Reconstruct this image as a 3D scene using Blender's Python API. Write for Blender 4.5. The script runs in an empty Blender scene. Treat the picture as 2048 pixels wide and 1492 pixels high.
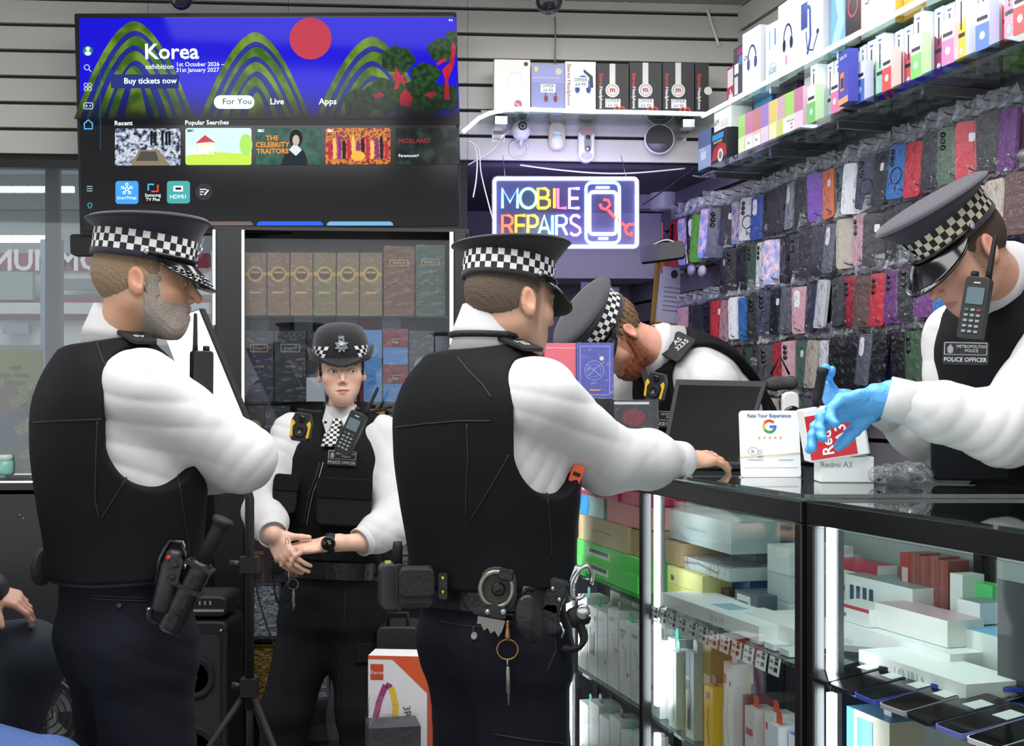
import bpy, bmesh, math, random
import numpy as np
from mathutils import Vector, Matrix, Euler
from mathutils.bvhtree import BVHTree
random.seed(7)
SC = bpy.context.scene
COL = SC.collection
PI = math.pi
# ---------------------------------------------------------------- camera, world, lights, exposure
F, HZ, CX, CAMZ = 2600.0, 800.0, 1024.0, 1.42      # focal length in px, horizon row, centre column, eye height
cam = bpy.data.cameras.new('camera'); cam_o = bpy.data.objects.new('camera', cam); COL.objects.link(cam_o)
cam_o.location = (0, 0, CAMZ); cam_o.rotation_euler = (PI/2, 0, 0)
cam.sensor_width = 36; cam.lens = 36*F/2048; cam.shift_y = (HZ-746)/2048; cam.clip_start = 0.05
SC.camera = cam_o
SC.view_settings.view_transform = 'Standard'; SC.view_settings.look = 'None'
SC.view_settings.gamma = 1; SC.view_settings.use_curve_mapping = False
SC.view_settings.exposure = 0.3
wd = bpy.data.worlds.new('world'); SC.world = wd; wd.use_nodes = True
wd.node_tree.nodes['Background'].inputs[0].default_value = (0.93, 0.97, 1.0, 1)
wd.node_tree.nodes['Background'].inputs[1].default_value = 1.0
def area_light(name, loc, size, power, rot=(0, 0, 0), col=(1, 1, 1)):
    l = bpy.data.lights.new(name, 'AREA'); l.shape = 'RECTANGLE'; l.size, l.size_y = size; l.energy = power; l.color = col
    o = bpy.data.objects.new(name, l); o.location = loc; o.rotation_euler = rot; COL.objects.link(o); return o
# rows of ceiling lamps of the arcade
area_light('ceiling_lamp_row', (-0.9, 2.3, 2.95), (1.2, 2.4), 46)
area_light('ceiling_lamp_row', (0.6, 2.3, 2.95), (1.2, 2.4), 46)
area_light('ceiling_lamp_row', (-0.2, 4.35, 2.9), (2.2, .5), 14)
area_light('ceiling_lamp_row', (0.0, -0.6, 3.2), (3.5, 2.0), 130)
# ---------------------------------------------------------------- helpers
def W(px, py, d):
    return Vector(((px-CX)/F*d, d, CAMZ+(HZ-py)/F*d))
def lin(c):
    if isinstance(c, str):
        c = c.lstrip('#'); c = tuple(int(c[i:i+2], 16)/255 for i in (0, 2, 4))
    return tuple((x/12.92 if x <= 0.04045 else ((x+0.055)/1.055)**2.4) for x in c[:3])
_M = {}
def mat(name, col, rough=0.5, metal=0.0, bump=0, bscale=60, emit=0, spec=0.5, coat=0, stretch=None, attr=None, var=0, sheen=0, detail=3):
    if name in _M: return _M[name]
    m = bpy.data.materials.new(name); m.use_nodes = True; _M[name] = m
    nt = m.node_tree; b = nt.nodes['Principled BSDF']
    c = lin(col)
    b.inputs['Base Color'].default_value = (*c, 1); b.inputs['Roughness'].default_value = rough
    b.inputs['Metallic'].default_value = metal; b.inputs['Specular IOR Level'].default_value = spec
    b.inputs['Coat Weight'].default_value = coat
    if sheen: b.inputs['Sheen Weight'].default_value = sheen
    if emit:
        b.inputs['Emission Color'].default_value = (*c, 1); b.inputs['Emission Strength'].default_value = emit
    if attr:
        a = nt.nodes.new('ShaderNodeAttribute'); a.attribute_name = attr
        nt.links.new(a.outputs['Color'], b.inputs['Base Color'])
    if bump or var:
        tc = nt.nodes.new('ShaderNodeTexCoord'); mp = nt.nodes.new('ShaderNodeMapping')
        nt.links.new(tc.outputs['Object'], mp.inputs['Vector'])
        if stretch: mp.inputs['Scale'].default_value = stretch
        nz = nt.nodes.new('ShaderNodeTexNoise'); nz.inputs['Scale'].default_value = bscale; nz.inputs['Detail'].default_value = detail
        nt.links.new(mp.outputs[0], nz.inputs['Vector'])
        if bump:
            bp = nt.nodes.new('ShaderNodeBump'); bp.inputs['Strength'].default_value = bump; bp.inputs['Distance'].default_value = 0.02
            nt.links.new(nz.outputs['Fac'], bp.inputs['Height']); nt.links.new(bp.outputs[0], b.inputs['Normal'])
        if var and not attr:
            mx = nt.nodes.new('ShaderNodeMix'); mx.data_type = 'RGBA'
            mx.inputs[6].default_value = (*[x*(1-var) for x in c], 1); mx.inputs[7].default_value = (*[min(1, x*(1+var)) for x in c], 1)
            nt.links.new(nz.outputs['Fac'], mx.inputs[0]); nt.links.new(mx.outputs[2], b.inputs['Base Color'])
    return m
def glass(name, tint='#ffffff', gloss=0.1, rough=0.02, bump=0, bscale=30, fres=1.0, dens=0.0, bcol='#ffffff'):
    """thin clear sheet: transparent with a fresnel gloss, optional milky film"""
    if name in _M: return _M[name]
    m = bpy.data.materials.new(name); m.use_nodes = True; _M[name] = m
    nt = m.node_tree; nt.nodes.clear()
    out = nt.nodes.new('ShaderNodeOutputMaterial'); tr = nt.nodes.new('ShaderNodeBsdfTransparent'); tr.inputs[0].default_value = (*lin(tint), 1)
    gl = nt.nodes.new('ShaderNodeBsdfGlossy'); gl.inputs['Roughness'].default_value = rough
    lw = nt.nodes.new('ShaderNodeLayerWeight'); lw.inputs[0].default_value = .5
    fr = nt.nodes.new('ShaderNodeMath'); fr.operation = 'POWER'; fr.inputs[1].default_value = 4.0; nt.links.new(lw.outputs['Facing'], fr.inputs[0])
    ma = nt.nodes.new('ShaderNodeMath'); ma.operation = 'MULTIPLY_ADD'; ma.inputs[1].default_value = fres; ma.inputs[2].default_value = gloss
    ma.use_clamp = True
    nt.links.new(fr.outputs[0], ma.inputs[0])
    mx = nt.nodes.new('ShaderNodeMixShader'); nt.links.new(ma.outputs[0], mx.inputs[0])
    base = tr
    if dens:
        df = nt.nodes.new('ShaderNodeBsdfDiffuse'); df.inputs[0].default_value = (*lin(bcol), 1)
        m2 = nt.nodes.new('ShaderNodeMixShader'); m2.inputs[0].default_value = dens
        nt.links.new(tr.outputs[0], m2.inputs[1]); nt.links.new(df.outputs[0], m2.inputs[2]); base = m2
    nt.links.new(base.outputs[0], mx.inputs[1]); nt.links.new(gl.outputs[0], mx.inputs[2]); nt.links.new(mx.outputs[0], out.inputs[0])
    if bump:
        tc = nt.nodes.new('ShaderNodeTexCoord'); nz = nt.nodes.new('ShaderNodeTexNoise'); nz.inputs['Scale'].default_value = bscale
        nt.links.new(tc.outputs['Object'], nz.inputs['Vector']); bp = nt.nodes.new('ShaderNodeBump'); bp.inputs['Strength'].default_value = bump
        bp.inputs['Distance'].default_value = 0.03
        nt.links.new(nz.outputs['Fac'], bp.inputs['Height']); nt.links.new(bp.outputs[0], gl.inputs['Normal']); nt.links.new(bp.outputs[0], lw.inputs['Normal'])
    return m
def emis(name, col, s):
    m = mat(name, col, emit=s, rough=0.4); b = m.node_tree.nodes['Principled BSDF']; b.inputs['Base Color'].default_value = (*[x*.15 for x in lin(col)], 1); b.inputs['Specular IOR Level'].default_value = .12; return m
def frame(origin, x, y=None, z=None):
    """matrix with given x axis and z (or y) axis hints"""
    x = Vector(x).normalized()
    if z is not None:
        z = Vector(z); z = (z-x*z.dot(x)).normalized(); y = z.cross(x)
    else:
        y = Vector(y); y = (y-x*y.dot(x)).normalized(); z = x.cross(y)
    m = Matrix((x, y, z)).transposed().to_4x4(); m.translation = Vector(origin); return m
def FX(origin, yaw, pitch=0, roll=0):
    """person frame: x = own right, y = facing, z = up. yaw 0 faces away (+Y), 90 faces +X; pitch>0 bows forward; roll>0 tilts to own right"""
    m = Matrix.Translation(Vector(origin)) @ Matrix.Rotation(-math.radians(yaw), 4, 'Z') @ Matrix.Rotation(-math.radians(pitch), 4, 'X') @ Matrix.Rotation(math.radians(roll), 4, 'Y')
    return m
class MB:
    def __init__(s): s.v = []; s.f = []; s.m = []; s.sm = []
    def add(s, vs, fs, mi=0, M=None, smooth=False):
        o = len(s.v)
        s.v += [tuple(M @ Vector(p)) if M else tuple(p) for p in vs]
        s.f += [tuple(i+o for i in f) for f in fs]
        s.m += ([mi]*len(fs) if isinstance(mi, int) else list(mi)); s.sm += [smooth]*len(fs)
        return s
    def box(s, c, d, M=None, mi=0):
        x, y, z = c; a, b, e = d[0]/2, d[1]/2, d[2]/2
        vs = [(x+i*a, y+j*b, z+k*e) for k in (-1, 1) for j in (-1, 1) for i in (-1, 1)]
        # faces order: bottom, top, front(-y), back(+y), left(-x), right(+x)
        fs = [(0, 2, 3, 1), (4, 5, 7, 6), (0, 1, 5, 4), (2, 6, 7, 3), (0, 4, 6, 2), (1, 3, 7, 5)]
        return s.add(vs, fs, mi, M)
    def rbox(s, c, d, r=0.004, M=None, mi=0, seg=3):
        """box with corners rounded in the x-z outline (plate) and small chamfer"""
        x, y, z = c; a, b, e = d[0]/2, d[1]/2, d[2]/2; r = min(r, a*.99, e*.99)
        pts = []
        for (sx, sz, a0) in ((1, 1, 0), (-1, 1, 90), (-1, -1, 180), (1, -1, 270)):
            for k in range(seg+1):
                t = math.radians(a0+90*k/seg); pts.append((x+sx*(a-r)+r*math.cos(t), z+sz*(e-r)+r*math.sin(t)))
        return s.prism(pts, y-b, y+b, M, mi)
    def prism(s, pts, y0, y1, M=None, mi=0):
        """outline in x-z extruded along y"""
        n = len(pts)
        vs = [(p[0], y0, p[1]) for p in pts]+[(p[0], y1, p[1]) for p in pts]
        fs = [tuple(range(n)), tuple(range(2*n-1, n-1, -1))]+[(i, i+n, (i+1) % n+n, (i+1) % n) for i in range(n)]
        return s.add(vs, fs, mi, M)
    def tube(s, path, r, seg=8, mi=0, M=None, closed=False, caps=True):
        P = [Vector(p) for p in path]; n = len(P); R = r if hasattr(r, '__len__') else [r]*n
        vs = []; prev = None
        for i, p in enumerate(P):
            a = P[(i-1) % n] if (closed or i > 0) else p; b = P[(i+1) % n] if (closed or i < n-1) else p
            t = (b-a); t = t.normalized() if t.length > 1e-9 else Vector((0, 0, 1))
            if prev is None:
                u = t.orthogonal().normalized()
            else:
                u = prev-t*prev.dot(t); u = u.normalized() if u.length > 1e-6 else t.orthogonal().normalized()
            prev = u; w = t.cross(u)
            for k in range(seg):
                an = 2*PI*k/seg; vs.append(p+(u*math.cos(an)+w*math.sin(an))*R[i])
        fs = []
        for i in range(n if closed else n-1):
            for k in range(seg):
                i2 = (i+1) % n; fs.append((i*seg+k, i*seg+(k+1) % seg, i2*seg+(k+1) % seg, i2*seg+k))
        if caps and not closed:
            fs.append(tuple(range(seg-1, -1, -1))); fs.append(tuple((n-1)*seg+k for k in range(seg)))
        return s.add(vs, fs, mi, M, True)
    def lathe(s, prof, seg=24, mi=0, M=None, ell=(1, 1), smooth=True):
        """profile (r, z) around z"""
        vs = []; fs = []; ms = []
        for (r, z) in prof:
            for k in range(seg):
                a = 2*PI*k/seg; vs.append((r*math.cos(a)*ell[0], r*math.sin(a)*ell[1], z))
        for i in range(len(prof)-1):
            for k in range(seg):
                fs.append((i*seg+k, i*seg+(k+1) % seg, (i+1)*seg+(k+1) % seg, (i+1)*seg+k)); ms.append(mi if isinstance(mi, int) else mi[i])
        if prof[0][0] > 1e-6: fs.append(tuple(range(seg-1, -1, -1))); ms.append(mi if isinstance(mi, int) else mi[0])
        if prof[-1][0] > 1e-6: fs.append(tuple((len(prof)-1)*seg+k for k in range(seg))); ms.append(mi if isinstance(mi, int) else mi[-1])
        return s.add(vs, fs, ms, M, smooth)
    def sphere(s, c, r, mi=0, M=None, seg=12, rings=8, sc=(1, 1, 1)):
        vs = []; fs = []
        for i in range(rings+1):
            t = PI*i/rings
            for k in range(seg):
                a = 2*PI*k/seg; vs.append((c[0]+r*sc[0]*math.sin(t)*math.cos(a), c[1]+r*sc[1]*math.sin(t)*math.sin(a), c[2]+r*sc[2]*math.cos(t)))
        for i in range(rings):
            for k in range(seg): fs.append((i*seg+k, (i+1)*seg+k, (i+1)*seg+(k+1) % seg, i*seg+(k+1) % seg))
        return s.add(vs, fs, mi, M, True)
    def quad(s, a, b, c, d, mi=0, M=None): return s.add([a, b, c, d], [(0, 1, 2, 3)], mi, M)
    def mesh(s, name, mats):
        me = bpy.data.meshes.new(name); me.from_pydata(s.v, [], s.f)
        for m in (mats if isinstance(mats, (list, tuple)) else [mats]): me.materials.append(m)
        me.polygons.foreach_set('material_index', s.m); me.polygons.foreach_set('use_smooth', s.sm); me.update(); return me
    def build(s, name, mats, parent=None, M=None, bevel=0):
        o = obj(name, s.mesh(name, mats), parent, M)
        if bevel:
            bv = o.modifiers.new('bevel', 'BEVEL'); bv.width = bevel; bv.segments = 2; bv.limit_method = 'ANGLE'
        return o
def obj(name, me, parent=None, M=None):
    o = bpy.data.objects.new(name, me); COL.objects.link(o)
    if parent is not None: o.parent = parent
    if M is not None: o.matrix_local = M
    return o
def tag(o, label=None, cat=None, group=None, kind=None):
    if label: o['label'] = label
    if cat: o['category'] = cat
    if group: o['group'] = group
    if kind: o['kind'] = kind
    return o
def thing(name, label, cat, M=None, group=None):
    o = bpy.data.objects.new(name, None); o.empty_display_size = .05; COL.objects.link(o)
    if M is not None: o.matrix_world = M if isinstance(M, Matrix) else Matrix.Translation(Vector(M))
    return tag(o, label, cat, group)
def structure(o): o['kind'] = 'structure'; return o
_T = {}
def text(s, size, m, parent, M, name='lettering', align='CENTER', depth=0.0004, bold=0.0, sx=1.0, label=None):
    key = (s, round(size, 4), align, bold, m.name, sx)
    if key not in _T:
        c = bpy.data.curves.new('t', 'FONT'); c.body = s; c.size = size; c.align_x = align; c.align_y = 'CENTER'; c.extrude = depth; c.offset = bold
        c.resolution_u = 2; c.space_line = .95
        o = bpy.data.objects.new('t', c)
        me = bpy.data.meshes.new_from_object(o); bpy.data.objects.remove(o); me.materials.clear(); me.materials.append(m)
        if sx != 1.0: me.transform(Matrix.Diagonal((sx, 1, 1, 1)))
        me.transform(Matrix.Rotation(PI/2, 4, 'X')); _T[key] = me       # letters stand in x-z and face -y
    o = obj(name, _T[key], parent, M)
    if label: o['label'] = label
    return o
T = Matrix.Translation
def R(ax, deg): return Matrix.Rotation(math.radians(deg), 4, ax)
ORD = 'first second third fourth fifth sixth seventh eighth ninth tenth eleventh twelfth thirteenth fourteenth fifteenth sixteenth seventeenth eighteenth nineteenth twentieth'.split()
def ordw(i):
    if i < 20: return ORD[i]
    t = {2: 'twenty', 3: 'thirty', 4: 'forty', 5: 'fifty', 6: 'sixty', 7: 'seventy', 8: 'eighty', 9: 'ninety'}; n = i+1
    return t[n//10]+('-'+ORD[n % 10-1] if n % 10 else 'th') if n % 10 else t[n//10][:-1]+'ieth'
# ---------------------------------------------------------------- implicit surfaces for bodies and cloth
def v3(p): return np.array(tuple(p), dtype=np.float32)
def cap(a, b, ra, rb=None):
    a, b = v3(a), v3(b); rb = ra if rb is None else rb; ab = b-a; L = float(ab @ ab)+1e-9
    def f(P):
        q = P-a; t = np.clip((q @ ab)/L, 0, 1); return np.linalg.norm(q-t[:, None]*ab, axis=1)-(ra+(rb-ra)*t)
    return f, (a+b)/2, math.sqrt(L)/2+max(ra, rb)
def ell(c, r, M=None):
    c = v3(c); r = v3(r)
    Rm = np.eye(3, dtype=np.float32)
    if M is not None:
        c = v3(M @ Vector(tuple(c))); Rm = np.array(M.to_3x3(), dtype=np.float32)
    def f(P):
        q = (P-c) @ Rm; k0 = np.linalg.norm(q/r, axis=1); k1 = np.linalg.norm(q/(r*r), axis=1)+1e-9
        return k0*(k0-1)/k1
    return f, c, float(r.max())
def rbx(M, h, r=0.01):
    h = v3(h); c = v3(M.translation); Rm = np.array(M.to_3x3(), dtype=np.float32)
    def f(P):
        q = np.abs((P-c) @ Rm)-(h-r); return np.linalg.norm(np.maximum(q, 0), axis=1)+np.minimum(q.max(axis=1), 0)-r
    return f, c, float(np.linalg.norm(h))
def smooth_table(z, v, n=120):
    z = np.array(z, float); v = np.array(v, float); zz = np.linspace(z[0], z[-1], n); m = np.gradient(v, z)
    i = np.clip(np.searchsorted(z, zz)-1, 0, len(z)-2); h = z[i+1]-z[i]; t = (zz-z[i])/h
    return zz, (2*t**3-3*t**2+1)*v[i]+(t**3-2*t**2+t)*h*m[i]+(-2*t**3+3*t**2)*v[i+1]+(t**3-t**2)*h*m[i+1]
def loft(M, secs, n=2.4, grow=0.0, rnd=0.02):
    """stack of rounded sections: (z, half width, half depth, y offset, x offset) in frame M"""
    S = [tuple(s)+(0,)*(5-len(s)) for s in secs]; z = [s[0] for s in S]
    tab = [smooth_table(z, [s[k] for s in S]) for k in range(1, 5)]
    o = v3(M.translation); Rm = np.array(M.to_3x3(), dtype=np.float32); z0, z1 = z[0]-grow*.5, z[-1]+grow*.5
    def f(P):
        q = (P-o) @ Rm; zz = q[:, 2]
        a = np.interp(zz, *tab[0])+grow; b = np.interp(zz, *tab[1])+grow
        x = q[:, 0]-np.interp(zz, *tab[3]); y = q[:, 1]-np.interp(zz, *tab[2])
        k = (np.abs(x/a)**n+np.abs(y/b)**n)**(1/n); d = (k-1)*np.minimum(a, b)
        e = np.maximum(z0-zz, zz-z1)
        u = np.maximum(d+rnd, 0); w = np.maximum(e+rnd, 0)
        return np.minimum(np.maximum(d, e), 0)*0+np.where((u > 0) & (w > 0), np.sqrt(u*u+w*w)-rnd, np.maximum(d, e))
    cz = (z0+z1)/2; c = v3(M @ Vector((0, 0, cz))); Rr = (z1-z0)/2+max(s[1] for s in S)+max(abs(s[3]) for s in S)+grow+.05
    return f, c, Rr
class SDF:
    def __init__(s): s.ops = []
    def u(s, prim, k=0.01): s.ops.append(('u', prim, k)); return s
    def sub(s, prim, k=0.008): s.ops.append(('s', prim, k)); return s
    def cut(s, p, n):                                   # keep the side the normal points to
        p, n = v3(p), v3(Vector(n).normalized()); s.ops.append(('i', (lambda P: -((P-p) @ n), None, 0), 0)); return s
    def disp(s, fn): s.ops.append(('d', (fn, None, 0), 0)); return s
    def ev(s, P, bc=None, br=0, nb=0):
        N = len(P); d = np.full(N, 9.0, np.float32); m = N//nb if nb else 0
        for op, (f, c, Rr), k in s.ops:
            if nb and c is not None:
                mask = np.linalg.norm(bc-c, axis=1) < Rr*1.25+br+2*k+0.02
                if not mask.any(): continue
                if mask.all(): sel = slice(None); Q = P
                else: sel = np.repeat(mask, m); Q = P[sel]
            else: sel = slice(None); Q = P
            x = f(Q).astype(np.float32) if op != 'd' else f(Q); a = d[sel]
            if op == 'u':
                h = np.maximum(k-np.abs(a-x), 0)/max(k, 1e-6); d[sel] = np.minimum(a, x)-h*h*k*.25
            elif op == 's':
                x = -x; h = np.maximum(k-np.abs(a-x), 0)/max(k, 1e-6); d[sel] = np.maximum(a, x)+h*h*k*.25
            elif op == 'i': d[sel] = np.maximum(a, x)
            else: d[sel] = a+x
        return d
    def polygonise(s, h):
        us = [p for o, p, k in s.ops if o == 'u']
        lo = np.min([p[1]-p[2] for p in us], axis=0)-3*h; hi = np.max([p[1]+p[2] for p in us], axis=0)+3*h
        B = 8; nb = np.ceil((hi-lo)/(B*h)).astype(int); NX, NY, NZ = nb*B+2
        g = np.stack(np.meshgrid(*[np.arange(n) for n in nb], indexing='ij'), -1).reshape(-1, 3)
        c = (lo+(g+.5)*B*h).astype(np.float32); br = B*h*.87
        d = s.ev(c); keep = np.abs(d) < br*1.45+.006
        g = g[keep]; c = c[keep]; n = len(g)
        ii = np.stack(np.meshgrid(*[np.arange(B+1)]*3, indexing='ij'), -1).reshape(-1, 3)
        idx = g[:, None, :]*B+ii[None]
        P = (lo+idx.reshape(-1, 3)*h).astype(np.float32)
        V = np.empty(len(P), np.float32); ch = 400; m = (B+1)**3
        for a in range(0, n, ch):
            b = min(n, a+ch); V[a*m:b*m] = s.ev(P[a*m:b*m], c[a:b], br, b-a)
        V = V.reshape(n, B+1, B+1, B+1)
        offs = [(i, j, k) for i in (0, 1) for j in (0, 1) for k in (0, 1)]
        C = np.stack([V[:, i:i+B, j:j+B, k:k+B] for i, j, k in offs], -1)
        neg = C < 0; act = neg.any(-1) & ~neg.all(-1)
        w = np.argwhere(act); cv = C[act]
        cell = g[w[:, 0]]*B+w[:, 1:]
        O = np.array(offs, np.float32); acc = np.zeros((len(w), 3), np.float32); cnt = np.zeros(len(w), np.float32)
        for a in range(8):
            for bb in (1, 2, 4):
                if a & bb: continue
                b2 = a | bb; x, y = cv[:, a], cv[:, b2]; ok = (x < 0) != (y < 0)
                t = np.where(ok, x/np.where(ok, x-y, 1), 0)
                acc += np.where(ok[:, None], O[a]+(O[b2]-O[a])*t[:, None], 0); cnt += ok
        pos = lo+(cell+acc/cnt[:, None])*h
        key = (cell[:, 0]*NY+cell[:, 1])*NZ+cell[:, 2]; order = np.argsort(key); key = key[order]; cell = cell[order]; cv = cv[order]; pos = pos[order]
        quads = []
        st = np.array([NY*NZ, NZ, 1])
        for ax, cb in ((0, 4), (1, 2), (2, 1)):
            x, y = cv[:, 0] < 0, cv[:, cb] < 0; e = x != y; k0 = key[e]; fl = x[e]
            u, v = st[(ax+1) % 3], st[(ax+2) % 3]
            ks = np.stack([k0, k0-u, k0-u-v, k0-v], 1); ix = np.searchsorted(key, ks); ix = np.clip(ix, 0, len(key)-1)
            ok = (key[ix] == ks).all(1); q = ix[ok]; fl = fl[ok]; q[~fl] = q[~fl][:, ::-1]; quads.append(q)
        return pos, np.concatenate(quads)
    def mesh(s, name, h, m, colfn=None, relax=0):
        pos, q = s.polygonise(h); me = bpy.data.meshes.new(name)
        me.vertices.add(len(pos)); me.vertices.foreach_set('co', pos.astype(np.float32).ravel())
        me.loops.add(len(q)*4); me.loops.foreach_set('vertex_index', q.astype(np.int32).ravel())
        me.polygons.add(len(q)); me.polygons.foreach_set('loop_start', np.arange(0, len(q)*4, 4, dtype=np.int32))
        me.polygons.foreach_set('use_smooth', np.ones(len(q), bool)); me.update(calc_edges=True); me.validate()
        for x in (m if isinstance(m, (list, tuple)) else [m]): me.materials.append(x)
        if colfn is not None:
            ca = me.color_attributes.new('Col', 'FLOAT_COLOR', 'POINT'); cc = np.ones((len(pos), 4), np.float32); cc[:, :3] = colfn(pos); ca.data.foreach_set('color', cc.ravel())
        return me
def bvh_of(*objs):
    vs = []; fs = []
    for o in objs:
        n = len(vs); Mw = o.matrix_world if o.parent is None else o.parent.matrix_world @ o.matrix_local
        vs += [Mw @ v.co for v in o.data.vertices]; fs += [tuple(i+n for i in p.vertices) for p in o.data.polygons]
    return BVHTree.FromPolygons(vs, fs)
EYE = Vector((0, 0, CAMZ))
def hit(bvh, px, py, lift=0.0):
    d = (W(px, py, 1)-EYE).normalized(); loc, nor, i, ds = bvh.ray_cast(EYE, d)
    if loc is None: return None, None
    if nor.dot(d) > 0: nor = -nor
    return loc+nor*lift, nor
# ================================================================ the setting
MBk = frame((-1.954, 4.96, 0), (2.862, .22, 0), z=(0, 0, 1))       # back wall: x runs right, -y faces the room
MRt = frame((.908, 5.18, 0), (.2565, -.9665, 0), z=(0, 0, 1))      # right wall: x runs from the corner towards the camera
def fit(M, yo, px, py):
    """point of plane y = yo (in frame M) seen at a pixel, as local coordinates"""
    Mi = M.inverted(); a = Mi @ EYE; b = Mi @ W(px, py, 1); t = (yo-a.y)/(b.y-a.y); return a+(b-a)*t
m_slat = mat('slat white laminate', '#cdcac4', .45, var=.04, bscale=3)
m_slat_shaded = mat('slat shaded laminate', '#77747c', .5, var=.05, bscale=3)  # same laminate below the shelves, with their shade put into its colour
m_slot = mat('slot black', '#0c0c0d', .6)
m_black = mat('black powder coat', '#0e0e10', .35)
m_blackm = mat('black matt', '#101011', .7)
m_dark = mat('dark grey plastic', '#1d1e20', .45)
m_white = mat('white plastic', '#e8e8e8', .35)
m_pat = mat('black patent leather', '#0a0a0c', .12, spec=.7)
m_leath = mat('black leather', '#0f0f11', .38, bump=.15, bscale=70)
m_grey = mat('grey plastic', '#8c8c90', .4)
m_chrome = mat('chrome', '#d0d0d4', .18, metal=1)
m_steel = mat('brushed steel', '#9b9ba0', .35, metal=1)
m_gold = mat('gold foil', '#c79a3a', .3, metal=.9)
m_led = emis('led white', '#f4f8ff', 3.6)
m_ledw = emis('led warm white', '#fffbe6', 5)
m_glass = glass('clear glass', '#f6faf8', .025)
m_glassg = glass('greenish glass', '#dcebe5', .06)
m_wrap = glass('clear plastic wrap', '#fafafc', .03, rough=.12, bump=.6, bscale=30, fres=.7, dens=.02)
m_ceil = mat('ceiling panel', '#a19c97', .8, var=.05, bscale=2)
m_floor = mat('floor vinyl', '#6d6a68', .4, var=.15, bscale=4)
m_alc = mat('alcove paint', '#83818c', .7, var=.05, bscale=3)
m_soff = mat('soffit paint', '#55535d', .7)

o = MB().box((0, 2.5, -.05), (9, 9, .1)).build('floor', m_floor); structure(o)
ceil = MB().box((0, 2.5, 3.06), (9, 9, .1)).build('ceiling', m_ceil); structure(ceil)
for i in range(7):                                                 # metal-edged ceiling panels
    for j in range(3):
        MB().box((-2.7+i*.9, 3.0+j*.9, 3.0), (.885, .885, .02)).build('ceiling_panel', m_ceil, ceil)
# back wall: header of slat boards over the alcove on the right, full wall on the left
HB = 2.346                                                          # underside of the header
wb = thing('wall_back', None, None, MBk); structure(wb)
del wb['kind']; wb['kind'] = 'structure'
ex0, ex1 = -1.2, 2.88
xs = fit(MBk, 0, 935, 330).x
xw = fit(MBk, 0, 430, 330).x; zw = fit(MBk, 0, 150, 326).z; zl_ = fit(MBk, 0, 200, 958).z
MB().box(((ex0+xs)/2, .06, (zw+3.0)/2), (xs-ex0, .1, 3.0-zw)).box(((xw+xs)/2, .06, zw/2), (xs-xw, .1, zw)).box(((ex0+xw)/2, .06, zl_/2), (xw-ex0, .1, zl_)).box(((xs+ex1)/2, .06, (HB+.02+3.0)/2), (ex1-xs, .1, 3.0-HB-.02)).build('backing', m_slot, wb)
# slot heights measured on the wall
slots = [fit(MBk, 0, 1000, y).z for y in (20, 71, 122, 172, 221, 276)]
pit = .0995; z0 = slots[1]
edges = [z0+pit*k for k in range(3, -24, -1)]
joints = [ex0, -.55, fit(MBk, 0, 297, 20).x, fit(MBk, 0, 577, 20).x, xs, ex1]
for k, zt in enumerate(edges):
    zb = zt-pit
    for a, b in zip(joints[:-1], joints[1:]):
        if a >= xs-.01 and zb < HB-.02: continue
        if zb < zw-.01 and a < xs-.01: continue
        MB().box(((a+b)/2, 0, (zt+zb)/2), (b-a-.0015, .02, pit-.014)).build('slat', m_slat, wb)
# header underside and alcove behind it
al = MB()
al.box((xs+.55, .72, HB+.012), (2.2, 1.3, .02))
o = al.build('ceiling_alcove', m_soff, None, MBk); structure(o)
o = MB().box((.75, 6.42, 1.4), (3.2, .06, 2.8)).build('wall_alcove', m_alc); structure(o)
o = MB().box((xs-.02, .72, 1.4), (.04, 1.35, 2.8)).build('wall_partition', m_alc, None, MBk); structure(o)
# right wall of slat boards with slots, reaching back into the alcove
wr = thing('wall_right', None, None, MRt); structure(wr)
MB().box((1.3, .06, 1.5), (5.4, .1, 3.0)).build('backing', m_slot, wr)
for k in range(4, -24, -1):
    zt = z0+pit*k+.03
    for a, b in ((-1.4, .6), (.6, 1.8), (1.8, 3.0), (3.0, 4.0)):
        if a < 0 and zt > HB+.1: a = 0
        MB().box(((a+b)/2, 0, zt-pit/2), (b-a-.0015, .02, pit-.014)).build('slat', m_slat if zt > 2.45 else m_slat_shaded, wr)

# ---------------------------------------------------------------- television
TVM = frame(W(148, 27, 4.70), W(917, 24, 4.80)-W(148, 27, 4.70), z=(0, 0, 1))
def tvp(px, py, yo=-.002): return fit(TVM, yo, px, py)
tv = thing('television', 'large wall-mounted television showing a blue menu screen with green mountains', 'television', TVM)
a = tvp(149, 26); b = tvp(925, 458)
tw, th = b.x-a.x, a.z-b.z
m_scr = emis('screen dark', '#1c1c1f', 1.0); m_scr.node_tree.nodes['Principled BSDF'].inputs['Roughness'].default_value = .12; m_scr.node_tree.nodes['Principled BSDF'].inputs['Specular IOR Level'].default_value = .25
MB().rbox((tw/2, .04, a.z-th/2), (tw, .07, th), .006).build('housing', m_blackm, tv)
MB().box((tw/2, .004, a.z-th/2), (tw-.022, .006, th-.03)).build('screen', m_scr, tv)
scr = tv
def flat(name, pts, m, lay=1, lab=None, parent=None):
    """coloured area printed on the screen: pixel outline on the screen plane"""
    P = [tvp(x, y) for x, y in pts]
    yo = -.0008*lay
    o = MB().add([(p.x, yo, p.z) for p in P], [tuple(range(len(P)))]).build(name, m, parent or tv)
    if lab: o['label'] = lab
    return o
def rr(x0, y0, x1, y1, r, n=5):
    out = []
    for (cx, cy, a0) in ((x1-r, y0+r, -90), (x1-r, y1-r, 0), (x0+r, y1-r, 90), (x0+r, y0+r, 180)):
        for k in range(n+1):
            t = math.radians(a0+90*k/n); out.append((cx+r*math.cos(t), cy+r*math.sin(t)))
    return out
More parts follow.
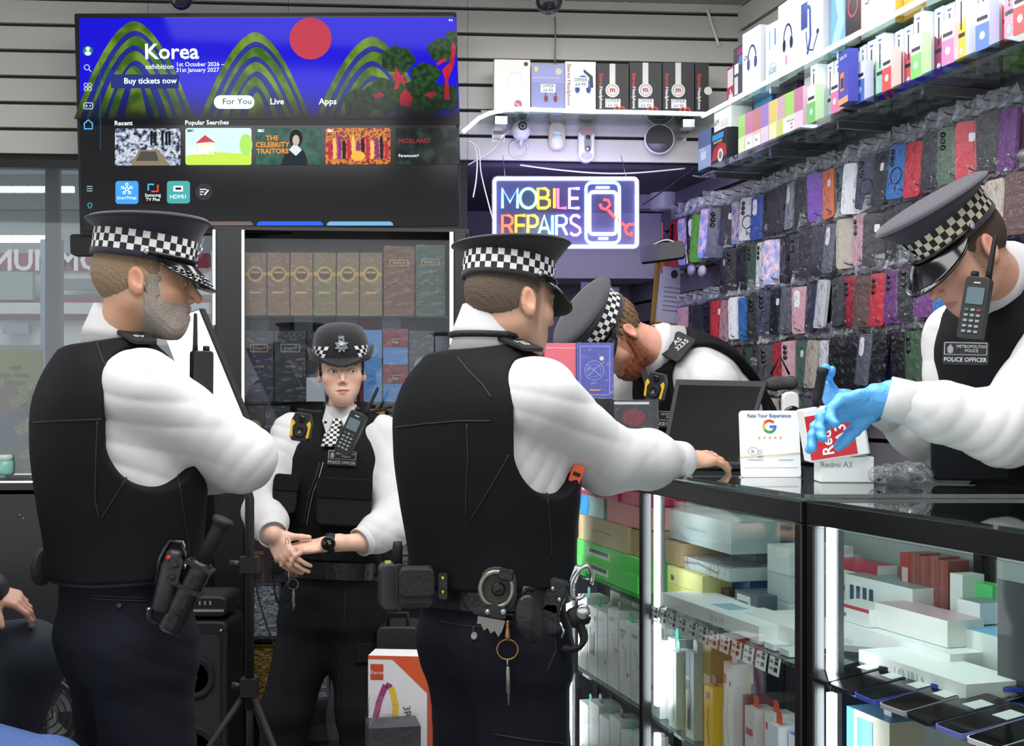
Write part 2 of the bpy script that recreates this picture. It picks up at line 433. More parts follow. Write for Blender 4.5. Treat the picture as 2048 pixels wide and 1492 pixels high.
def circ(cx, cy, r, n=28, ry=None): return [(cx+r*math.cos(2*PI*k/n), cy+(ry or r)*math.sin(2*PI*k/n)) for k in range(n)]
def tvt(s, px, py, hpx, m, al='LEFT', lay=5, bold=0, sx=1.0):
    p = tvp(px, py); sz = hpx/F*4.76*1.38
    return text(s, sz, m, tv, T((p.x, -.0008*lay, p.z)), 'screen_text', al, .0002, bold, sx)
# blue picture fading into the dark screen
m_pic = bpy.data.materials.new('screen blue picture'); m_pic.use_nodes = True
nt = m_pic.node_tree; bs = nt.nodes['Principled BSDF']; bs.inputs['Roughness'].default_value = .12; bs.inputs['Base Color'].default_value = (0, 0, 0, 1); bs.inputs['Specular IOR Level'].default_value = .12
def screen_fade(m, zlo, zhi, cols, scale=None):
    nt = m.node_tree; bs = nt.nodes['Principled BSDF']
    tc = nt.nodes.new('ShaderNodeTexCoord'); sp = nt.nodes.new('ShaderNodeSeparateXYZ'); nt.links.new(tc.outputs['Object'], sp.inputs[0])
    mr = nt.nodes.new('ShaderNodeMapRange'); mr.inputs[1].default_value = zlo; mr.inputs[2].default_value = zhi; nt.links.new(sp.outputs[2], mr.inputs[0])
    mx = nt.nodes.new('ShaderNodeMix'); mx.data_type = 'RGBA'; mx.inputs[6].default_value = (*lin('#17171b'), 1); nt.links.new(mr.outputs[0], mx.inputs[0])
    if isinstance(cols, str): mx.inputs[7].default_value = (*lin(cols), 1)
    else:
        wv = nt.nodes.new('ShaderNodeTexNoise'); wv.inputs['Scale'].default_value = scale or 25; wv.inputs['Detail'].default_value = 1.5
        nt.links.new(tc.outputs['Object'], wv.inputs['Vector'])
        cr = nt.nodes.new('ShaderNodeValToRGB'); cr.color_ramp.interpolation = 'LINEAR'
        el = cr.color_ramp.elements; el[0].position = .4; el[0].color = (*lin(cols[0]), 1); el[1].position = .6; el[1].color = (*lin(cols[1]), 1)
        nt.links.new(wv.outputs['Fac'], cr.inputs[0]); nt.links.new(cr.outputs[0], mx.inputs[7])
    nt.links.new(mx.outputs[2], bs.inputs['Emission Color']); bs.inputs['Emission Strength'].default_value = 1.0
zl, zh = tvp(500, 238).z, tvp(500, 170).z
screen_fade(m_pic, zl, zh, '#1b14c8')
def picm(name, cols, scale=None):
    m = bpy.data.materials.new(name); m.use_nodes = True; b = m.node_tree.nodes['Principled BSDF']; b.inputs['Roughness'].default_value = .12; b.inputs['Base Color'].default_value = (0, 0, 0, 1); b.inputs['Specular IOR Level'].default_value = .12
    screen_fade(m, zl, zh, cols, scale); return m
m_mt = picm('screen mountain green', ('#3c5a1e', '#6d8a2c'), 14); m_mt2 = picm('screen mountain navy', ('#1f2580', '#28308c'), 14)
m_mt3 = picm('screen mountain mid green', ('#35601f', '#5a7a2a'), 20)
m_tree = picm('screen tree green', ('#16301c', '#2c4a2a'), 50); m_trunk = picm('screen trunk red', ('#a51f30', '#b8283a'), 30)
flat('screen_picture', [(158, 36), (912, 34), (920, 250), (160, 250)], m_pic, 1)
def peak(cx, top, base, hw, m, lay, lean=0, n=14, pw=1.7):
    L = []; 
    for k in range(-n, n+1):
        t = k/n; L.append((cx+t*hw+lean*(1-abs(t)), top+(base-top)*abs(t)**pw))
    return flat('screen_mountain', L, m, lay)
for (cx, top, hw, le) in ((270, 42, 120, 0), (512, 64, 110, 0), (742, 73, 112, 4)):
    for k in range(9):                                             # striped generic peaks
        f = k/9; q = [m_mt, m_mt2, m_mt3, m_mt2][k % 4]
        peak(cx+le+(k % 3-1)*2, top+k*15+(k % 2)*4, 238, hw*(1-f)**.75, q, 2+k*.35, 0, pw=1.75)
flat('screen_sun', circ(621, 77, 42), emis('screen sun red', '#a52a3e', 1.0), 2, 'red disc')
for i, (cx, cy, r) in enumerate(((795, 120, 34), (850, 150, 30), (885, 100, 30), (770, 190, 42), (840, 200, 48), (895, 195, 32), (905, 75, 16), (720, 205, 34))):
    flat('screen_tree', [(cx+r*(1+.1*math.cos(5*t+i))*math.cos(t), min(240, cy+r*.8*(1+.1*math.sin(6*t))*math.sin(t))) if cx+r*1.1*math.cos(t) < 916 else (915, min(240, cy+r*.8*math.sin(t))) for t in [2*PI*k/24 for k in range(24)]], m_tree, 5.6+i*.1)
for pts in ([(790, 130), (800, 150), (812, 148), (806, 158), (818, 166), (800, 166), (795, 180), (788, 178), (792, 160), (780, 150), (790, 150)],
            [(905, 85), (912, 95), (908, 130), (896, 160), (900, 200), (888, 200), (890, 160), (884, 140), (900, 125)],
            [(800, 190), (812, 178), (826, 196), (820, 215), (800, 212)], [(745, 190), (762, 184), (770, 192), (752, 198)],
            [(872, 126), (890, 115), (893, 121), (875, 132)], [(850, 190), (862, 184), (874, 188), (860, 198)]):
    flat('screen_branch', pts, m_trunk, 6.8)
m_st = emis('screen text white', '#d9f2f4', 1.3); m_stg = emis('screen text grey', '#8fb6b6', 1.0); m_red = emis('screen red', '#a01c2c', 1.0)
tvt('Korea', 288, 105, 31, m_st, bold=.0012); tvt('exhibition', 291, 134, 10, m_st); tvt('1st October 2026 –\n31st January 2027', 352, 135, 8.5, m_st)
flat('screen_button', rr(222, 149, 358, 177, 3), emis('screen button blue', '#23307a', .8), 5.9)
tvt('Buy tickets now', 248, 163, 11.5, m_st, lay=8, bold=.0004)
flat('screen_button', rr(428, 191, 509, 218, 13), emis('screen pill', '#cfeeee', 1.1), 5.9)
tvt('For You', 445, 204, 12.5, emis('screen pill text', '#1b2a33', .3), lay=8); tvt('Live', 540, 204, 12.5, m_st, lay=8, bold=.0004); tvt('Apps', 638, 204, 12.5, m_st, lay=8, bold=.0004)
tvt('Ad', 897, 41, 5, m_st, lay=8); tvt('Recent', 229, 247, 9, m_st, bold=.0003); tvt('Popular Searches', 370, 246, 9, m_st, bold=.0003)
# side icons
m_ic = emis('screen icon grey', '#a9c4c8', 1.0)
flat('screen_icon', circ(176, 102, 10), emis('screen avatar green', '#1f7a62', 1.0), 4); flat('screen_icon', circ(176, 98, 4), m_st, 5); flat('screen_icon', circ(176, 107, 6, ry=4), m_st, 5)
def ring(px, py, r, w, m, lay=5, sq=False):
    c = tvp(px, py); k = 4.76/F; pts = [(c.x+(r*k)*math.cos(t), -.0008*lay, c.z+r*k*math.sin(t)) for t in [2*PI*i/20 for i in range(20)]]
    return MB().tube(pts, w*k, 5, closed=True).build('screen_icon', m, tv)
def stroke(pts, w, m, lay=5, closed=False):
    k = 4.76/F; P = [tvp(x, y) for x, y in pts]
    return MB().tube([(p.x, -.0008*lay, p.z) for p in P], w*k, 5, closed=closed).build('screen_icon', m, tv)
ring(174, 135, 5, .9, m_ic); stroke([(178, 139), (183, 144)], 1, m_ic)
for s1, s2 in ((-1, -1), (1, -1), (-1, 1), (1, 1)): ring(176+s1*4, 174+s2*4, 3.4, .8, m_ic)
stroke(rr(168, 206, 186, 218, 3), .9, m_ic, closed=True); ring(173, 212, 1.8, .7, m_ic); stroke([(179, 214), (182, 210)], .8, m_ic)
stroke([(169, 258), (169, 247), (177, 240), (185, 247), (185, 258)], 1.3, emis('screen icon blue', '#4aa6e6', 1.2), closed=True)
for y in (373, 377.5, 382): stroke([(174, y), (185, y)], .7, m_ic)
stroke([(176, 408), (180, 406), (184, 408), (183, 414), (180, 417), (177, 414)], 1.2, emis('screen icon teal', '#2e8c9c', 1.0), closed=True)
flat('screen_icon', [(199.5, 120), (201, 120), (202, 300), (200.5, 300)], emis('screen line blue', '#24506e', .8), 5)
# programme tiles
def noisem(name, cols, scale, strength=1.0, rough=.12):
    m = bpy.data.materials.new(name); m.use_nodes = True; nt = m.node_tree; b = nt.nodes['Principled BSDF']; b.inputs['Roughness'].default_value = rough
    b.inputs['Base Color'].default_value = (0, 0, 0, 1); b.inputs['Specular IOR Level'].default_value = .12
    tc = nt.nodes.new('ShaderNodeTexCoord'); nz = nt.nodes.new('ShaderNodeTexNoise'); nz.inputs['Scale'].default_value = scale; nz.inputs['Detail'].default_value = 2
    nt.links.new(tc.outputs['Object'], nz.inputs['Vector']); cr = nt.nodes.new('ShaderNodeValToRGB'); el = cr.color_ramp.elements
    n = len(cols)
    while len(el) < n: el.new(.5)
    for i, c in enumerate(cols): el[i].position = .28+.44*i/(n-1); el[i].color = (*lin(c), 1)
    nt.links.new(nz.outputs['Fac'], cr.inputs[0]); nt.links.new(cr.outputs[0], b.inputs['Emission Color']); b.inputs['Emission Strength'].default_value = strength
    return m
flat('screen_tile', rr(230, 257, 361, 331, 5), noisem('tile shop picture', ('#141a28', '#38405a', '#9aa6b8', '#d8dce4', '#2a2f40'), 60), 3)
flat('screen_tile', [(262, 331), (278, 300), (318, 300), (340, 331)], emis('tile brown', '#8a7a62', .8), 4); flat('screen_tile', [(272, 322), (282, 303), (312, 303), (318, 322)], emis('tile floor', '#4a4a44', .8), 5)
for k, x in enumerate((300, 308, 322, 330, 336)): flat('screen_tile', [(x, 262+k % 2*3), (x+6, 262), (x+5, 292), (x+1, 290)], emis('tile figure', '#12161e', .6), 5)
flat('screen_tile', rr(371, 256, 503, 330, 5), emis('tile sky', '#bfe6f2', 1.0), 3); flat('screen_tile', [(372, 312), (420, 303), (503, 309), (503, 326), (499, 330), (375, 330), (371, 326)], emis('tile grass', '#b5d24a', 1.0), 4)
flat('screen_tile', [(395, 285), (410, 271), (429, 285), (429, 300), (396, 300)], emis('tile house cream', '#e0d6bc', 1.0), 4.5); flat('screen_tile', [(391, 287), (410, 270), (432, 286), (420, 284)], emis('tile house roof', '#b83c50', 1.0), 5)
flat('screen_tile', circ(492, 290, 13, ry=22), emis('tile bush', '#9ccf5a', 1.0), 4.2); tvt('BLUEY', 378, 303, 13, emis('tile title white', '#eaf4f8', 1.1), lay=7, bold=.002)
flat('screen_tile', rr(512, 256, 642, 330, 5), noisem('tile library', ('#16352e', '#2c5a4e', '#3e7060'), 30, .8), 3)
m_or = emis('tile orange', '#d8862c', 1.0); tvt('THE\nCELEBRITY\nTRAITORS', 545, 290, 10, m_or, 'CENTER', 6, .0006)
flat('screen_tile', [(562, 330), (570, 306), (583, 298), (605, 298), (612, 310), (616, 330)], emis('tile coat', '#15202a', .7), 4.4); flat('screen_tile', [(578, 300), (590, 286), (604, 300), (592, 312)], emis('tile collar', '#c8d4d4', .9), 5)
flat('screen_tile', circ(592, 277, 13, ry=18), emis('tile hair', '#141a1c', .6), 4.8); flat('screen_tile', circ(592, 281, 7, ry=11), emis('tile face', '#b8a898', .9), 5.4)
flat('screen_tile', rr(651, 256, 781, 329, 5), noisem('tile dance', ('#3a1018', '#8a3a1a', '#d08a2a', '#8a1c34', '#5a1a3a'), 55, 1.0), 3)
for k in range(13): flat('screen_tile', [(656+k*9.4, 285-(k % 3)*5), (661+k*9.4, 279-(k % 3)*5), (664+k*9.4, 290), (663+k*9.4, 318), (657+k*9.4, 318)], emis('tile dancer%d' % (k % 4), ('#b02040', '#e0b060', '#7a2a70', '#2a1420')[k % 4], .9), 4)
flat('screen_tile', circ(716, 312, 14, ry=10), emis('tile emblem gold', '#d8a23a', 1.0), 5)
flat('screen_tile', rr(791, 256, 918, 329, 4), noisem('tile dark drama', ('#14161a', '#222a2a', '#3c4a46'), 22, .8), 3)
tvt('MOBLAND', 797, 283, 9, m_red, lay=6, sx=1.05); tvt('Paramount+', 797, 312, 6, m_st, lay=6)
for s, x in (('BBC', 375), ('BBC', 516), ('BBC', 655)): tvt(s, x, 262, 5, m_st if x != 375 else emis('tile dark text', '#22303a', .4), lay=7, bold=.0005)
flat('screen_tile', rr(231, 362, 277, 408, 6), emis('app tile blue', '#3c8cf0', 1.1), 3); tvt('SmartThings', 254, 396, 5.5, m_st, 'CENTER', 6)
for k in range(5):
    t = 2*PI*k/5+PI/2; ring(254+9*math.cos(t), 378-9*math.sin(t), 2.4, .8, m_st); stroke([(254+3*math.cos(t), 378-3*math.sin(t)), (254+7*math.cos(t), 378-7*math.sin(t))], .7, m_st)
ring(254, 378, 3, .9, m_st)
flat('screen_tile', rr(283, 362, 329, 408, 6), emis('app tile black', '#101013', 1.0), 3); tvt('Samsung\nTV Plus', 306, 395, 6.5, m_st, 'CENTER', 6)
stroke([(297, 381), (297, 369), (308, 369)], 1.8, emis('app blue', '#3aa0e8', 1.2)); stroke([(303, 383), (316, 383), (316, 370)], 1.8, emis('app red', '#e0402c', 1.2))
flat('screen_tile', rr(334, 362, 380, 407, 6), emis('app tile teal', '#3f9494', 1.1), 3); tvt('HDMI1', 357, 394, 8, m_st, 'CENTER', 6); flat('screen_tile', rr(347, 372, 366, 383, 1), m_st, 5); flat('screen_tile', rr(351, 375, 363, 380, 1), emis('app plug', '#1c2a2c', .4), 6)
flat('screen_tile', circ(408, 384, 17), emis('app tile grey', '#2c2d31', 1.0), 3)
for y, x2 in ((379, 413), (384, 408), (389, 405)): stroke([(400, y), (x2, y)], .9, m_st)
stroke([(409, 390), (417, 380)], 1.4, m_st)
for x0, x1, c in ((372, 506, '#6a5a54'), (514, 646, '#2a5ae0'), (654, 786, '#6aa0c8')): flat('screen_tile', [(x0, 447), (x0+5, 443), (x1-5, 443), (x1, 447), (x1, 451), (x0, 451)], emis('tile strip'+c, c, 1.0), 3)
MB().box((tvp(870, 459).x, .01, tvp(870, 459).z-.003), (.04, .02, .008)).build('sensor', m_dark, tv)
# television stand-off bar under the left half
p = fit(TVM, .03, 260, 486); o = MB().rbox((p.x, .05, p.z-.004), (.42, .07, .075), .01).build('sound_bar', m_blackm, None, TVM)
tag(o, 'black bar-shaped speaker mounted below the left end of the television', 'speaker')
# ================================================================ people
m_shirt = mat('white shirt cotton', '#cfcdcd', .75, bump=.2, bscale=14, stretch=(1, 1, .55), detail=2, sheen=.1)
m_vest = mat('black vest fabric', '#0d0e11', .8, bump=.05, bscale=150, spec=.2)
m_vest2 = mat('black vest side panel', '#15161a', .75, bump=.05, bscale=150, spec=.2)
m_bind = mat('vest binding', '#101114', .6)
m_trou = mat('navy trouser wool', '#14161f', .85, bump=.3, bscale=9, stretch=(1, 1, .5), detail=2, spec=.2)
m_troub = mat('black trouser cotton', '#0f1013', .8, bump=.35, bscale=10, stretch=(.6, 1, 1.2), detail=2, spec=.25)
m_cap = mat('cap navy felt', '#1c1e2c', .85, bump=.05, bscale=200, sheen=.2)
m_capb = mat('cap black felt', '#121318', .85, bump=.05, bscale=200, sheen=.2)
m_capp = mat('cap faded plum felt', '#2e2b36', .85, bump=.05, bscale=200, sheen=.2)
m_chw = mat('cheque white', '#e6e6e4', .6); m_chb = mat('cheque black', '#0d0d0f', .6)
m_pat = mat('black patent leather', '#0a0a0c', .12, spec=.7)
m_under = mat('peak green lining', '#123022', .6)
m_silver = mat('badge silver', '#b9bcc2', .3, metal=.9, bump=.3, bscale=150)
m_leath = mat('black leather', '#0f0f11', .38, bump=.15, bscale=70)
m_nylon = mat('black nylon', '#131416', .7, bump=.2, bscale=120)
m_txt = mat('patch grey thread', '#b9bcc0', .7)
m_glove = mat('blue nitrile', '#5aa9e8', .4, bump=.35, bscale=40, stretch=(1, 1, 1))
m_skin = mat('skin', '#d0a085', .48, attr='Col', bump=.04, bscale=140)
m_eye = [mat('eye white', '#dfdbd8', .15), mat('iris grey blue', '#6f8496', .15), mat('pupil', '#0a0a0a', .1)]
_b = m_skin.node_tree.nodes['Principled BSDF']; _b.inputs['Subsurface Weight'].default_value = .12; _b.inputs['Subsurface Radius'].default_value = (.012, .005, .003); _b.inputs['Subsurface Scale'].default_value = .5

def kid(name, me, root, lab=None):
    o = obj(name, me, root, root.matrix_world.inverted())
    if lab: o['label'] = lab
    return o
def kidM(mb, name, m, root, M, bevel=0):
    return mb.build(name, m, root, root.matrix_world.inverted() @ M, bevel)
def tf(Pc, Nb, yaw):
    z = (Nb-Pc).normalized(); x = Vector((math.cos(math.radians(yaw)), -math.sin(math.radians(yaw)), 0)); x = (x-z*x.dot(z)).normalized()
    m = Matrix((x, z.cross(x), z)).transposed().to_4x4(); m.translation = Pc; return m
def head_ops(S, M, nb, sc=1.0, fem=False, neck=.056, aper=True):
    def p(x, y, z): return M @ Vector((x*sc, y*sc, z*sc))
    def E(c, r, k, sub=False, Mx=None):
        q = ell([x*sc for x in c], [x*sc for x in r], M) if Mx is None else ell((0, 0, 0), [x*sc for x in r], Mx)
        (S.sub if sub else S.u)(q, k)
    E((0, -.014, .034), (.070 if fem else .074, .097, .086), .01)
    E((0, .03, -.014 if fem else -.02), (.057 if fem else .064, .064 if fem else .066, .080 if fem else .085), .03)
    S.u(cap(p(0, .056, -.080 if fem else -.084), p(0, .064, -.090 if fem else -.096), (.019 if fem else .025)*sc), .032)
    for s in (-1, 1):
        S.u(cap(p(s*(.044 if fem else .053), -.005, -.042 if fem else -.045), p(s*(.012 if fem else .02), .056, -.088 if fem else -.094), (.012 if fem else .02)*sc, .02*sc), .03)
        E((s*.042, .056, -.022), (.022, .024, .019), .022)
        if fem: E((s*.032, .046, -.050), (.020, .026, .028), .025)
    S.u(cap(p(-.034, .074 if fem else .078, .023), p(.034, .074 if fem else .078, .023), (.006 if fem else .0115)*sc), .016)
    for s in (-1, 1):
        E((s*.032, .103, -.001), (.017, .016 if fem else .018, .0135), .012, True)
        E((s*.032, .0755, .001), (.0160, .0150, .0135), .006)
        if aper: E((s*.032, .0935, -.0005), (.0132 if fem else .0128, .0085, .0066 if fem else .0050), .0025, True)
    S.u(cap(p(0, .086, .012), p(0, .110 if fem else .114, -.030), (.0052 if fem else .0068)*sc, (.0074 if fem else .0105)*sc), .013)
    for s in (-1, 1):
        E((s*(.0095 if fem else .0112), .097 if fem else .099, -.0355), (.0058 if fem else .0072, .0078, .0058), .006)
        E((s*.0058, .1075, -.0435), (.0036, .0045, .003), .003, True)
    E((0, .073, -.066), (.030, .021, .026), .022)
    for s in (-1, 1):
        S.u(cap(p(s*.021, .0875, -.0655), p(s*.004, .0955, -.0605), .0035*sc, .0050*sc), .004)
        S.u(cap(p(s*.018, .0885, -.0685), p(0, .0945, -.0715), .0042*sc, .0062*sc), .004)
        S.sub(cap(p(s*.023, .0915, -.0668), p(0, .1005, -.0660), .0022*sc), .0025)
        Me = M @ T((s*(.070 if fem else .077)*sc, -.014*sc, -.006*sc)) @ R('Z', s*-18) @ R('X', 12)
        E(None, (.0085, .016, .026) if fem else (.0095, .019, .031), .006, False, Me)
        E(None, (.006, .0105, .017), .004, True, Me @ T((s*.0085*sc, .003*sc, .004*sc)))
        S.u(cap(Me @ Vector((s*.004*sc, .006*sc, -.02*sc)), Me @ Vector((s*.002*sc, .004*sc, -.026*sc)), .007*sc), .006)
    S.u(cap(p(0, -.036 if fem else -.022, -.05), nb, neck*sc, (neck+.006)*sc), .02 if fem else .03)
def hand_ops(S, M, side, curl, spread=6, thumb=(.055, .045, -.02), thumb2=None, sc=1.0, grow=0.0):
    """M: wrist frame, y to the fingers, z out of the back of the hand, thumb at +x*side"""
    g = grow
    def p(x, y, z): return M @ Vector((x*sc*side, y*sc, z*sc))
    K = [(.027, .088), (.009, .092), (-.010, .088), (-.027, .080)]; PH = [(.043, .026, .021), (.047, .030, .022), (.043, .028, .021), (.034, .021, .018)]
    S.u(cap(p(0, -.03, 0), p(0, .02, 0), .027*sc+g, .025*sc+g), .01)
    S.u(ell((0, 0, 0), ((.040*sc+g), (.050*sc+g), (.0145*sc+g)), M @ T((0, .05*sc, -.002*sc))), .015)
    for i, (x, y) in enumerate(K):
        S.u(cap(p(x*.55, .015, 0), p(x, y, .001), .013*sc+g, .0108*sc+g), .008)
        a = math.radians(spread*(1.5-i)); c = 0; q = Vector((x, y, .001)); r = (.0098, .0088, .0078, .0068) if i < 3 else (.0086, .0078, .007, .0062)
        cu = curl[i] if hasattr(curl[i], '__len__') else (curl[i], curl[i]*1.1, curl[i]*.7)
        for j in range(3):
            c += math.radians(cu[j]); dv = Vector((math.sin(a)*math.cos(c), math.cos(a)*math.cos(c), -math.sin(c)))
            q2 = q+dv*PH[i][j]; S.u(cap(p(*q), p(*q2), r[j]*sc+g, r[j+1]*sc+g), .003); q = q2
    t0 = Vector((.020, .018, -.006)); t1 = Vector((.046, .048, -.014)); t2 = t1+(Vector(thumb)-Vector((.02, .018, -.006))).normalized()*.034 if thumb2 is None else Vector(thumb2[0])
    t3 = t2+(t2-t1).normalized()*.026 if thumb2 is None else Vector(thumb2[1])
    S.u(cap(p(*t0), p(*t1), .0165*sc+g, .0125*sc+g), .012); S.u(cap(p(*t1), p(*t2), .0115*sc+g, .0105*sc+g), .004); S.u(cap(p(*t2), p(*t3), .0105*sc+g, .008*sc+g), .003)
def fold(P, a=.0062, k=100):
    """soft cloth creases: sharp-edged waves warped by slow noise"""
    x, y, z = P[:, 0], P[:, 1], P[:, 2]
    w1 = 2.6*np.sin(7*x+4*z+3*y)+1.7*np.sin(12*z-9*x+5*y+1.3); w2 = 2.2*np.sin(9*x-6*z+4*y+2.0)+1.4*np.sin(15*x+8*z)
    r1 = np.abs(np.sin(.5*k*(z+.55*x)+w1)); r2 = np.abs(np.sin(.45*k*(x-.8*z+.4*y)+w2))
    m = .45+.55*np.sin(6*x+8*z+5*y+.7)*np.sin(5*z-7*x+1.9)
    return (-a*(np.sqrt(r1+.02)-.65)*m*.75-a*(np.sqrt(r2+.02)-.65)*(1-m)*.6).astype(np.float32)
def lerp3(a, b, t): return a+(b-a)*t
def skincol(Mh, sc, base, lip, brow, stub=None, stubamt=0, hairc=None, hairfn=None, cheek=.15, thinbrow=False):
    Mi = np.array(Mh.inverted(), np.float32); base, lip, brow = [np.array(lin(c)) for c in (base, lip, brow)]
    st = np.array(lin(stub)) if stub else None; hc = np.array(lin(hairc)) if hairc else None
    def fn(P):
        q = (P @ Mi[:3, :3].T+Mi[:3, 3])/sc; x, y, z = q[:, 0], q[:, 1], q[:, 2]; ax = np.abs(x)
        rnd = .5+.5*np.sin(900*x+700*z+600*y+5*np.sin(400*z))
        C = np.tile(base, (len(P), 1))
        red = np.array([1.05, .82, .78])
        def mix(C, c, w): return C*(1-w[:, None])+c*w[:, None]
        w = np.exp(-(((ax-.045)/.02)**2+((z+.03)/.022)**2))*(y > .03)*cheek*2; C = mix(C, base*red, np.clip(w, 0, 1))
        w = ((ax > .074) & (np.abs(z+.006) < .04) & (np.abs(y+.01) < .03))*.5; C = mix(C, base*red, w)
        w = np.exp(-((x/.016)**2+((z+.032)/.014)**2))*(y > .095)*.5; C = mix(C, base*red, w)
        if st is not None:
            low = np.clip((-.035-z)/.02, 0, 1)*np.clip((y+.012)/.02, 0, 1)*np.clip((z+.15)/.02, 0, 1)
            side = np.clip((ax-.05)/.008, 0, 1)*np.clip((.02-z)/.02, 0, 1)*(y > .0)*(y < .045)*np.clip((z+.12)/.02, 0, 1)
            mou = np.exp(-((ax/.024)**2+((z+.0655)/.010)**2)**2)
            w = np.clip(np.maximum(low, side)*(1-mou*.9), 0, 1)*stubamt*(.65+.35*rnd); C = mix(C, st, w)
        w = np.clip(1.25-((ax/.0225)**2+((z+.0665)/.0095)**2), 0, .85)*(y > .082); C = mix(C, lip, np.clip(w, 0, 1))
        t = np.clip((ax-.014)/.034, 0, 1); bz = (.0165 if thinbrow else .0215)+.0065*np.sin(t*2.4); dd = np.abs(z-bz)*(1.15 if thinbrow else 1)+np.clip(ax-.050, 0, 1)+np.clip(.013-ax, 0, 1)
        w = np.clip((.0062-.002*t-dd)/.002, 0, 1)*(y > .05)*.85; C = mix(C, brow, w)
        w = np.clip(1-np.abs(((ax-.032)/.0175)**2+((z-.0005)/.0085)**2-.75)/.4, 0, 1)*(y > .07)*(z > -.003)*(.8 if thinbrow else .4); C = mix(C, brow*.6, w)
        if hc is not None: w = np.clip(hairfn(x, y, z), 0, 1)*(.78+.22*rnd); C = mix(C, hc, w)
        return C
    return fn
def eyes(root, Mh, sc, gaze=(0, 1, 0)):
    for s in (-1, 1):
        c = Mh @ Vector((s*.032*sc, .0772*sc, 0)); g = (Mh.to_3x3() @ Vector(gaze)).normalized(); Mx = g.to_track_quat('Z', 'Y').to_matrix().to_4x4(); Mx.translation = c
        r = .0128*sc; an = [0, .2, .2001, .5, .5001, .9, 1.4, 2.2, PI]; pr = [(max(1e-7, r*math.sin(t)), r*math.cos(t)) for t in an]
        kidM(MB().lathe(pr, 16, [2, 2, 1, 1, 0, 0, 0, 0]), 'eyeball', m_eye, root, Mx)
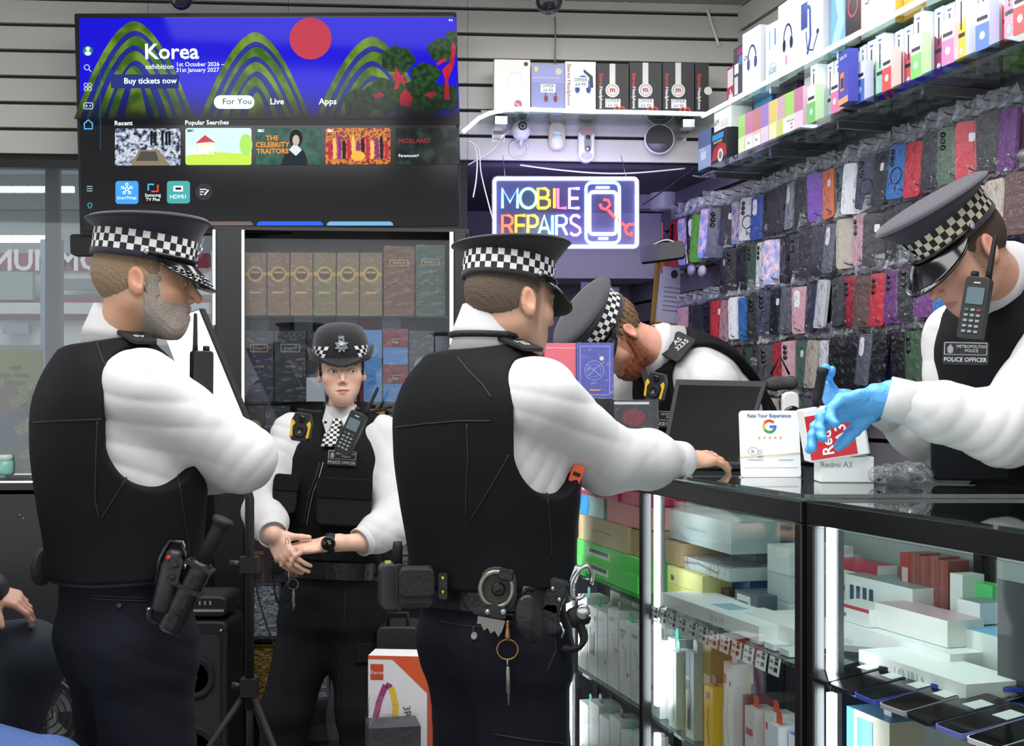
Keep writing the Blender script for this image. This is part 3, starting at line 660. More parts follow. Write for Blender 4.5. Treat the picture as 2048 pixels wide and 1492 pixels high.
# ---- head wear
def star_badge(root, M, s=.022):
    b = MB(); pts = [((s if k % 2 else s*.62)*math.cos(PI*k/8), (s if k % 2 else s*.62)*1.05*math.sin(PI*k/8)) for k in range(16)]
    b.prism(pts, -.003, 0); b.lathe([(s*.5, 0), (s*.5, .003), (s*.36, .004), (s*.36, .003), (s*.3, .005), (1e-6, .006)], 14, M=T((0, -.003, 0)) @ R('X', 90))
    b.prism([(-s*.32, s*.9), (s*.32, s*.9), (s*.42, s*1.35), (s*.15, s*1.2), (0, s*1.55), (-s*.15, s*1.2), (-s*.42, s*1.35)], -.003, 0)
    return b.build('badge', m_silver, root, M)
def peaked_cap(root, M, mcap, braid=False, rx=.087, ry=.107, crx=.133, cry=.128, z0=.044, rows=3, under=None, fr=.016, seg=64, cream=False):
    """M head frame; band, flared crown, peak"""
    bh = .048; yc = -.012
    def ring(ax_, by_, z, tilt=0): return [(ax_*math.cos(2*PI*k/seg), yc+by_*math.sin(2*PI*k/seg), z+tilt*math.sin(2*PI*k/seg)) for k in range(seg)]
    zt = z0+.010+bh
    prof = [(rx+.001, ry+.001, zt-.004, 0), (rx+.004, ry+.004, zt+.004, .002), (crx-.008, cry-.006, zt+.020, fr*.8), (crx, cry, zt+.027, fr), (crx-.0005, cry-.0005, zt+.031, fr), (crx-.005, cry-.005, zt+.035, fr), (crx*.8, cry*.8, zt+.038, fr*.9), (crx*.45, cry*.45, zt+.040, fr*.5), (.002, .002, zt+.041, 0)]
    v = []; f = []
    for a in prof: v += ring(*a)
    for i in range(len(prof)-1): f += [(i*seg+k, i*seg+(k+1) % seg, (i+1)*seg+(k+1) % seg, (i+1)*seg+k) for k in range(seg)]
    crown = kidM(MB().add(v, f, 0, None, True), 'cap', mcap, root, M)
    pp = ring(crx+.001, cry+.001, zt+.029, fr)
    MB().tube(pp, .0016, 5, closed=True).build('piping', mcap, crown)
    b = MB(); n = 46; v = []; f = []; mi = []
    for r in range(rows+1):
        z = z0+.010+bh*r/rows; v += [((rx+.002)*math.cos(2*PI*k/n), yc+(ry+.002)*math.sin(2*PI*k/n), z) for k in range(n)]
    for r in range(rows):
        for k in range(n): f.append((r*n+k, r*n+(k+1) % n, (r+1)*n+(k+1) % n, (r+1)*n+k)); mi.append((r+k) % 2)
    wm = mat('cheque aged cream', '#c9bfa6', .6) if cream else m_chw
    MB().add(v, f, mi).build('chequered_band', [wm, m_chb], crown)
    v = ring(rx+.003, ry+.003, z0)+ring(rx+.0035, ry+.0035, z0+.013)+ring(rx-.004, ry-.004, z0+.013)+ring(rx-.004, ry-.004, z0)
    f = [(i*seg+k, i*seg+(k+1) % seg, ((i+1) % 4)*seg+(k+1) % seg, ((i+1) % 4)*seg+k) for i in range(4) for k in range(seg)]
    MB().add(v, f, 0, None, True).build('head_band', mcap, crown)
    # peak
    v = []; f = []; nt_, ns = 25, 7
    for lay in (0, 1):
        for j in range(ns):
            t = j/(ns-1)
            for i in range(nt_):
                th = math.radians(90+(i/(nt_-1)-.5)*2*72); w = max(0, math.cos(math.radians((i/(nt_-1)-.5)*2*72*1.2)))**.55
                e = .046*w*t; dz = -(.050*w*t**1.15)
                v.append(((rx+.002+e)*math.cos(th), yc+(ry+.002+e*1.1)*math.sin(th), z0+.010+dz-.003*lay))
    L = nt_*ns; mi = []
    for lay in (0, 1):
        for j in range(ns-1):
            for i in range(nt_-1):
                q = (lay*L+j*nt_+i, lay*L+j*nt_+i+1, lay*L+(j+1)*nt_+i+1, lay*L+(j+1)*nt_+i); f.append(q if lay else q[::-1]); mi.append(lay)
    for i in range(nt_-1): a = (ns-1)*nt_+i; f.append((a, a+1, L+a+1, L+a)); mi.append(0)
    pk = MB().add(v, f, mi, None, True).build('peak', [m_pat, under or m_pat], crown)
    rim = [v[(ns-1)*nt_+i] for i in range(nt_)]; MB().tube(rim, .0022, 6).build('peak_rim', m_pat, crown)
    if braid:
        rnd = random.Random(3); sb = MB()
        for row in (4, 5):
            for i in range(3, nt_-3):
                c = Vector(v[row*nt_+i]); sb.sphere(c+Vector((0, 0, .002)), .0055, 0, None, 6, 4, (1, .8, .35))
        for i in range(2, nt_-2): sb.sphere(Vector(v[(ns-1)*nt_+i])+Vector((0, -.003, .003)), .0045, 0, None, 6, 4, (1, 1, .5))
        sb.build('silver_braid', m_silver, crown, None)
    ch = [((rx+.006)*math.cos(math.radians(a)), yc+(ry+.006)*math.sin(math.radians(a)), z0+.014) for a in range(8, 173, 6)]
    MB().tube(ch, .0038, 6).build('chin_strap', m_pat, crown)
    for s in (6, 174):
        MB().sphere(((rx+.008)*math.cos(math.radians(s)), yc+(ry+.008)*math.sin(math.radians(s)), z0+.014), .0065, 0, None, 10, 6).build('button', m_silver, crown)
    star_badge(crown, T((0, yc+ry+.006, zt-.018)) @ R('Z', 180) @ R('X', 8))
    return crown
def patch_frame(loc, nor, rot=0):
    y = -nor; z = Vector((0, 0, 1)); z = (z-y*z.dot(y)).normalized(); x = y.cross(z)
    m = Matrix((x, y, z)).transposed().to_4x4(); m.translation = loc; return m @ R('Y', rot)
def seam(bv, root, pts, r=.0018, m=None, name='seam', lift=.0005, dense=8):
    P = []
    for (a, b) in zip(pts[:-1], pts[1:]):
        for k in range(dense):
            t = k/dense; l, n = hit(bv, a[0]+(b[0]-a[0])*t, a[1]+(b[1]-a[1])*t, lift)
            if l is not None: P.append(l)
    if len(P) < 2: return None
    P2 = [P[0]]
    for p in P[1:]:
        if (p-P2[-1]).length < .08: P2.append(p)
    if len(P2) < 2: return None
    return kid(name, MB().tube(P2, r, 6).mesh(name, m or m_bind), root)
# ---- male torso sections from the belt line up (metres)
SEC = [(-.03, .172, .122, 0), (.08, .174, .126, 0), (.19, .187, .138, 0), (.31, .196, .142, -.002), (.41, .186, .124, -.008), (.465, .15, .095, -.014), (.51, .095, .075, -.016)]
SECF = [(-.03, .142, .108, 0), (.06, .138, .108, .002), (.16, .146, .118, .010), (.25, .155, .122, .012), (.33, .152, .106, 0), (.375, .125, .082, -.010), (.415, .075, .06, -.014)]
def dress(root, Mt, arms, legs, sec=SEC, mtro=m_trou, slv=(.078, .066, .060, .046), vest_h=.0055, vbot=.0, hole=.104, neckhole=None, neckc=(0, -.02), vg=.026, pel=None, fe=False, strap=.068, k_sh=1.0, colh=.052, colM=None, colr=.066, lw=1.0, hx=.050):
    """arms: list of (shoulder, elbow, wrist) ; legs: list of (hip, knee, ankle)"""
    top = sec[-1][0]
    S = SDF().u(loft(Mt, sec, 2.5, 0), .01)
    for (sh, el, wr) in arms:
        S.u(cap(Mt @ Vector((0, -.015, top-.08)), sh, .05, slv[0]*.93), .04)
        S.u(cap(sh, el, slv[0], slv[1]), .03)
        mid = el+(wr-el)*.55
        S.u(cap(el, mid, slv[1], slv[2]), .03); S.u(cap(mid, wr-(wr-el).normalized()*.035, slv[2], slv[3]*.95), .02)
        S.cut(wr+(wr-el).normalized()*.012, (el-wr)) if False else None
    for (sh, el, wr) in arms:
        ax = (wr-el).normalized(); S.sub(cap(wr+ax*(.055+.0), wr+ax*.11, .055), .004)
    S.disp(lambda P: fold(P))
    shirt = kid('shirt', S.mesh('shirt', .0055, m_shirt), root)
    # cuffs
    for (sh, el, wr) in arms:
        ax = (wr-el).normalized(); q = ax.to_track_quat('Z', 'Y').to_matrix().to_4x4(); q.translation = wr-ax*.045
        r = slv[3]
        kidM(MB().lathe([(r*.93, -.012), (r*1.02, -.008), (r*.99, .03), (r*.97, .05), (r*.9, .051), (r*.9, .02)], 24), 'cuff', m_shirt, root, q)
    # collar: a folded band around the neck
    cm = colM or Mt @ T((0, neckc[1], top+.012)); cr = colr
    prof = [(cr*1.25, -.06), (cr*1.1, -.02), (cr*1.0, .0), (cr*.94, colh*.6), (cr*.92, colh*.8), (cr*.95, colh*.82), (cr*1.05, colh*.45), (cr*1.17, .004), (cr*1.2, -.012), (cr*1.14, -.015), (cr*1.3, -.06)]
    kidM(MB().lathe(prof, 32, ell=(1, 1.08)), 'collar', m_shirt, root, cm)
    # vest
    V = SDF().u(loft(Mt, sec[:-1]+[(top-.012, sec[-1][1]*1.1, sec[-1][2], sec[-1][3])], 2.6, vg), .01)
    for (sh, el, wr) in arms: V.u(cap(Mt @ Vector((0, -.02, top-.055)), Mt @ ((Mt.inverted() @ sh)*.80+Vector((0, 0, (top-.055)*.20+.020))), .074, strap), .03)
    for (sh, el, wr) in arms:
        l = Mt.inverted() @ sh; s = 1 if l.x > 0 else -1
        V.sub(cap(Mt @ Vector((s*(abs(l.x)+hx), l.y, l.z+.035)), Mt @ Vector((s*(abs(l.x)+hx+.01), l.y+.01, l.z-.10)), hole*.88, hole*1.05), .006)
    V.sub(cap(Mt @ Vector((0, neckc[1], top-.05)), Mt @ Vector((0, neckc[1]+.01, top+.1)), .064, .085), .008)
    V.sub(cap(Mt @ Vector((0, .11, top-.02)), Mt @ Vector((0, .16, top+.08)), .05, .08), .008)
    V.cut(Mt @ Vector((0, 0, vbot)), Mt.to_3x3() @ Vector((0, 0, 1)))
    vest = kid('vest', V.mesh('vest', vest_h, m_vest), root)
    # trousers
    Q = SDF(); pl = pel or Mt
    hw = sec[0][1]; hd = sec[0][2]
    Q.u(loft(pl, [(-.20, hw*1.02, hd*.95, 0), (-.12, hw*1.06, hd*1.10, -.008), (-.05, hw*1.0, hd*1.03, -.004), (.02, hw*1.035, hd*1.035, 0), (.055, hw*1.04, hd*1.04, 0)], 2.4), .02)
    for (hp, kn, an) in legs:
        Q.u(cap(hp, kn, .106*(hw/.172)**.5, .092*lw), .05); Q.u(cap(kn, an, .092*lw, .08*lw), .03)
    Q.disp(lambda P: fold(P, .0055, 62))
    tr = kid('trousers', Q.mesh('trousers', .007, mtro), root)
    for (hp, kn, an) in legs:
        f = (an-kn).normalized(); g = pl.to_3x3() @ Vector((0, 1, 0)); g.z = 0; g.normalize()
        B = SDF().u(cap(an+Vector((0, 0, .02)), an+Vector((0, 0, -.02)), .055), .02).u(cap(an+Vector((0, 0, -.045)), an+g*.13+Vector((0, 0, -.05)), .042, .036), .03)
        B.cut(Vector((0, 0, .003)), (0, 0, 1)); kid('boot', B.mesh('boot', .012, m_leath), root)
    return shirt, vest, tr
def core(S, Mt, arms, sec):
    top = sec[-1][0]
    S.u(cap(Mt @ Vector((0, 0, .02)), Mt @ Vector((0, -.01, top-.06)), .045), .02)
    for (sh, el, wr) in arms:
        S.u(cap(Mt @ Vector((0, -.015, top-.08)), sh, .035, .028), .02); S.u(cap(sh, el, .027, .025), .01); S.u(cap(el, wr, .025, .026), .01)
def feet(Mt, hw=.09, knee=.03):
    """standing legs straight down below the torso frame"""
    out = []
    for s in (-1, 1):
        h = Mt @ Vector((s*hw, 0, -.14)); f = Mt.to_3x3() @ Vector((0, 1, 0)); f.z = 0
        r = Mt.to_3x3() @ Vector((1, 0, 0)); r.z = 0
        out.append((h, Vector((h.x, h.y, .48))+f*knee+r*s*.01, Vector((h.x, h.y, .09))+r*s*.02))
    return out
# ================================================================ officer with arms folded, back towards us on the left
def officer_left():
    Pc = W(250, 1160, 2.82); Nb = W(228, 678, 2.83); root = thing('person', 'police officer with silver-braided peak cap and grey beard, arms folded, facing right', 'person', (Pc.x, Pc.y, 0))
    Mt = tf(Pc, Nb, 54)
    shR = Mt @ Vector((.172, -.005, .405)); shL = Mt @ Vector((-.172, -.005, .40))
    arms = [(shR, W(482, 915, 2.78), W(300, 955, 3.02)), (shL, Mt @ Vector((-.20, .10, .15)), Mt @ Vector((-.10, .20, .24)))]
    sh, ve, tr = dress(root, Mt, arms, feet(Mt, .078), slv=(.080, .070, .064, .046), vbot=.012, colM=FX(W(240, 668, 2.815), 62, 8), colr=.062, colh=.07)
    Mh = FX(W(291, 562, 2.79), 78, 4); B = SDF(); head_ops(B, Mh, W(232, 690, 2.82), .98, neck=.058)
    core(B, Mt, arms, SEC)
    for i, (a, b, c) in enumerate(arms):
        hand_ops(B, frame(c, (0, 0, 1), y=(c-b)), 1, (30, 30, 30, 30))
    def hair(x, y, z): return np.clip((z+.060+.4*np.clip(y+.03, 0, 1))/.03, 0, 1)*np.clip((.035-y)/.012, 0, 1)*((np.abs(x) < .0775) | (z > .03) | (y < -.042))*.75
    B.sub(cap(Mt @ Vector((0, 0, -.3)), Mt @ Vector((0, 0, -.2)), .01), .001)
    kid('body', B.mesh('body', .0031, m_skin, skincol(Mh, .98, '#c69679', '#a8685c', '#8a6a50', '#a89c90', .6, '#a58a6c', hair)), root)
    eyes(root, Mh, .98)
    # tufted grey beard and short hair shells
    H = SDF().u(ell((0, -.016, .02), (.0765, .0985, .088), Mh), .01)
    H.sub(ell((0, .10, -.02), (.09, .088, .12), Mh), .004); H.sub(ell((0, -.02, -.115), (.1, .16, .062), Mh), .02)
    for s in (-1, 1): H.sub(ell((s*.082, -.006, -.02), (.03, .026, .046), Mh), .004)
    H.disp(lambda P: (.0012*np.sin(420*P[:, 0]+300*P[:, 2])*np.sin(380*P[:, 1]+210*P[:, 2])).astype(np.float32))
    kid('hair', H.mesh('hair', .003, mat('cropped sandy hair', '#9c8468', .8, bump=.6, bscale=400)), root)
    # short grey beard: a thin shell over the jaw
    Bd = SDF(); head_ops(Bd, Mh, W(232, 690, 2.82), .98, neck=.058, aper=False)
    Bd.disp(lambda P: (-.0022+.0010*np.sin(520*P[:, 0]+330*P[:, 2])*np.sin(470*P[:, 1]+260*P[:, 2])).astype(np.float32))
    Mi_ = np.array(Mh.inverted(), np.float32)
    def region(P):
        q = (P @ Mi_[:3, :3].T+Mi_[:3, 3])/.98; x, y, z = np.abs(q[:, 0]), q[:, 1], q[:, 2]
        wob = .003*np.sin(300*q[:, 1]+200*z)
        A = np.maximum(z+.046+wob-.35*np.maximum(.03-y, 0), .004-y); Bq = np.maximum(np.maximum(.050-x, .006-y+wob), np.maximum(y-.034+wob, z-.010)); Cq = np.maximum(np.maximum(x-.027, z+.048), np.maximum(-.064-z, .07-y))
        e = (np.sqrt((x/.023)**2+((z+.0665)/.0085)**2)-1)*.0085
        return np.maximum(np.maximum(np.minimum(np.minimum(A, Bq), Cq), -np.where(y > .07, e, 1)), -.124-z)
    Bd.ops.append(('i', (region, None, 0), 0))
    kid('beard', Bd.mesh('beard', .0028, mat('short grey beard', '#b3a79b', .85, bump=.7, bscale=420, var=.3)), root)
    peaked_cap(root, Mh @ T((0, .0, -.004)) @ R('X', -4), m_cap, True)
    bv = bvh_of(ve)
    seam(bv, root, [(68, 845), (120, 842), (180, 840), (238, 838)]); seam(bv, root, [(192, 682), (205, 720), (225, 760), (236, 775)])
    seam(bv, root, [(195, 842), (192, 920), (190, 1000), (200, 1042)]); seam(bv, root, [(282, 905), (250, 960), (220, 1010), (200, 1042)]); seam(bv, root, [(352, 915), (360, 980), (372, 1060), (380, 1120)])
    # armhole binding
    bt = bvh_of(tr); seam(bt, root, [(182, 1190), (220, 1192), (262, 1195), (300, 1196)], .002, m_bind, 'pocket_welt'); seam(bt, root, [(182, 1197), (220, 1199), (262, 1201), (300, 1202)], .002, m_bind, 'pocket_welt')
    l, n = hit(bt, 239, 1211, .001)
    if l: kidM(MB().lathe([(.006, 0), (.006, .003), (.004, .004), (.001, .003)], 12, M=R('X', 90)), 'button', m_dark, root, patch_frame(l, n))
    epaulette(root, (sh, ve), Mt @ Vector((.085, 0, .5)), Mt @ Vector((.175, .005, .5)), 'AS', .055, .022, 90)
    # belt
    belt(root, Mt, m_nylon, .186, .140, .02, .03)
    return root, ve, tr, Mt
def belt(root, Mt, m, a, b, z=-.005, h=.05):
    v = []; n = 48
    for (g, zz) in ((0, z-h/2), (.004, z-h/2), (.004, z+h/2), (0, z+h/2)): 
        for k in range(n):
            t = 2*PI*k/n; c, s = math.cos(t), math.sin(t); e = 2/2.4
            v.append(((a+g)*math.copysign(abs(c)**e, c), (b+g)*math.copysign(abs(s)**e, s), zz))
    f = [(i*n+k, i*n+(k+1) % n, ((i+1) % 4)*n+(k+1) % n, ((i+1) % 4)*n+k) for i in range(4) for k in range(n)]
    return kidM(MB().add(v, f), 'belt', m, root, Mt)
def epaulette(root, objs, a, b, label=None, size=.06, ts=.022, trot=0, lift=.006, length=None):
    """shoulder slide lying on the shoulder between two plan positions"""
    bv = bvh_of(*objs); P = []
    for p in (a, b):
        l, n, i, ds = bv.ray_cast(Vector((p.x, p.y, p.z+.5)), Vector((0, 0, -1)))
        P.append((l if l else p)+Vector((0, 0, lift)))
    x = P[1]-P[0]; L = length or x.length*1.05; c = (P[0]+P[1])/2
    bv2 = bv.ray_cast(Vector((c.x, c.y, c.z+.5)), Vector((0, 0, -1)))[0]
    if bv2: c.z = max(c.z, bv2.z+lift)
    ax = x.normalized(); yv = Vector((0, 0, 1)).cross(ax).normalized(); up = ax.cross(yv)
    M = Matrix((ax, -up, yv)).transposed().to_4x4(); M.translation = c          # plate normal (-y) points up
    o = kidM(MB().rbox((0, 0, 0), (L, .009, size), .012), 'epaulette', m_nylon, root, M, .002)
    if label: text(label, ts, m_txt, o, T((L*.12, -.0052, 0)) @ R('Y', trot), 'number', bold=.0004)
    return o
OL = officer_left()
# ================================================================ officer in the middle, back towards us, leaning on the counter
def officer_middle():
    Pc = W(985, 1165, 2.86); Nb = W(962, 676, 2.87); root = thing('person', 'police officer seen from behind with one white sleeve stretched onto the counter', 'person', (Pc.x, Pc.y, 0))
    Mt = tf(Pc, Nb, 50)
    shR = Mt @ Vector((.175, .005, .395)); shL = Mt @ Vector((-.172, 0, .395))
    wr = W(1362, 920, 3.10)
    arms = [(shR, W(1212, 918, 2.90), wr), (shL, Mt @ Vector((-.20, .10, .13)), Mt @ Vector((-.14, .20, .24)))]
    sh, ve, tr = dress(root, Mt, arms, feet(Mt, .078), slv=(.085, .074, .068, .046), colM=FX(W(975, 668, 2.85), 50, 8), colr=.062, colh=.07)
    Mh = FX(W(1022, 602, 2.86), 52, 6); B = SDF(); head_ops(B, Mh, W(962, 690, 2.86), 1.0, neck=.058)
    core(B, Mt, arms, SEC)
    d = (W(1448, 914, 3.22)-wr).normalized(); Mhd = frame(wr+d*.01, d.cross(Vector((.15, -.25, 1))), y=d)
    hand_ops(B, Mhd, 1 if (Mhd.to_3x3() @ Vector((1, 0, 0))).y > 0 else -1, ((2, 6, 4), (5, 12, 8), (8, 14, 10), (12, 18, 12)), 5, thumb=(.06, .075, -.012))
    hand_ops(B, frame(arms[1][2], (0, 0, 1), y=arms[1][2]-arms[1][1]), 1, (30, 30, 30, 30))
    def hair(x, y, z): return np.clip((z+.055+.4*np.clip(y+.03, 0, 1))/.03, 0, 1)*np.clip((.035-y)/.012, 0, 1)*((np.abs(x) < .0775) | (z > .03) | (y < -.042))*.8
    kid('body', B.mesh('body', .0031, m_skin, skincol(Mh, 1, '#d3a489', '#b07468', '#6a4c3a', '#9c8676', .5, '#6d5a4a', hair)), root)
    eyes(root, Mh, 1)
    H = SDF().u(ell((0, -.016, .02), (.0765, .0995, .09), Mh), .01)
    H.sub(ell((0, .10, -.02), (.09, .088, .12), Mh), .004); H.sub(ell((0, -.02, -.105), (.1, .16, .062), Mh), .02)
    for s in (-1, 1): H.sub(ell((s*.082, -.006, -.02), (.03, .026, .046), Mh), .004)
    H.disp(lambda P: (.0012*np.sin(420*P[:, 0]+300*P[:, 2])*np.sin(380*P[:, 1]+210*P[:, 2])).astype(np.float32))
    kid('hair', H.mesh('hair', .003, mat('cropped brown hair', '#6b5a4c', .8, bump=.6, bscale=400)), root)
    peaked_cap(root, Mh @ T((0, 0, -.008)) @ R('X', -2) @ R('Y', -3), m_capb, under=m_under)
    bv = bvh_of(ve)
    seam(bv, root, [(783, 856), (850, 848), (920, 842), (990, 842)]); seam(bv, root, [(915, 715), (940, 745), (965, 770), (985, 800)])
    seam(bv, root, [(934, 848), (936, 920), (932, 990), (932, 1040)]); seam(bv, root, [(1018, 910), (990, 960), (960, 1010), (935, 1050)]); seam(bv, root, [(1090, 925), (1095, 1000), (1100, 1060), (1104, 1125)])
    bt = bvh_of(tr); seam(bt, root, [(882, 1243), (930, 1252), (985, 1256), (1015, 1255)], .002, m_bind, 'pocket_welt')
    seam(bt, root, [(1106, 1250), (1112, 1300), (1090, 1350)], .002, m_bind, 'pocket_edge'); seam(bt, root, [(985, 1468), (1060, 1480), (1135, 1488)], .002, m_bind, 'pocket_flap_edge')
    l, n = hit(bt, 950, 1272, .001)
    if l: kidM(MB().lathe([(.008, 0), (.008, .003), (.0055, .004), (.0045, .003), (.001, .003)], 14, M=R('X', 90)), 'button', m_grey, root, patch_frame(l, n))
    seam(bt, root, [(948, 1254), (948, 1268)], .004, m_bind, 'pocket_tab')
    epaulette(root, (sh, ve), Mt @ Vector((.075, 0, .5)), Mt @ Vector((.172, .005, .5)), 'AS\n274', .06, .02, 90)
    # lanyard round the collar with a small crest
    ly = [FX(W(975, 672, 2.85), 50, 10) @ Vector((.075*math.cos(t), .082*math.sin(t), .0+.012*math.sin(t))) for t in [2*PI*k/36 for k in range(36)]]
    kid('lanyard', MB().tube(ly, .0075, 6, closed=True).mesh('lanyard', m_nylon), root)
    belt(root, Mt, m_leath, .185, .137, -.012, .055)
    return root, ve, tr, Mt
OM = officer_middle()
# ================================================================ woman officer standing by the display, hands crossed
def bowler(root, M, rx=.083, ry=.103):
    yc = -.012; seg = 48
    prof = [(1.0, .030), (1.03, .036), (1.04, .060), (1.03, .085), (.97, .108), (.82, .128), (.55, .139), (.25, .143), (.01, .144)]
    hat = kidM(MB().lathe(prof, seg, ell=(rx, ry), M=T((0, yc, 0))), 'bowler_hat', m_capb, root, M)
    v = []; n = seg; rows = [(1.0, .034, 0), (1.12, .028, 0), (1.22, .030, .012), (1.27, .036, .022), (1.25, .038, .024), (1.12, .033, .004), (1.0, .04, 0)]
    for (k_, z, up) in rows:
        for k in range(n):
            t = 2*PI*k/n; c, s = math.cos(t), math.sin(t); side = abs(c)**1.5; fr = max(0, s)**2
            kk = 1+(k_-1)*(1+.15*max(0, s)); v.append((rx*kk*c, yc+ry*kk*s, z+up*side*1.4-(k_-1)*.085*fr-(k_-1)*.05*max(0, -s)))
    f = [(i*n+k, i*n+(k+1) % n, (i+1)*n+(k+1) % n, (i+1)*n+k) for i in range(len(rows)-1) for k in range(n)]
    MB().add(v, f, 0, None, True).build('brim', m_capb, hat)
    for side in (-1, 1):                                           # slanted cheques on each side of the band
        v = []; f = []; mi = []; R_, C_ = 3, 9
        for r in range(R_+1):
            for c in range(C_+1):
                a = math.radians(90-side*(38+c*9)+side*(r*4)); z = .038+r*.0115; v.append((rx*1.055*math.cos(a), yc+ry*1.055*math.sin(a), z))
        for r in range(R_):
            for c in range(C_): f.append((r*(C_+1)+c, r*(C_+1)+c+1, (r+1)*(C_+1)+c+1, (r+1)*(C_+1)+c)); mi.append((r+c) % 2)
        MB().add(v, f, mi).build('chequered_band', [m_chw, m_chb], hat)
    star_badge(hat, T((0, yc+ry*1.065, .076)) @ R('Z', 180) @ R('X', 4), .0225)
    return hat
def radio(M, label, sc=1.0, group=None):
    o = thing('handheld_radio', label, 'radio', M @ Matrix.Scale(sc, 4) if False else M)
    k = sc
    MB().rbox((0, 0, 0), (.052*k, .03*k, .135*k), .008*k).build('body', m_dark, o, None, .002)
    MB().rbox((0, -.016*k, .026*k), (.036*k, .003*k, .036*k), .003*k).build('display', mat('radio display', '#5d7076', .2), o)
    MB().tube([(.017*k, 0, .066*k), (.017*k, 0, .085*k), (.017*k, 0, .155*k), (.017*k, 0, .160*k)], [.0075*k, .0065*k, .005*k, .0035*k], 8).build('antenna', m_blackm, o)
    MB().lathe([(.0085*k, .066*k), (.0085*k, .078*k), (.006*k, .08*k)], 12, M=T((-.012*k, 0, 0))).build('knob', m_blackm, o)
    bm_ = MB().rbox((0, 0, 0), (.0085*k, .003*k, .0052*k), .002*k).mesh('key', mat('radio key', '#8d9094', .5))
    bg = MB().rbox((0, 0, 0), (.0085*k, .003*k, .0052*k), .002*k).mesh('key', mat('radio key green', '#3a6a48', .5)); br = MB().rbox((0, 0, 0), (.0085*k, .003*k, .0052*k), .002*k).mesh('key', mat('radio key red', '#8a2a2e', .5))
    for r in range(5):
        for c in range(3): obj('key', bg if (r, c) == (0, 0) else br if (r, c) == (0, 2) else bm_, o, T(((c-1)*.0125*k, -.0165*k, (-.004-r*.0115)*k)))
    MB().box((0, -.0155*k, .054*k), (.014*k, .001*k, .003*k)).build('name_plate', m_txt, o)
    return o
def bodycam(M, label, k=1.0):
    o = thing('body_camera', label, 'camera', M)
    MB().prism([(-.03*k, -.03*k), (-.022*k, -.042*k), (.022*k, -.042*k), (.03*k, -.03*k), (.031*k, .02*k), (.022*k, .044*k), (-.022*k, .044*k), (-.031*k, .02*k)], -.012*k, .012*k).build('body', m_dark, o, None, .002)
    my = mat('camera yellow', '#d8b21c', .5)
    for s in (-1, 1): MB().prism([(s*.028*k, -.03*k), (s*.021*k, -.03*k), (s*.024*k, .0), (s*.017*k, .012*k), (s*.026*k, .022*k), (s*.031*k, .012*k)][::s], -.0135*k, -.012*k).build('yellow_trim', my, o)
    MB().lathe([(.018*k, 0), (.018*k, .003*k), (.014*k, .004*k), (.012*k, .002*k), (.001, .002*k)], 20, M=T((0, -.012*k, -.012*k)) @ R('X', 90)).build('button', m_blackm, o)
    MB().lathe([(.010*k, 0), (.010*k, .004*k), (.007*k, .005*k), (.001, .003*k)], 16, M=T((0, -.012*k, .026*k)) @ R('X', 90)).build('lens', m_pat, o)
    MB().prism([(-.004*k, -.018*k), (.004*k, -.018*k), (0, -.007*k)], -.017*k, -.016*k).build('mark', m_grey, o)
    return o
def id_patch(root, M, k=1.0):
    p = kidM(MB().rbox((0, 0, 0), (.105*k, .006, .056*k), .004), 'name_patch', m_nylon, root, M)
    text('POLICE OFFICER', .0145*k, m_txt, p, T((0, -.0035, -.017*k)), 'lettering', bold=.0002, sx=.92)
    MB().rbox((0, -.0032, .010*k), (.098*k, .001, .030*k), .002).build('border', m_txt, p); MB().rbox((0, -.0038, .010*k), (.095*k, .001, .027*k), .002).build('field', m_nylon, p)
    text('METROPOLITAN\nPOLICE', .0105*k, m_txt, p, T((.014*k, -.0045, .010*k)), 'lettering', sx=.9)
    MB().prism([(-.041*k, .0), (-.035*k, -.002*k), (-.029*k, 0), (-.028*k, .012*k), (-.035*k, .021*k), (-.042*k, .012*k)], -.0046, -.0042).build('crest', m_grey, p)
    return p
def chain(path, r=.0012, m=None):
    return MB().tube(path, r, 5).mesh('cord', m or m_dark)
def coil(a, b, sag, r, turns, w, n=None):
    a, b = Vector(a), Vector(b); n = n or turns*8; P = []
    for i in range(n+1):
        t = i/n; p = a+(b-a)*t+Vector(sag)*4*t*(1-t); an = 2*PI*turns*t
        P.append(p+Vector((math.cos(an)*w, math.sin(an)*w*.8, math.sin(an)*w)))
    return P
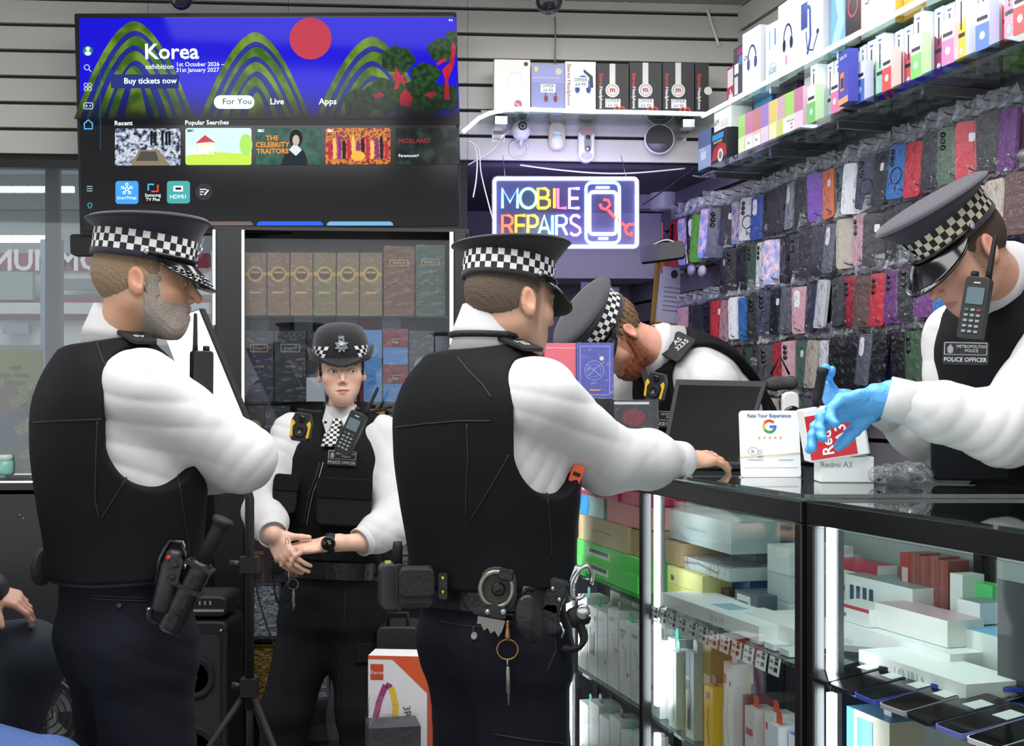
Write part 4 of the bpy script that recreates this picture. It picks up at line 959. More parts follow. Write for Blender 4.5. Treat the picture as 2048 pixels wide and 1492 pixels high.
def officer_woman():
    D = 4.12; Pc = W(668, 1128, D); Nb = W(682, 842, D+.02); root = thing('person', 'policewoman in a black bowler hat with her hands crossed in front', 'person', (Pc.x, Pc.y, 0))
    Mt = tf(Pc, Nb+Vector((0, 0, -.0)), 184)
    top = SECF[-1][0]; sc = (Nb-Pc).length/top
    sec = [(z*sc, a*1.0, b, y) for z, a, b, y in SECF]
    shR = W(585, 868, D-.0); shL = W(762, 872, D+.0)
    wR = W(545, 1068, D-.26); wL = W(672, 1088, D-.27)
    arms = [(shR, W(528, 1022, D-.12), wR), (shL, W(786, 1050, D-.13), W(722, 1084, D-.22))]
    legs = [(W(628, 1210, D), W(574, 1420, D-.03), W(548, 1690, D)), (W(708, 1210, D), W(724, 1420, D-.03), W(738, 1690, D))]
    sh, ve, tr = dress(root, Mt, arms, legs, sec=sec, mtro=m_troub, slv=(.062, .062, .058, .046), vbot=.018, hole=.066, vg=.018, strap=.056, hx=.064, colM=FX(W(683, 838, D), 180, 6), colr=.05, colh=.055, vest_h=.005, pel=Mt, lw=.86)
    Mh = FX(W(683, 742, D-.03), 171, 2, 2); B = SDF(); head_ops(B, Mh, Nb+Vector((0, .0, 0)), .93, True, .040)
    core(B, Mt, arms, sec)
    # left hand on top, pointing to the image left
    dL = (W(572, 1100, D-.27)-W(665, 1086, D-.26)).normalized(); B.u(cap(arms[1][2], W(668, 1087, D-.26), .027, .024), .01)
    hand_ops(B, frame(W(660, 1087, D-.262), Vector((0, -.35, 1)).cross(dL)*-1, y=dL), 1 if True else -1, ((8, 18, 10), (10, 22, 12), (14, 26, 14), (18, 28, 16)), 5, thumb=(.05, .07, -.01), sc=.92)
    dR = (W(572, 1115, D-.25)-W(538, 1050, D-.2)).normalized(); B.u(cap(arms[0][2], W(546, 1068, D-.235), .026, .024), .01)
    hand_ops(B, frame(W(546, 1066, D-.238), Vector((-.5, -.8, .2)).cross(dR)*-1, y=dR), -1, ((20, 30, 20), (24, 30, 20), (26, 30, 20), (28, 30, 20)), 4, sc=.92)
    kid('body', B.mesh('body', .0025, m_skin, skincol(Mh, .93, '#e2b7a0', '#b0606a', '#3a2a22', cheek=.22, thinbrow=True)), root)
    eyes(root, Mh, .93, (-.42, 1, .02))
    H = SDF().u(ell((0, -.024, .02), (.0755*.93, .094*.93, .085*.93), Mh), .01); H.sub(ell((0, .09, -.03), (.09, .088, .12), Mh), .006); H.sub(ell((0, 0, -.12), (.1, .13, .065), Mh), .01)
    for s in (-1, 1): H.u(cap(Mh @ Vector((s*.064, .018, .045)), Mh @ Vector((s*.0665, .010, -.012)), .008, .004), .006); H.sub(ell((s*.08, -.014, -.01), (.02, .016, .03), Mh), .003)
    kid('hair', H.mesh('hair', .003, mat('dark brown hair', '#2c211b', .5, bump=.5, bscale=300, stretch=(1, 1, .2))), root)
    bowler(root, Mh @ T((0, 0, .009)) @ R('X', -3))
    bv = bvh_of(ve, sh)
    # zip, tie, pockets, patch
    zp = [(640, 925), (632, 955), (620, 985), (612, 1020), (606, 1055)]
    seam(bvh_of(ve), root, zp, .004, m_bind, 'zip'); seam(bvh_of(ve), root, [(x+7, y) for x, y in zp], .0022, m_steel, 'zip_teeth', .003)
    for (x, y, w, h, rot, nm) in ((690, 1003, .165, .145, 3, 'pocket'), (568, 988, .075, .12, 6, 'pocket'), (655, 955, .05, .03, 0, None)):
        if nm is None: continue
        l, n = hit(bv, x, y, .006)
        if l:
            n = (n+Vector((0, -1.6, 0))).normalized(); l = l+Vector((0, -.012, 0))
            q = kidM(MB().rbox((0, 0, 0), (w, .03, h), .02), nm, m_vest2, root, patch_frame(l, n, rot), .006)
            MB().rbox((0, -.016, h*.3), (w*1.03, .006, h*.42), .012).build('flap', m_vest, q, None, .002)
    l, n = hit(bv, 685, 917, .004); n = Vector((.05, -1, .15)).normalized()
    id_patch(root, patch_frame(l+Vector((0, -.006, 0)), n, 4), .86)
    # chequered tie
    a = W(668, 838, D-.075); v = []; f = []; mi = []
    rowsN = 11; cols = 5
    for r in range(rowsN+1):
        t = r/rowsN; wdt = .024+.012*math.sin(min(1, t*3.2)*PI)*(1 if t < .3 else 0)+.016*max(0, t-.3)
        for c in range(cols+1): v.append((a.x+(c/cols-.5)*wdt*1.6-.006*t, a.y-.012-.032*t+.02*abs(c/cols-.5), a.z-.0-t*.085))
    for r in range(rowsN):
        for c in range(cols): f.append((r*(cols+1)+c, r*(cols+1)+c+1, (r+1)*(cols+1)+c+1, (r+1)*(cols+1)+c)); mi.append((r+c) % 2)
    o = kid('chequered_tie', MB().add(v, f, mi, None, True).mesh('tie', [m_chw, m_chb]), root); so = o.modifiers.new('thick', 'SOLIDIFY'); so.thickness = .004
    for s, x0 in ((-1, 655), (1, 712)):                            # shirt collar points
        p0 = W(683+s*27, 818, D-.055); p1 = W(683+s*8-8, 838, D-.10); p2 = W(683+s*20-8, 868, D-.105); p3 = W(683+s*36, 842, D-.06)
        o = kid('collar_point', MB().add([p0, p1, p2, p3], [(0, 1, 2, 3)]).mesh('cp', m_shirt), root); so = o.modifiers.new('thick', 'SOLIDIFY'); so.thickness = .005
    # belt with buckle
    bl = belt(root, Mt, m_leath, .150, .116, -.012, .052)
    bb = bvh_of(bl)
    l, n = hit(bb, 606, 1137, .003)
    if l:
        Mx = patch_frame(l, n); kidM(MB().tube([(-.016, 0, -.03), (.012, 0, -.03), (.012, 0, .03), (-.016, 0, .03)], .003, 6, closed=False), 'buckle', m_steel, root, Mx)
    l, n = hit(bb, 722, 1148, .008)
    if l:
        q = kidM(MB().rbox((0, 0, 0), (.055, .012, .07), .008), 'belt_loop_plate', m_leath, root, patch_frame(l, n), .002)
        for dx in (-.018, .018):
            for dz in (-.022, .022): MB().sphere((dx, -.007, dz), .004, 0, None, 8, 5).build('stud', m_blackm, q)
    for x in (632, 645, 660):
        l, n = hit(bb, x+40, 1137, .001)
        if l: kidM(MB().sphere((0, 0, 0), .003, 0, None, 8, 5), 'belt_hole', m_blackm, root, patch_frame(l, n))
    # cargo pocket flap on the thigh, side seam
    bt = bvh_of(tr); l, n = hit(bt, 740, 1305, .004)
    if l: kidM(MB().rbox((0, 0, 0), (.095, .012, .06), .004), 'cargo_flap', m_troub, root, patch_frame(l, (n+Vector((0, -.6, 0))).normalized(), 2), .003)
    seam(bt, root, [(690, 1180), (688, 1260), (678, 1340), (676, 1430)]); seam(bt, root, [(562, 1200), (545, 1290), (528, 1380), (520, 1470)])
    l, n = hit(bt, 533, 1285, .004)
    if l: kidM(MB().rbox((0, 0, 0), (.03, .012, .06), .004), 'cargo_flap', m_troub, root, patch_frame(l, n, 25), .003)
    for sx in (-1, 1): epaulette(root, (sh, ve), Mt @ Vector((sx*.065, -.005, .5)), Mt @ Vector((sx*.14, -.005, .5)), None, .05)
    # wrist watch and rings
    p = W(660, 1086, D-.262); wt = thing('wrist_watch', 'black round wrist watch on the forearm of the policewoman', 'watch', p)
    Mw = (W(716, 1084, D-.22)-p).to_track_quat('Z', 'Y').to_matrix().to_4x4(); Mw.translation = Vector((0, 0, 0))
    MB().lathe([(.0285, -.011), (.030, -.009), (.030, .009), (.0285, .011)], 20).build('strap', m_blackm, wt, Mw)
    fc = T((0, -.031, .003)) @ R('X', 90)
    MB().lathe([(.020, 0), (.0215, .003), (.0215, .009), (.018, .011)], 24, M=fc).build('case', m_dark, wt); MB().lathe([(.018, .0112), (.001, .0114)], 24, M=fc).build('face', m_pat, wt)
    text('16', .010, m_txt, wt, T((.005, -.0425, .004)), 'digits')
    for (x, y) in ((574, 1083), (592, 1101)):
        q = W(x, y, D-.285); kid('finger_ring', MB().tube([q+Vector((math.sin(t)*.004, -math.cos(t)*.010, math.cos(t)*.010)) for t in [2*PI*k/16 for k in range(16)]], .0014, 5, closed=True).mesh('ring', m_silver), root)
    # equipment: radio, body camera, torch on the belt, keys
    l, n = hit(bv, 700, 872, .02); radio(patch_frame(W(702, 866, D-.20), Vector((-.15, -1, .1)).normalized(), 24), 'black handheld radio clipped on the chest of the policewoman', 1.0)
    bodycam(patch_frame(W(603, 855, D-.20), Vector((-.1, -1, .05)).normalized(), 8), 'body camera with yellow trim on the shoulder of the policewoman')
    tb = thing('torch', 'black torch hanging in a holder at the hip of the policewoman', 'torch', W(752, 1112, D-.14))
    Mq = R('Y', -24); MB().lathe([(.013, -.07), (.014, .035), (.017, .042), (.017, .055), (.013, .057), (.012, .053), (.001, .053)], 16, M=Mq).build('barrel', m_blackm, tb)
    MB().tube([(-.005, -.004, -.06), (.02, -.006, -.085), (.05, 0, -.09)], .012, 8).build('holder', m_leath, tb)
    MB().prism([(.006*math.cos(t), .006*math.sin(t)) for t in [2*PI*k/8 for k in range(8)]], -.02, -.018, Mq @ T((0, 0, .05))).build('mark', m_grey, tb)
    kr = thing('key_ring', 'bunch of keys with coiled cord hanging from the belt of the policewoman', 'keys', W(578, 1165, D-.15))
    MB().tube([(.0, 0, .045), (0, 0, .02), (.002, 0, 0)], .003, 6).build('clip', m_steel, kr); c = W(580, 1165, D-.15)
    MB().tube([(.016*math.cos(t)+.012, 0, .016*math.sin(t)-.005) for t in [2*PI*k/18 for k in range(18)]], .0015, 5, closed=True).build('ring', m_steel, kr)
    MB().tube([(.014, 0, -.02), (.014, 0, -.03), (.014, 0, -.07), (.015, 0, -.085)], [.002, .0045, .0045, .003], 8).build('key', m_steel, kr)
    MB().box((.012, 0, .03), (.008, .004, .03)).build('red_tag', mat('red tag', '#a01c20', .5), kr)
    MB().tube([q for q in coil((-.01, 0, 0), (-.02, .0, -.075), (.03, 0, -.015), .003, 14, .004)], .0018, 5).build('coiled_cord', m_blackm, kr)
    MB().tube([q for q in coil((-.045, 0, .01), (-.02, .01, -.08), (-.008, 0, -.01), .003, 16, .003)], .0015, 5).build('coiled_cord', m_blackm, kr)
    MB().lathe([(.022, -.012), (.025, 0), (.022, .012)], 16, M=T((-.04, .02, .045)) @ R('X', 90)).build('cord_reel', m_blackm, kr)
    return root
officer_woman()
# ================================================================ officer behind the counter bending down, face hidden
def officer_bent():
    D = 4.05; Pc = W(1500, 930, D+.28); Nb = W(1322, 702, D+.02); root = thing('person', 'bending police officer with red beard whose cap top faces us', 'person', (Pc.x, Pc.y, 0))
    Mt = tf(Pc, Nb+Vector((0, 0, 0)), -112); top = SEC[-1][0]; sc = (Nb-Pc).length/top
    Mt.translation = Nb-(Nb-Pc).normalized()*top
    shL = Mt @ Vector((-.172, .02, .395)); shR = Mt @ Vector((.172, .03, .395))
    arms = [(shR, shR+Vector((-.16, .03, -.23)), W(1200, 900, D)), (shL, shL+Vector((-.03, -.04, -.30)), shL+Vector((-.22, -.06, -.42)))]
    hpb = Mt.translation
    pel = FX((hpb.x, hpb.y, hpb.z), -112, 12)
    sh, ve, tr = dress(root, Mt, arms, feet(pel, .09, .0), slv=(.080, .070, .064, .046), colM=frame(W(1314, 697, D+.01), (.2, -1, 0), z=(W(1245, 676, D-.03)-W(1322, 702, D+.02))), colr=.066, colh=.040, pel=pel, hole=.15, hx=.036)
    Mh = FX(W(1228, 672, D-.05), -122, 60, 8); B = SDF(); head_ops(B, Mh, W(1315, 700, D), 1.0, neck=.058); core(B, Mt, arms, SEC)
    for i, (a, b, c) in enumerate(arms): hand_ops(B, frame(c, (0, 1, 0), y=(c-b)), 1, (25, 25, 25, 25))
    def hair(x, y, z): return np.clip((z+.045+.6*np.clip(y+.03, 0, 1))/.02, 0, 1)*np.clip((.03-y)/.012, 0, 1)*((np.abs(x) < .0775) | (z > .03) | (y < -.042))*.8
    kid('body', B.mesh('body', .003, m_skin, skincol(Mh, 1, '#d9a08a', '#b07468', '#7a4a2c', '#93502c', .95, '#8a6a48', hair)), root); eyes(root, Mh, 1)
    H = SDF().u(ell((0, -.018, .025), (.079, .103, .09), Mh), .01); H.sub(ell((0, .10, -.02), (.09, .088, .12), Mh), .004); H.sub(ell((0, 0, -.115), (.1, .14, .065), Mh), .02)
    for s in (-1, 1): H.sub(ell((s*.084, -.008, -.014), (.026, .022, .036), Mh), .004)
    H.disp(lambda P: (.0032*np.sin(160*P[:, 0]+90*P[:, 2])*np.sin(140*P[:, 1]+70*P[:, 2])+.002*np.sin(330*P[:, 2]+200*P[:, 0])).astype(np.float32))
    kid('hair', H.mesh('hair', .003, mat('curly brown hair', '#7c6142', .7, bump=.8, bscale=160)), root)
    Bd = SDF().u(ell((0, .052, -.088), (.056, .05, .05), Mh), .01)
    for s in (-1, 1): Bd.u(cap(Mh @ Vector((s*.066, .01, -.02)), Mh @ Vector((s*.05, .03, -.085)), .012, .022), .02)
    Bd.sub(ell((0, .10, -.05), (.03, .03, .032), Mh), .008); Bd.disp(lambda P: (.0022*np.sin(300*P[:, 0]+190*P[:, 2])*np.sin(260*P[:, 1]+130*P[:, 2])).astype(np.float32))
    kid('beard', Bd.mesh('beard', .003, mat('red beard', '#8c4a28', .8, bump=.8, bscale=260)), root)
    peaked_cap(root, Mh @ T((0, -.004, .0)) @ R('X', -4), m_capp)
    # tie, epaulette, camera, patch
    bv = bvh_of(ve, sh)
    l, n = hit(bv, 1356, 694, .0); l = l+(EYE-l).normalized()*.045
    ep = kidM(MB().rbox((0, 0, 0), (.078, .010, .095), .01), 'epaulette', m_nylon, root, patch_frame(l, (n+Vector((-.1, -.9, .35))).normalized(), 28), .002)
    text('AS\n3235', .024, m_txt, ep, T((.0, -.0062, .012)) @ R('Y', -78), 'number', bold=.0004)
    bodycam(patch_frame(W(1312, 775, D-.20), Vector((-.55, -1, .0)).normalized(), 12), 'body camera with yellow trim on the bending officer behind the laptop')
    l, n = hit(bv, 1330, 838, .01)
    id_patch(root, patch_frame(W(1334, 838, D-.16), Vector((-.35, -1, .1)).normalized(), 2), .9)
    o = kid('tie', MB().add([W(1282, 742, D-.11), W(1292, 738, D-.11), W(1312, 800, D-.13), W(1296, 805, D-.13)], [(0, 1, 2, 3)]).mesh('tie', m_blackm), root); so = o.modifiers.new('thick', 'SOLIDIFY'); so.thickness = .006
    kid('chest_panel', SDF().u(ell((0, .09, .30), (.15, .05, .14), Mt), .01).mesh('cp', .006, m_vest), root)
    return root
officer_bent()
# ================================================================ officer on the right examining a phone box with blue gloves
def officer_right():
    D = 2.84; Pc = W(2095, 1095, D+.14); Nb = W(2035, 560, D+.10); root = thing('person', 'police officer with bowed head and blue gloves holding a red phone box', 'person', (Pc.x, Pc.y, 0))
    Mt = tf(Pc, Nb, -112); top = SEC[-1][0]; sc = (Nb-Pc).length/top; Mt.translation = Nb-(Nb-Pc).normalized()*top
    shL = Mt @ Vector((-.178, .03, .385)); shR = Mt @ Vector((.172, .03, .385))
    wL = W(1778, 796, D-.17); eL = W(2010, 858, D-.22)
    wR = W(1765, 815, D+.10); eR = W(1905, 905, D+.16)
    arms = [(shR, eR, wR), (shL, eL, wL)]
    sh, ve, tr = dress(root, Mt, arms, feet(FX(Mt.translation, -112), .09, .0), slv=(.084, .072, .060, .046), colM=frame(W(2000, 556, D+.055), (.3, -1, 0), z=(FX(W(1926, 508, D-.02), -106, 37, 4) @ Vector((0, -.022, -.05)))-W(2015, 575, D+.07)), colr=.069, colh=.06)
    Mh = FX(W(1926, 508, D-.02), -106, 37, 4); B = SDF(); head_ops(B, Mh, W(2015, 575, D+.07), 1.0, neck=.058, aper=False); core(B, Mt, arms, SEC)
    G = SDF()
    dL = (W(1648, 806, D-.19)-wL).normalized(); ML = frame(wL+dL*.02, Vector((0, -1, .45)), y=dL)
    nb_ = ML.to_3x3() @ Vector((0, 0, 1))
    sL = 1 if (ML.to_3x3() @ Vector((1, 0, 0))).y > 0 else -1
    curl = ((14, 30, 16), (22, 36, 20), (28, 40, 20), (34, 42, 22))
    dR = (W(1640, 800, D+.06)-wR).normalized(); MR = frame(wR+dR*.02, Vector((0, 1, .3)), y=dR)
    curlR = ((20, 30, 20), (24, 34, 20), (30, 36, 20), (34, 38, 20))
    for S_, g in ((B, 0), (G, .0026)):
        hand_ops(S_, frame(wL+dL*.015, Vector((.2, .75, -.6)), y=dL), 1, curl, 9, sc=1.06, grow=g, thumb=(.05, .075, -.03))
        hand_ops(S_, frame(wR+dR*.015, Vector((.1, -.8, -.5)), y=dR), 1, curlR, 5, sc=1.06, grow=g)
    for w_, d_, e_ in ((wL, dL, eL), (wR, dR, eR)): G.u(cap(w_-d_*.02, w_+d_*.025, .034, .031), .01)
    G.disp(lambda P: (.0012*np.sin(120*P[:, 0]+160*P[:, 2]+3*np.sin(60*P[:, 2]))).astype(np.float32))
    kid('gloves', G.mesh('gloves', .0028, m_glove), root)
    def hair(x, y, z): return np.clip((z+.055+.4*np.clip(y+.03, 0, 1))/.03, 0, 1)*np.clip((.035-y)/.012, 0, 1)*((np.abs(x) < .0775) | (z > .03) | (y < -.042))*.8
    kid('body', B.mesh('body', .0028, m_skin, skincol(Mh, 1, '#dca58c', '#b5706a', '#5a4030', '#b08a76', .25, '#54402f', hair)), root)
    H = SDF().u(ell((0, -.016, .024), (.078, .101, .09), Mh), .01); H.sub(ell((0, .10, -.02), (.09, .085, .12), Mh), .004); H.sub(ell((0, -.02, -.108), (.1, .16, .062), Mh), .02)
    for s in (-1, 1): H.sub(ell((s*.082, -.006, -.02), (.03, .026, .046), Mh), .004)
    H.disp(lambda P: (.0012*np.sin(420*P[:, 0]+300*P[:, 2])*np.sin(380*P[:, 1]+210*P[:, 2])).astype(np.float32))
    kid('hair', H.mesh('hair', .003, mat('cropped dark brown hair', '#4c3a2c', .8, bump=.6, bscale=400)), root)
    peaked_cap(root, Mh @ T((0, .002, -.002)) @ R('X', -3), m_capp, cream=True)
    bv = bvh_of(ve, sh)
    epaulette(root, (sh, ve), Mt @ Vector((-.08, .0, .5)), Mt @ Vector((-.18, .0, .5)), 'AS\n2899', .062, .024, 0, .008)
    radio(patch_frame(W(1950, 618, D-.14), Vector((-.65, -1, .1)).normalized(), 8), 'black handheld radio with long aerial on the chest of the gloved officer', .98)
    id_patch(root, patch_frame(W(1931, 706, D-.165), Vector((-.4, -1, .05)).normalized(), 2), .85)
    q = kidM(MB().rbox((0, 0, 0), (.16, .03, .12), .015), 'pocket', m_vest2, root, patch_frame(W(1940, 905, D-.06), Vector((-.3, -1, 0)).normalized(), 0), .005)
    return root
officer_right()
# ================================================================ seated people at the left edge, legs only in view
def seated():
    m_puff = mat('black puffer jacket', '#16171c', .5, bump=.3, bscale=12); m_nv = mat('dark navy chinos', '#1d2330', .8, bump=.4, bscale=8, detail=2); m_jean = mat('blue denim', '#4a68a0', .85, bump=.3, bscale=160, var=.2)
    root = thing('person', 'seated person in dark jacket and navy trousers at the left edge', 'person', (W(-60, 1300, 3.3).x, 3.3, 0))
    hip = W(-150, 1330, 3.3); kn = W(55, 1310, 3.12); an = W(-10, 1560, 3.1)
    Q = SDF().u(cap(hip, kn, .105, .085), .02).u(cap(kn+Vector((.0, .0, -.02)), an, .085, .062), .04); Q.disp(lambda P: fold(P, .006, 18))
    kid('trousers', Q.mesh('trousers', .008, m_nv), root)
    S = SDF(); sh = W(-200, 1010, 3.25); el = W(-110, 1175, 3.1); wr = W(-14, 1186, 3.05)
    S.u(cap(sh, el, .085, .075), .02).u(cap(el, wr-Vector((.02, 0, 0)), .075, .052), .03).u(cap(W(-230, 1000, 3.3), W(-220, 1300, 3.35), .17, .16), .05)
    S.disp(lambda P: (.005*np.sin(55*P[:, 0]+20*P[:, 2])).astype(np.float32)); kid('jacket', S.mesh('jacket', .008, m_puff), root)
    B = SDF().u(cap(sh, el, .04, .036), .02).u(cap(el, wr, .036, .028), .02)
    d = Vector((1, .1, -.32)).normalized(); hand_ops(B, frame(wr-d*.01, Vector((0, -.5, .9)).cross(d)*-1, y=d), 1, ((20, 30, 20), (28, 36, 25), (36, 42, 25), (42, 45, 25)), 3, sc=.78)
    B.u(cap(sh, W(-230, 1000, 3.3), .05, .09), .03); B.u(cap(W(-230, 1000, 3.3), W(-225, 860, 3.3), .06, .055), .03); B.u(ell(W(-225, 800, 3.28), (.08, .1, .12)), .03)
    kid('body', B.mesh('body', .0035, m_skin, lambda P: np.tile(np.array(lin('#c99a86')), (len(P), 1))), root)
    an2 = an; g = Vector((1, -.2, 0)).normalized(); Bo = SDF().u(cap(Vector((an.x, an.y, .06)), Vector((an.x, an.y, .06))+g*.14, .045, .038), .02).u(cap(an, Vector((an.x, an.y, .08)), .05), .02); kid('shoe', Bo.mesh('shoe', .01, m_leath), root)
    r2 = thing('person', 'person in blue jeans of whom only a leg shows, bottom left corner', 'person', (W(-90, 1500, 2.7).x, 2.7, 0))
    hp2 = W(-160, 1500, 2.75); k2 = W(95, 1560, 2.55); a2 = Vector((k2.x+.02, k2.y-.05, .1))
    Q = SDF().u(cap(hp2, k2, .095, .078), .02).u(cap(k2, a2, .078, .06), .03); Q.disp(lambda P: fold(P, .003, 30)); kid('jeans', Q.mesh('jeans', .007, m_jean), r2)
    Bo = SDF().u(cap(Vector((a2.x, a2.y, .06)), Vector((a2.x, a2.y, .06))+g*.14, .045, .038), .02).u(cap(a2, Vector((a2.x, a2.y, .08)), .05), .02); kid('shoe', Bo.mesh('shoe', .01, m_leath), r2)
    B = SDF().u(cap(hp2, hp2+Vector((-.05, .02, .4)), .14, .16), .03).u(cap(hp2+Vector((-.05, .02, .4)), hp2+Vector((-.04, 0, .58)), .05), .03).u(ell(hp2+Vector((-.02, 0, .66)), (.08, .1, .12)), .03)
    kid('body', B.mesh('body', .01, m_skin, lambda P: np.tile(np.array(lin('#c99a86')), (len(P), 1))), r2)
    J = SDF().u(cap(hp2+Vector((0, 0, .02)), hp2+Vector((-.05, .02, .4)), .155, .175), .03); kid('jumper', J.mesh('jumper', .012, m_puff), r2)
seated()
# ================================================================ product boxes and printed faces
def pm(c, rough=.4): return mat('print '+c, c, rough)
def arcpts(cx, cz, rx, rz, a0, a1, n=14): return [(cx+rx*math.cos(math.radians(a0+(a1-a0)*k/n)), cz+rz*math.sin(math.radians(a0+(a1-a0)*k/n))) for k in range(n+1)]
def band(pts, w):
    """flat ribbon along a 2-d path -> list of quads"""
    out = []
    for a, b in zip(pts[:-1], pts[1:]):
        dx, dz = b[0]-a[0], b[1]-a[1]; L = math.hypot(dx, dz)+1e-9; nx, nz = -dz/L*w/2, dx/L*w/2
        out.append([(a[0]+nx, a[1]+nz), (b[0]+nx, b[1]+nz), (b[0]-nx, b[1]-nz), (a[0]-nx, a[1]-nz)])
    return out
def add_prints(o, prints, w, h, y=0.0, texts=True):
    mats = []; b = MB(); lay = 0
    def mi(c):
        m = pm(c)
        if m not in mats: mats.append(m)
        return mats.index(m)
    for p in prints:
        k = p[0]; lay += 1; yy = y-.0003-.00012*lay
        X = lambda v: (v-.5)*w
        Z = lambda v: v*h
        def poly(pts, c): b.add([(q[0], yy, q[1]) for q in pts], [tuple(range(len(pts)))], mi(c))
        if k == 'r': poly([(X(p[1]), Z(p[2])), (X(p[3]), Z(p[2])), (X(p[3]), Z(p[4])), (X(p[1]), Z(p[4]))], p[5])
        elif k == 'p': poly([(X(q[0]), Z(q[1])) for q in p[1]], p[2])
        elif k == 'c': poly([(X(p[1])+p[3]*w*math.cos(t), Z(p[2])+p[3]*w*math.sin(t)*(p[5] if len(p) > 5 else 1)) for t in [2*PI*i/18 for i in range(18)]], p[4])
        elif k == 'ring':
            for q in band(arcpts(X(p[1]), Z(p[2]), p[3]*w, p[3]*w, 0, 360, 22), p[4]*w): poly(q, p[5])
        elif k == 'line':
            for q in band([(X(a), Z(c)) for a, c in p[1]], p[2]*w): poly(q, p[3])
        elif k == 'hp':                                            # pair of headphones: arch and two cups
            cx, cz, s, c1, c2 = X(p[1]), Z(p[2]), p[3]*w, p[4], p[5]
            for q in band(arcpts(cx, cz, s*.62, s*1.0, 10, 170), s*.16): poly(q, c1)
            lay += 1; yy = y-.0003-.00012*lay
            for sg in (-1, 1):
                poly([(cx+sg*s*.55+s*.24*math.cos(t)*1, cz-s*.25+s*.42*math.sin(t)) for t in [2*PI*i/14 for i in range(14)]], c1)
                lay += 1; yy = y-.0003-.00012*lay
                poly([(cx+sg*s*.47+s*.15*math.cos(t)*1, cz-s*.25+s*.30*math.sin(t)) for t in [2*PI*i/14 for i in range(14)]], c2)
        elif k == 't' and texts:
            text(p[1], p[4], pm(p[5]), o, T((X(p[2]), yy-.0002, Z(p[3]))) @ R('Y', p[6] if len(p) > 6 else 0), 'lettering', bold=p[7] if len(p) > 7 else 0, depth=.0001, sx=p[8] if len(p) > 8 else 1)
    if b.v: tag(b.build('printed_face', mats, o), kind='stuff')
def pbox(name, label, cat, M, size, col, prints=(), group=None, side=None, top=None, bevel=.0012, wrap=False):
    """carton: x centred, front at y=0 facing -y, bottom at z=0"""
    w, d, h = size
    mats = [pm(col), pm(side or col), pm(top or col)]
    o = MB().box((0, d/2, h/2), (w, d, h), mi=[0, 2, 0, 0, 1, 1]).build(name, mats, None, M, 0)
    tag(o, label, cat, group)
    if prints: add_prints(o, prints, w, h)
    if wrap: MB().box((0, d/2, h/2), (w+.004, d+.004, h+.003)).build('film', m_wrap, o)
    return o
# ================================================================ back shelf, boxes and gadgets over the alcove
zs = fit(MBk, -.2, 1200, 224).z
xa, xb = fit(MBk, -.2, 962, 222).x, fit(MBk, -.2, 1440, 222).x
sh = thing('glass_shelf', 'glass wall shelf with white light strip under the headphone boxes', 'shelf', MBk)
MB().box(((xa+xb)/2, -.1, zs-.006), (xb-xa, .2, .010)).build('glass_plate', m_glassg, sh)
for px in (1000, 1370):
    x = fit(MBk, -.1, px, 240).x; MB().box((x, -.09, zs-.03), (.045, .16, .03)).box((x, -.005, zs-.05), (.05, .01, .06)).build('bracket', m_chrome, sh)
hp_tag = lambda x, z: [('r', x-.2, z-.09, x+.2, z+.09, '#dfe3e8'), ('t', 'OFFER\n£6.99', x, z, .018, '#1a1c22')]
specs = [(988, 1061, 120, 215, '#e6e2d8', [('hp', .58, .55, .32, '#cfd2ec', '#e9ecf6'), ('c', .66, .16, .11, '#a0577c'), ('t', 'VIDO', .2, .9, .020, '#ffffff', 0, .001), ('c', .88, .92, .06, '#2a2a2c'), ('line', [(.58, .18), (.7, .12)], .02, '#e8d0da')], 'pale box with white headphones on the back shelf, leftmost of the row'),
         (1062, 1130, 130, 217, '#7f86b4', [('r', 0, .62, 1, 1, '#8f90c6'), ('hp', .58, .34, .26, '#7d2c4c', '#5c2038'), ('r', .28, .42, .72, .60, '#dfe3e8'), ('t', 'OFFER\n£6.99', .5, .51, .017, '#1a1c22'), ('c', .82, .86, .1, '#c9c2a0'), ('r', .1, .85, .2, .95, '#d8cc4a'), ('r', .1, .04, .4, .09, '#d0d060'), ('t', 'BLUETOOTH HEADPHONE', .45, .72, .008, '#e8e8f4')], 'blue box with maroon headphones on the back shelf'),
         (1130, 1192, 124, 216, '#e9e7e2', [('hp', .58, .52, .34, '#2653b0', '#1b2438'), ('p', [(.6, .86), (.9, .72), (.92, .5), (.82, .5), (.78, .7), (.6, .8)], '#1c2440'), ('r', .28, .5, .75, .70, '#dfe3e8'), ('t', 'OFFER\n£6.99', .5, .6, .018, '#1a1c22'), ('t', 'Stereo Headphone', .12, .55, .021, '#8a3a4a', 90)], 'white box with blue headphones on the back shelf'),
         (1193, 1258, 128, 217, '#17151a', None, 'black headphone box on the back shelf beside the white-and-blue one'), (1259, 1324, 126, 217, '#17151a', None, 'middle one of the black headphone boxes on the back shelf'),
         (1325, 1389, 126, 217, '#17151a', None, 'black headphone box on the back shelf, second from its right end'), (1390, 1418, 126, 219, '#17151a', 'half', 'black headphone box at the right end of the back shelf, partly hidden')]
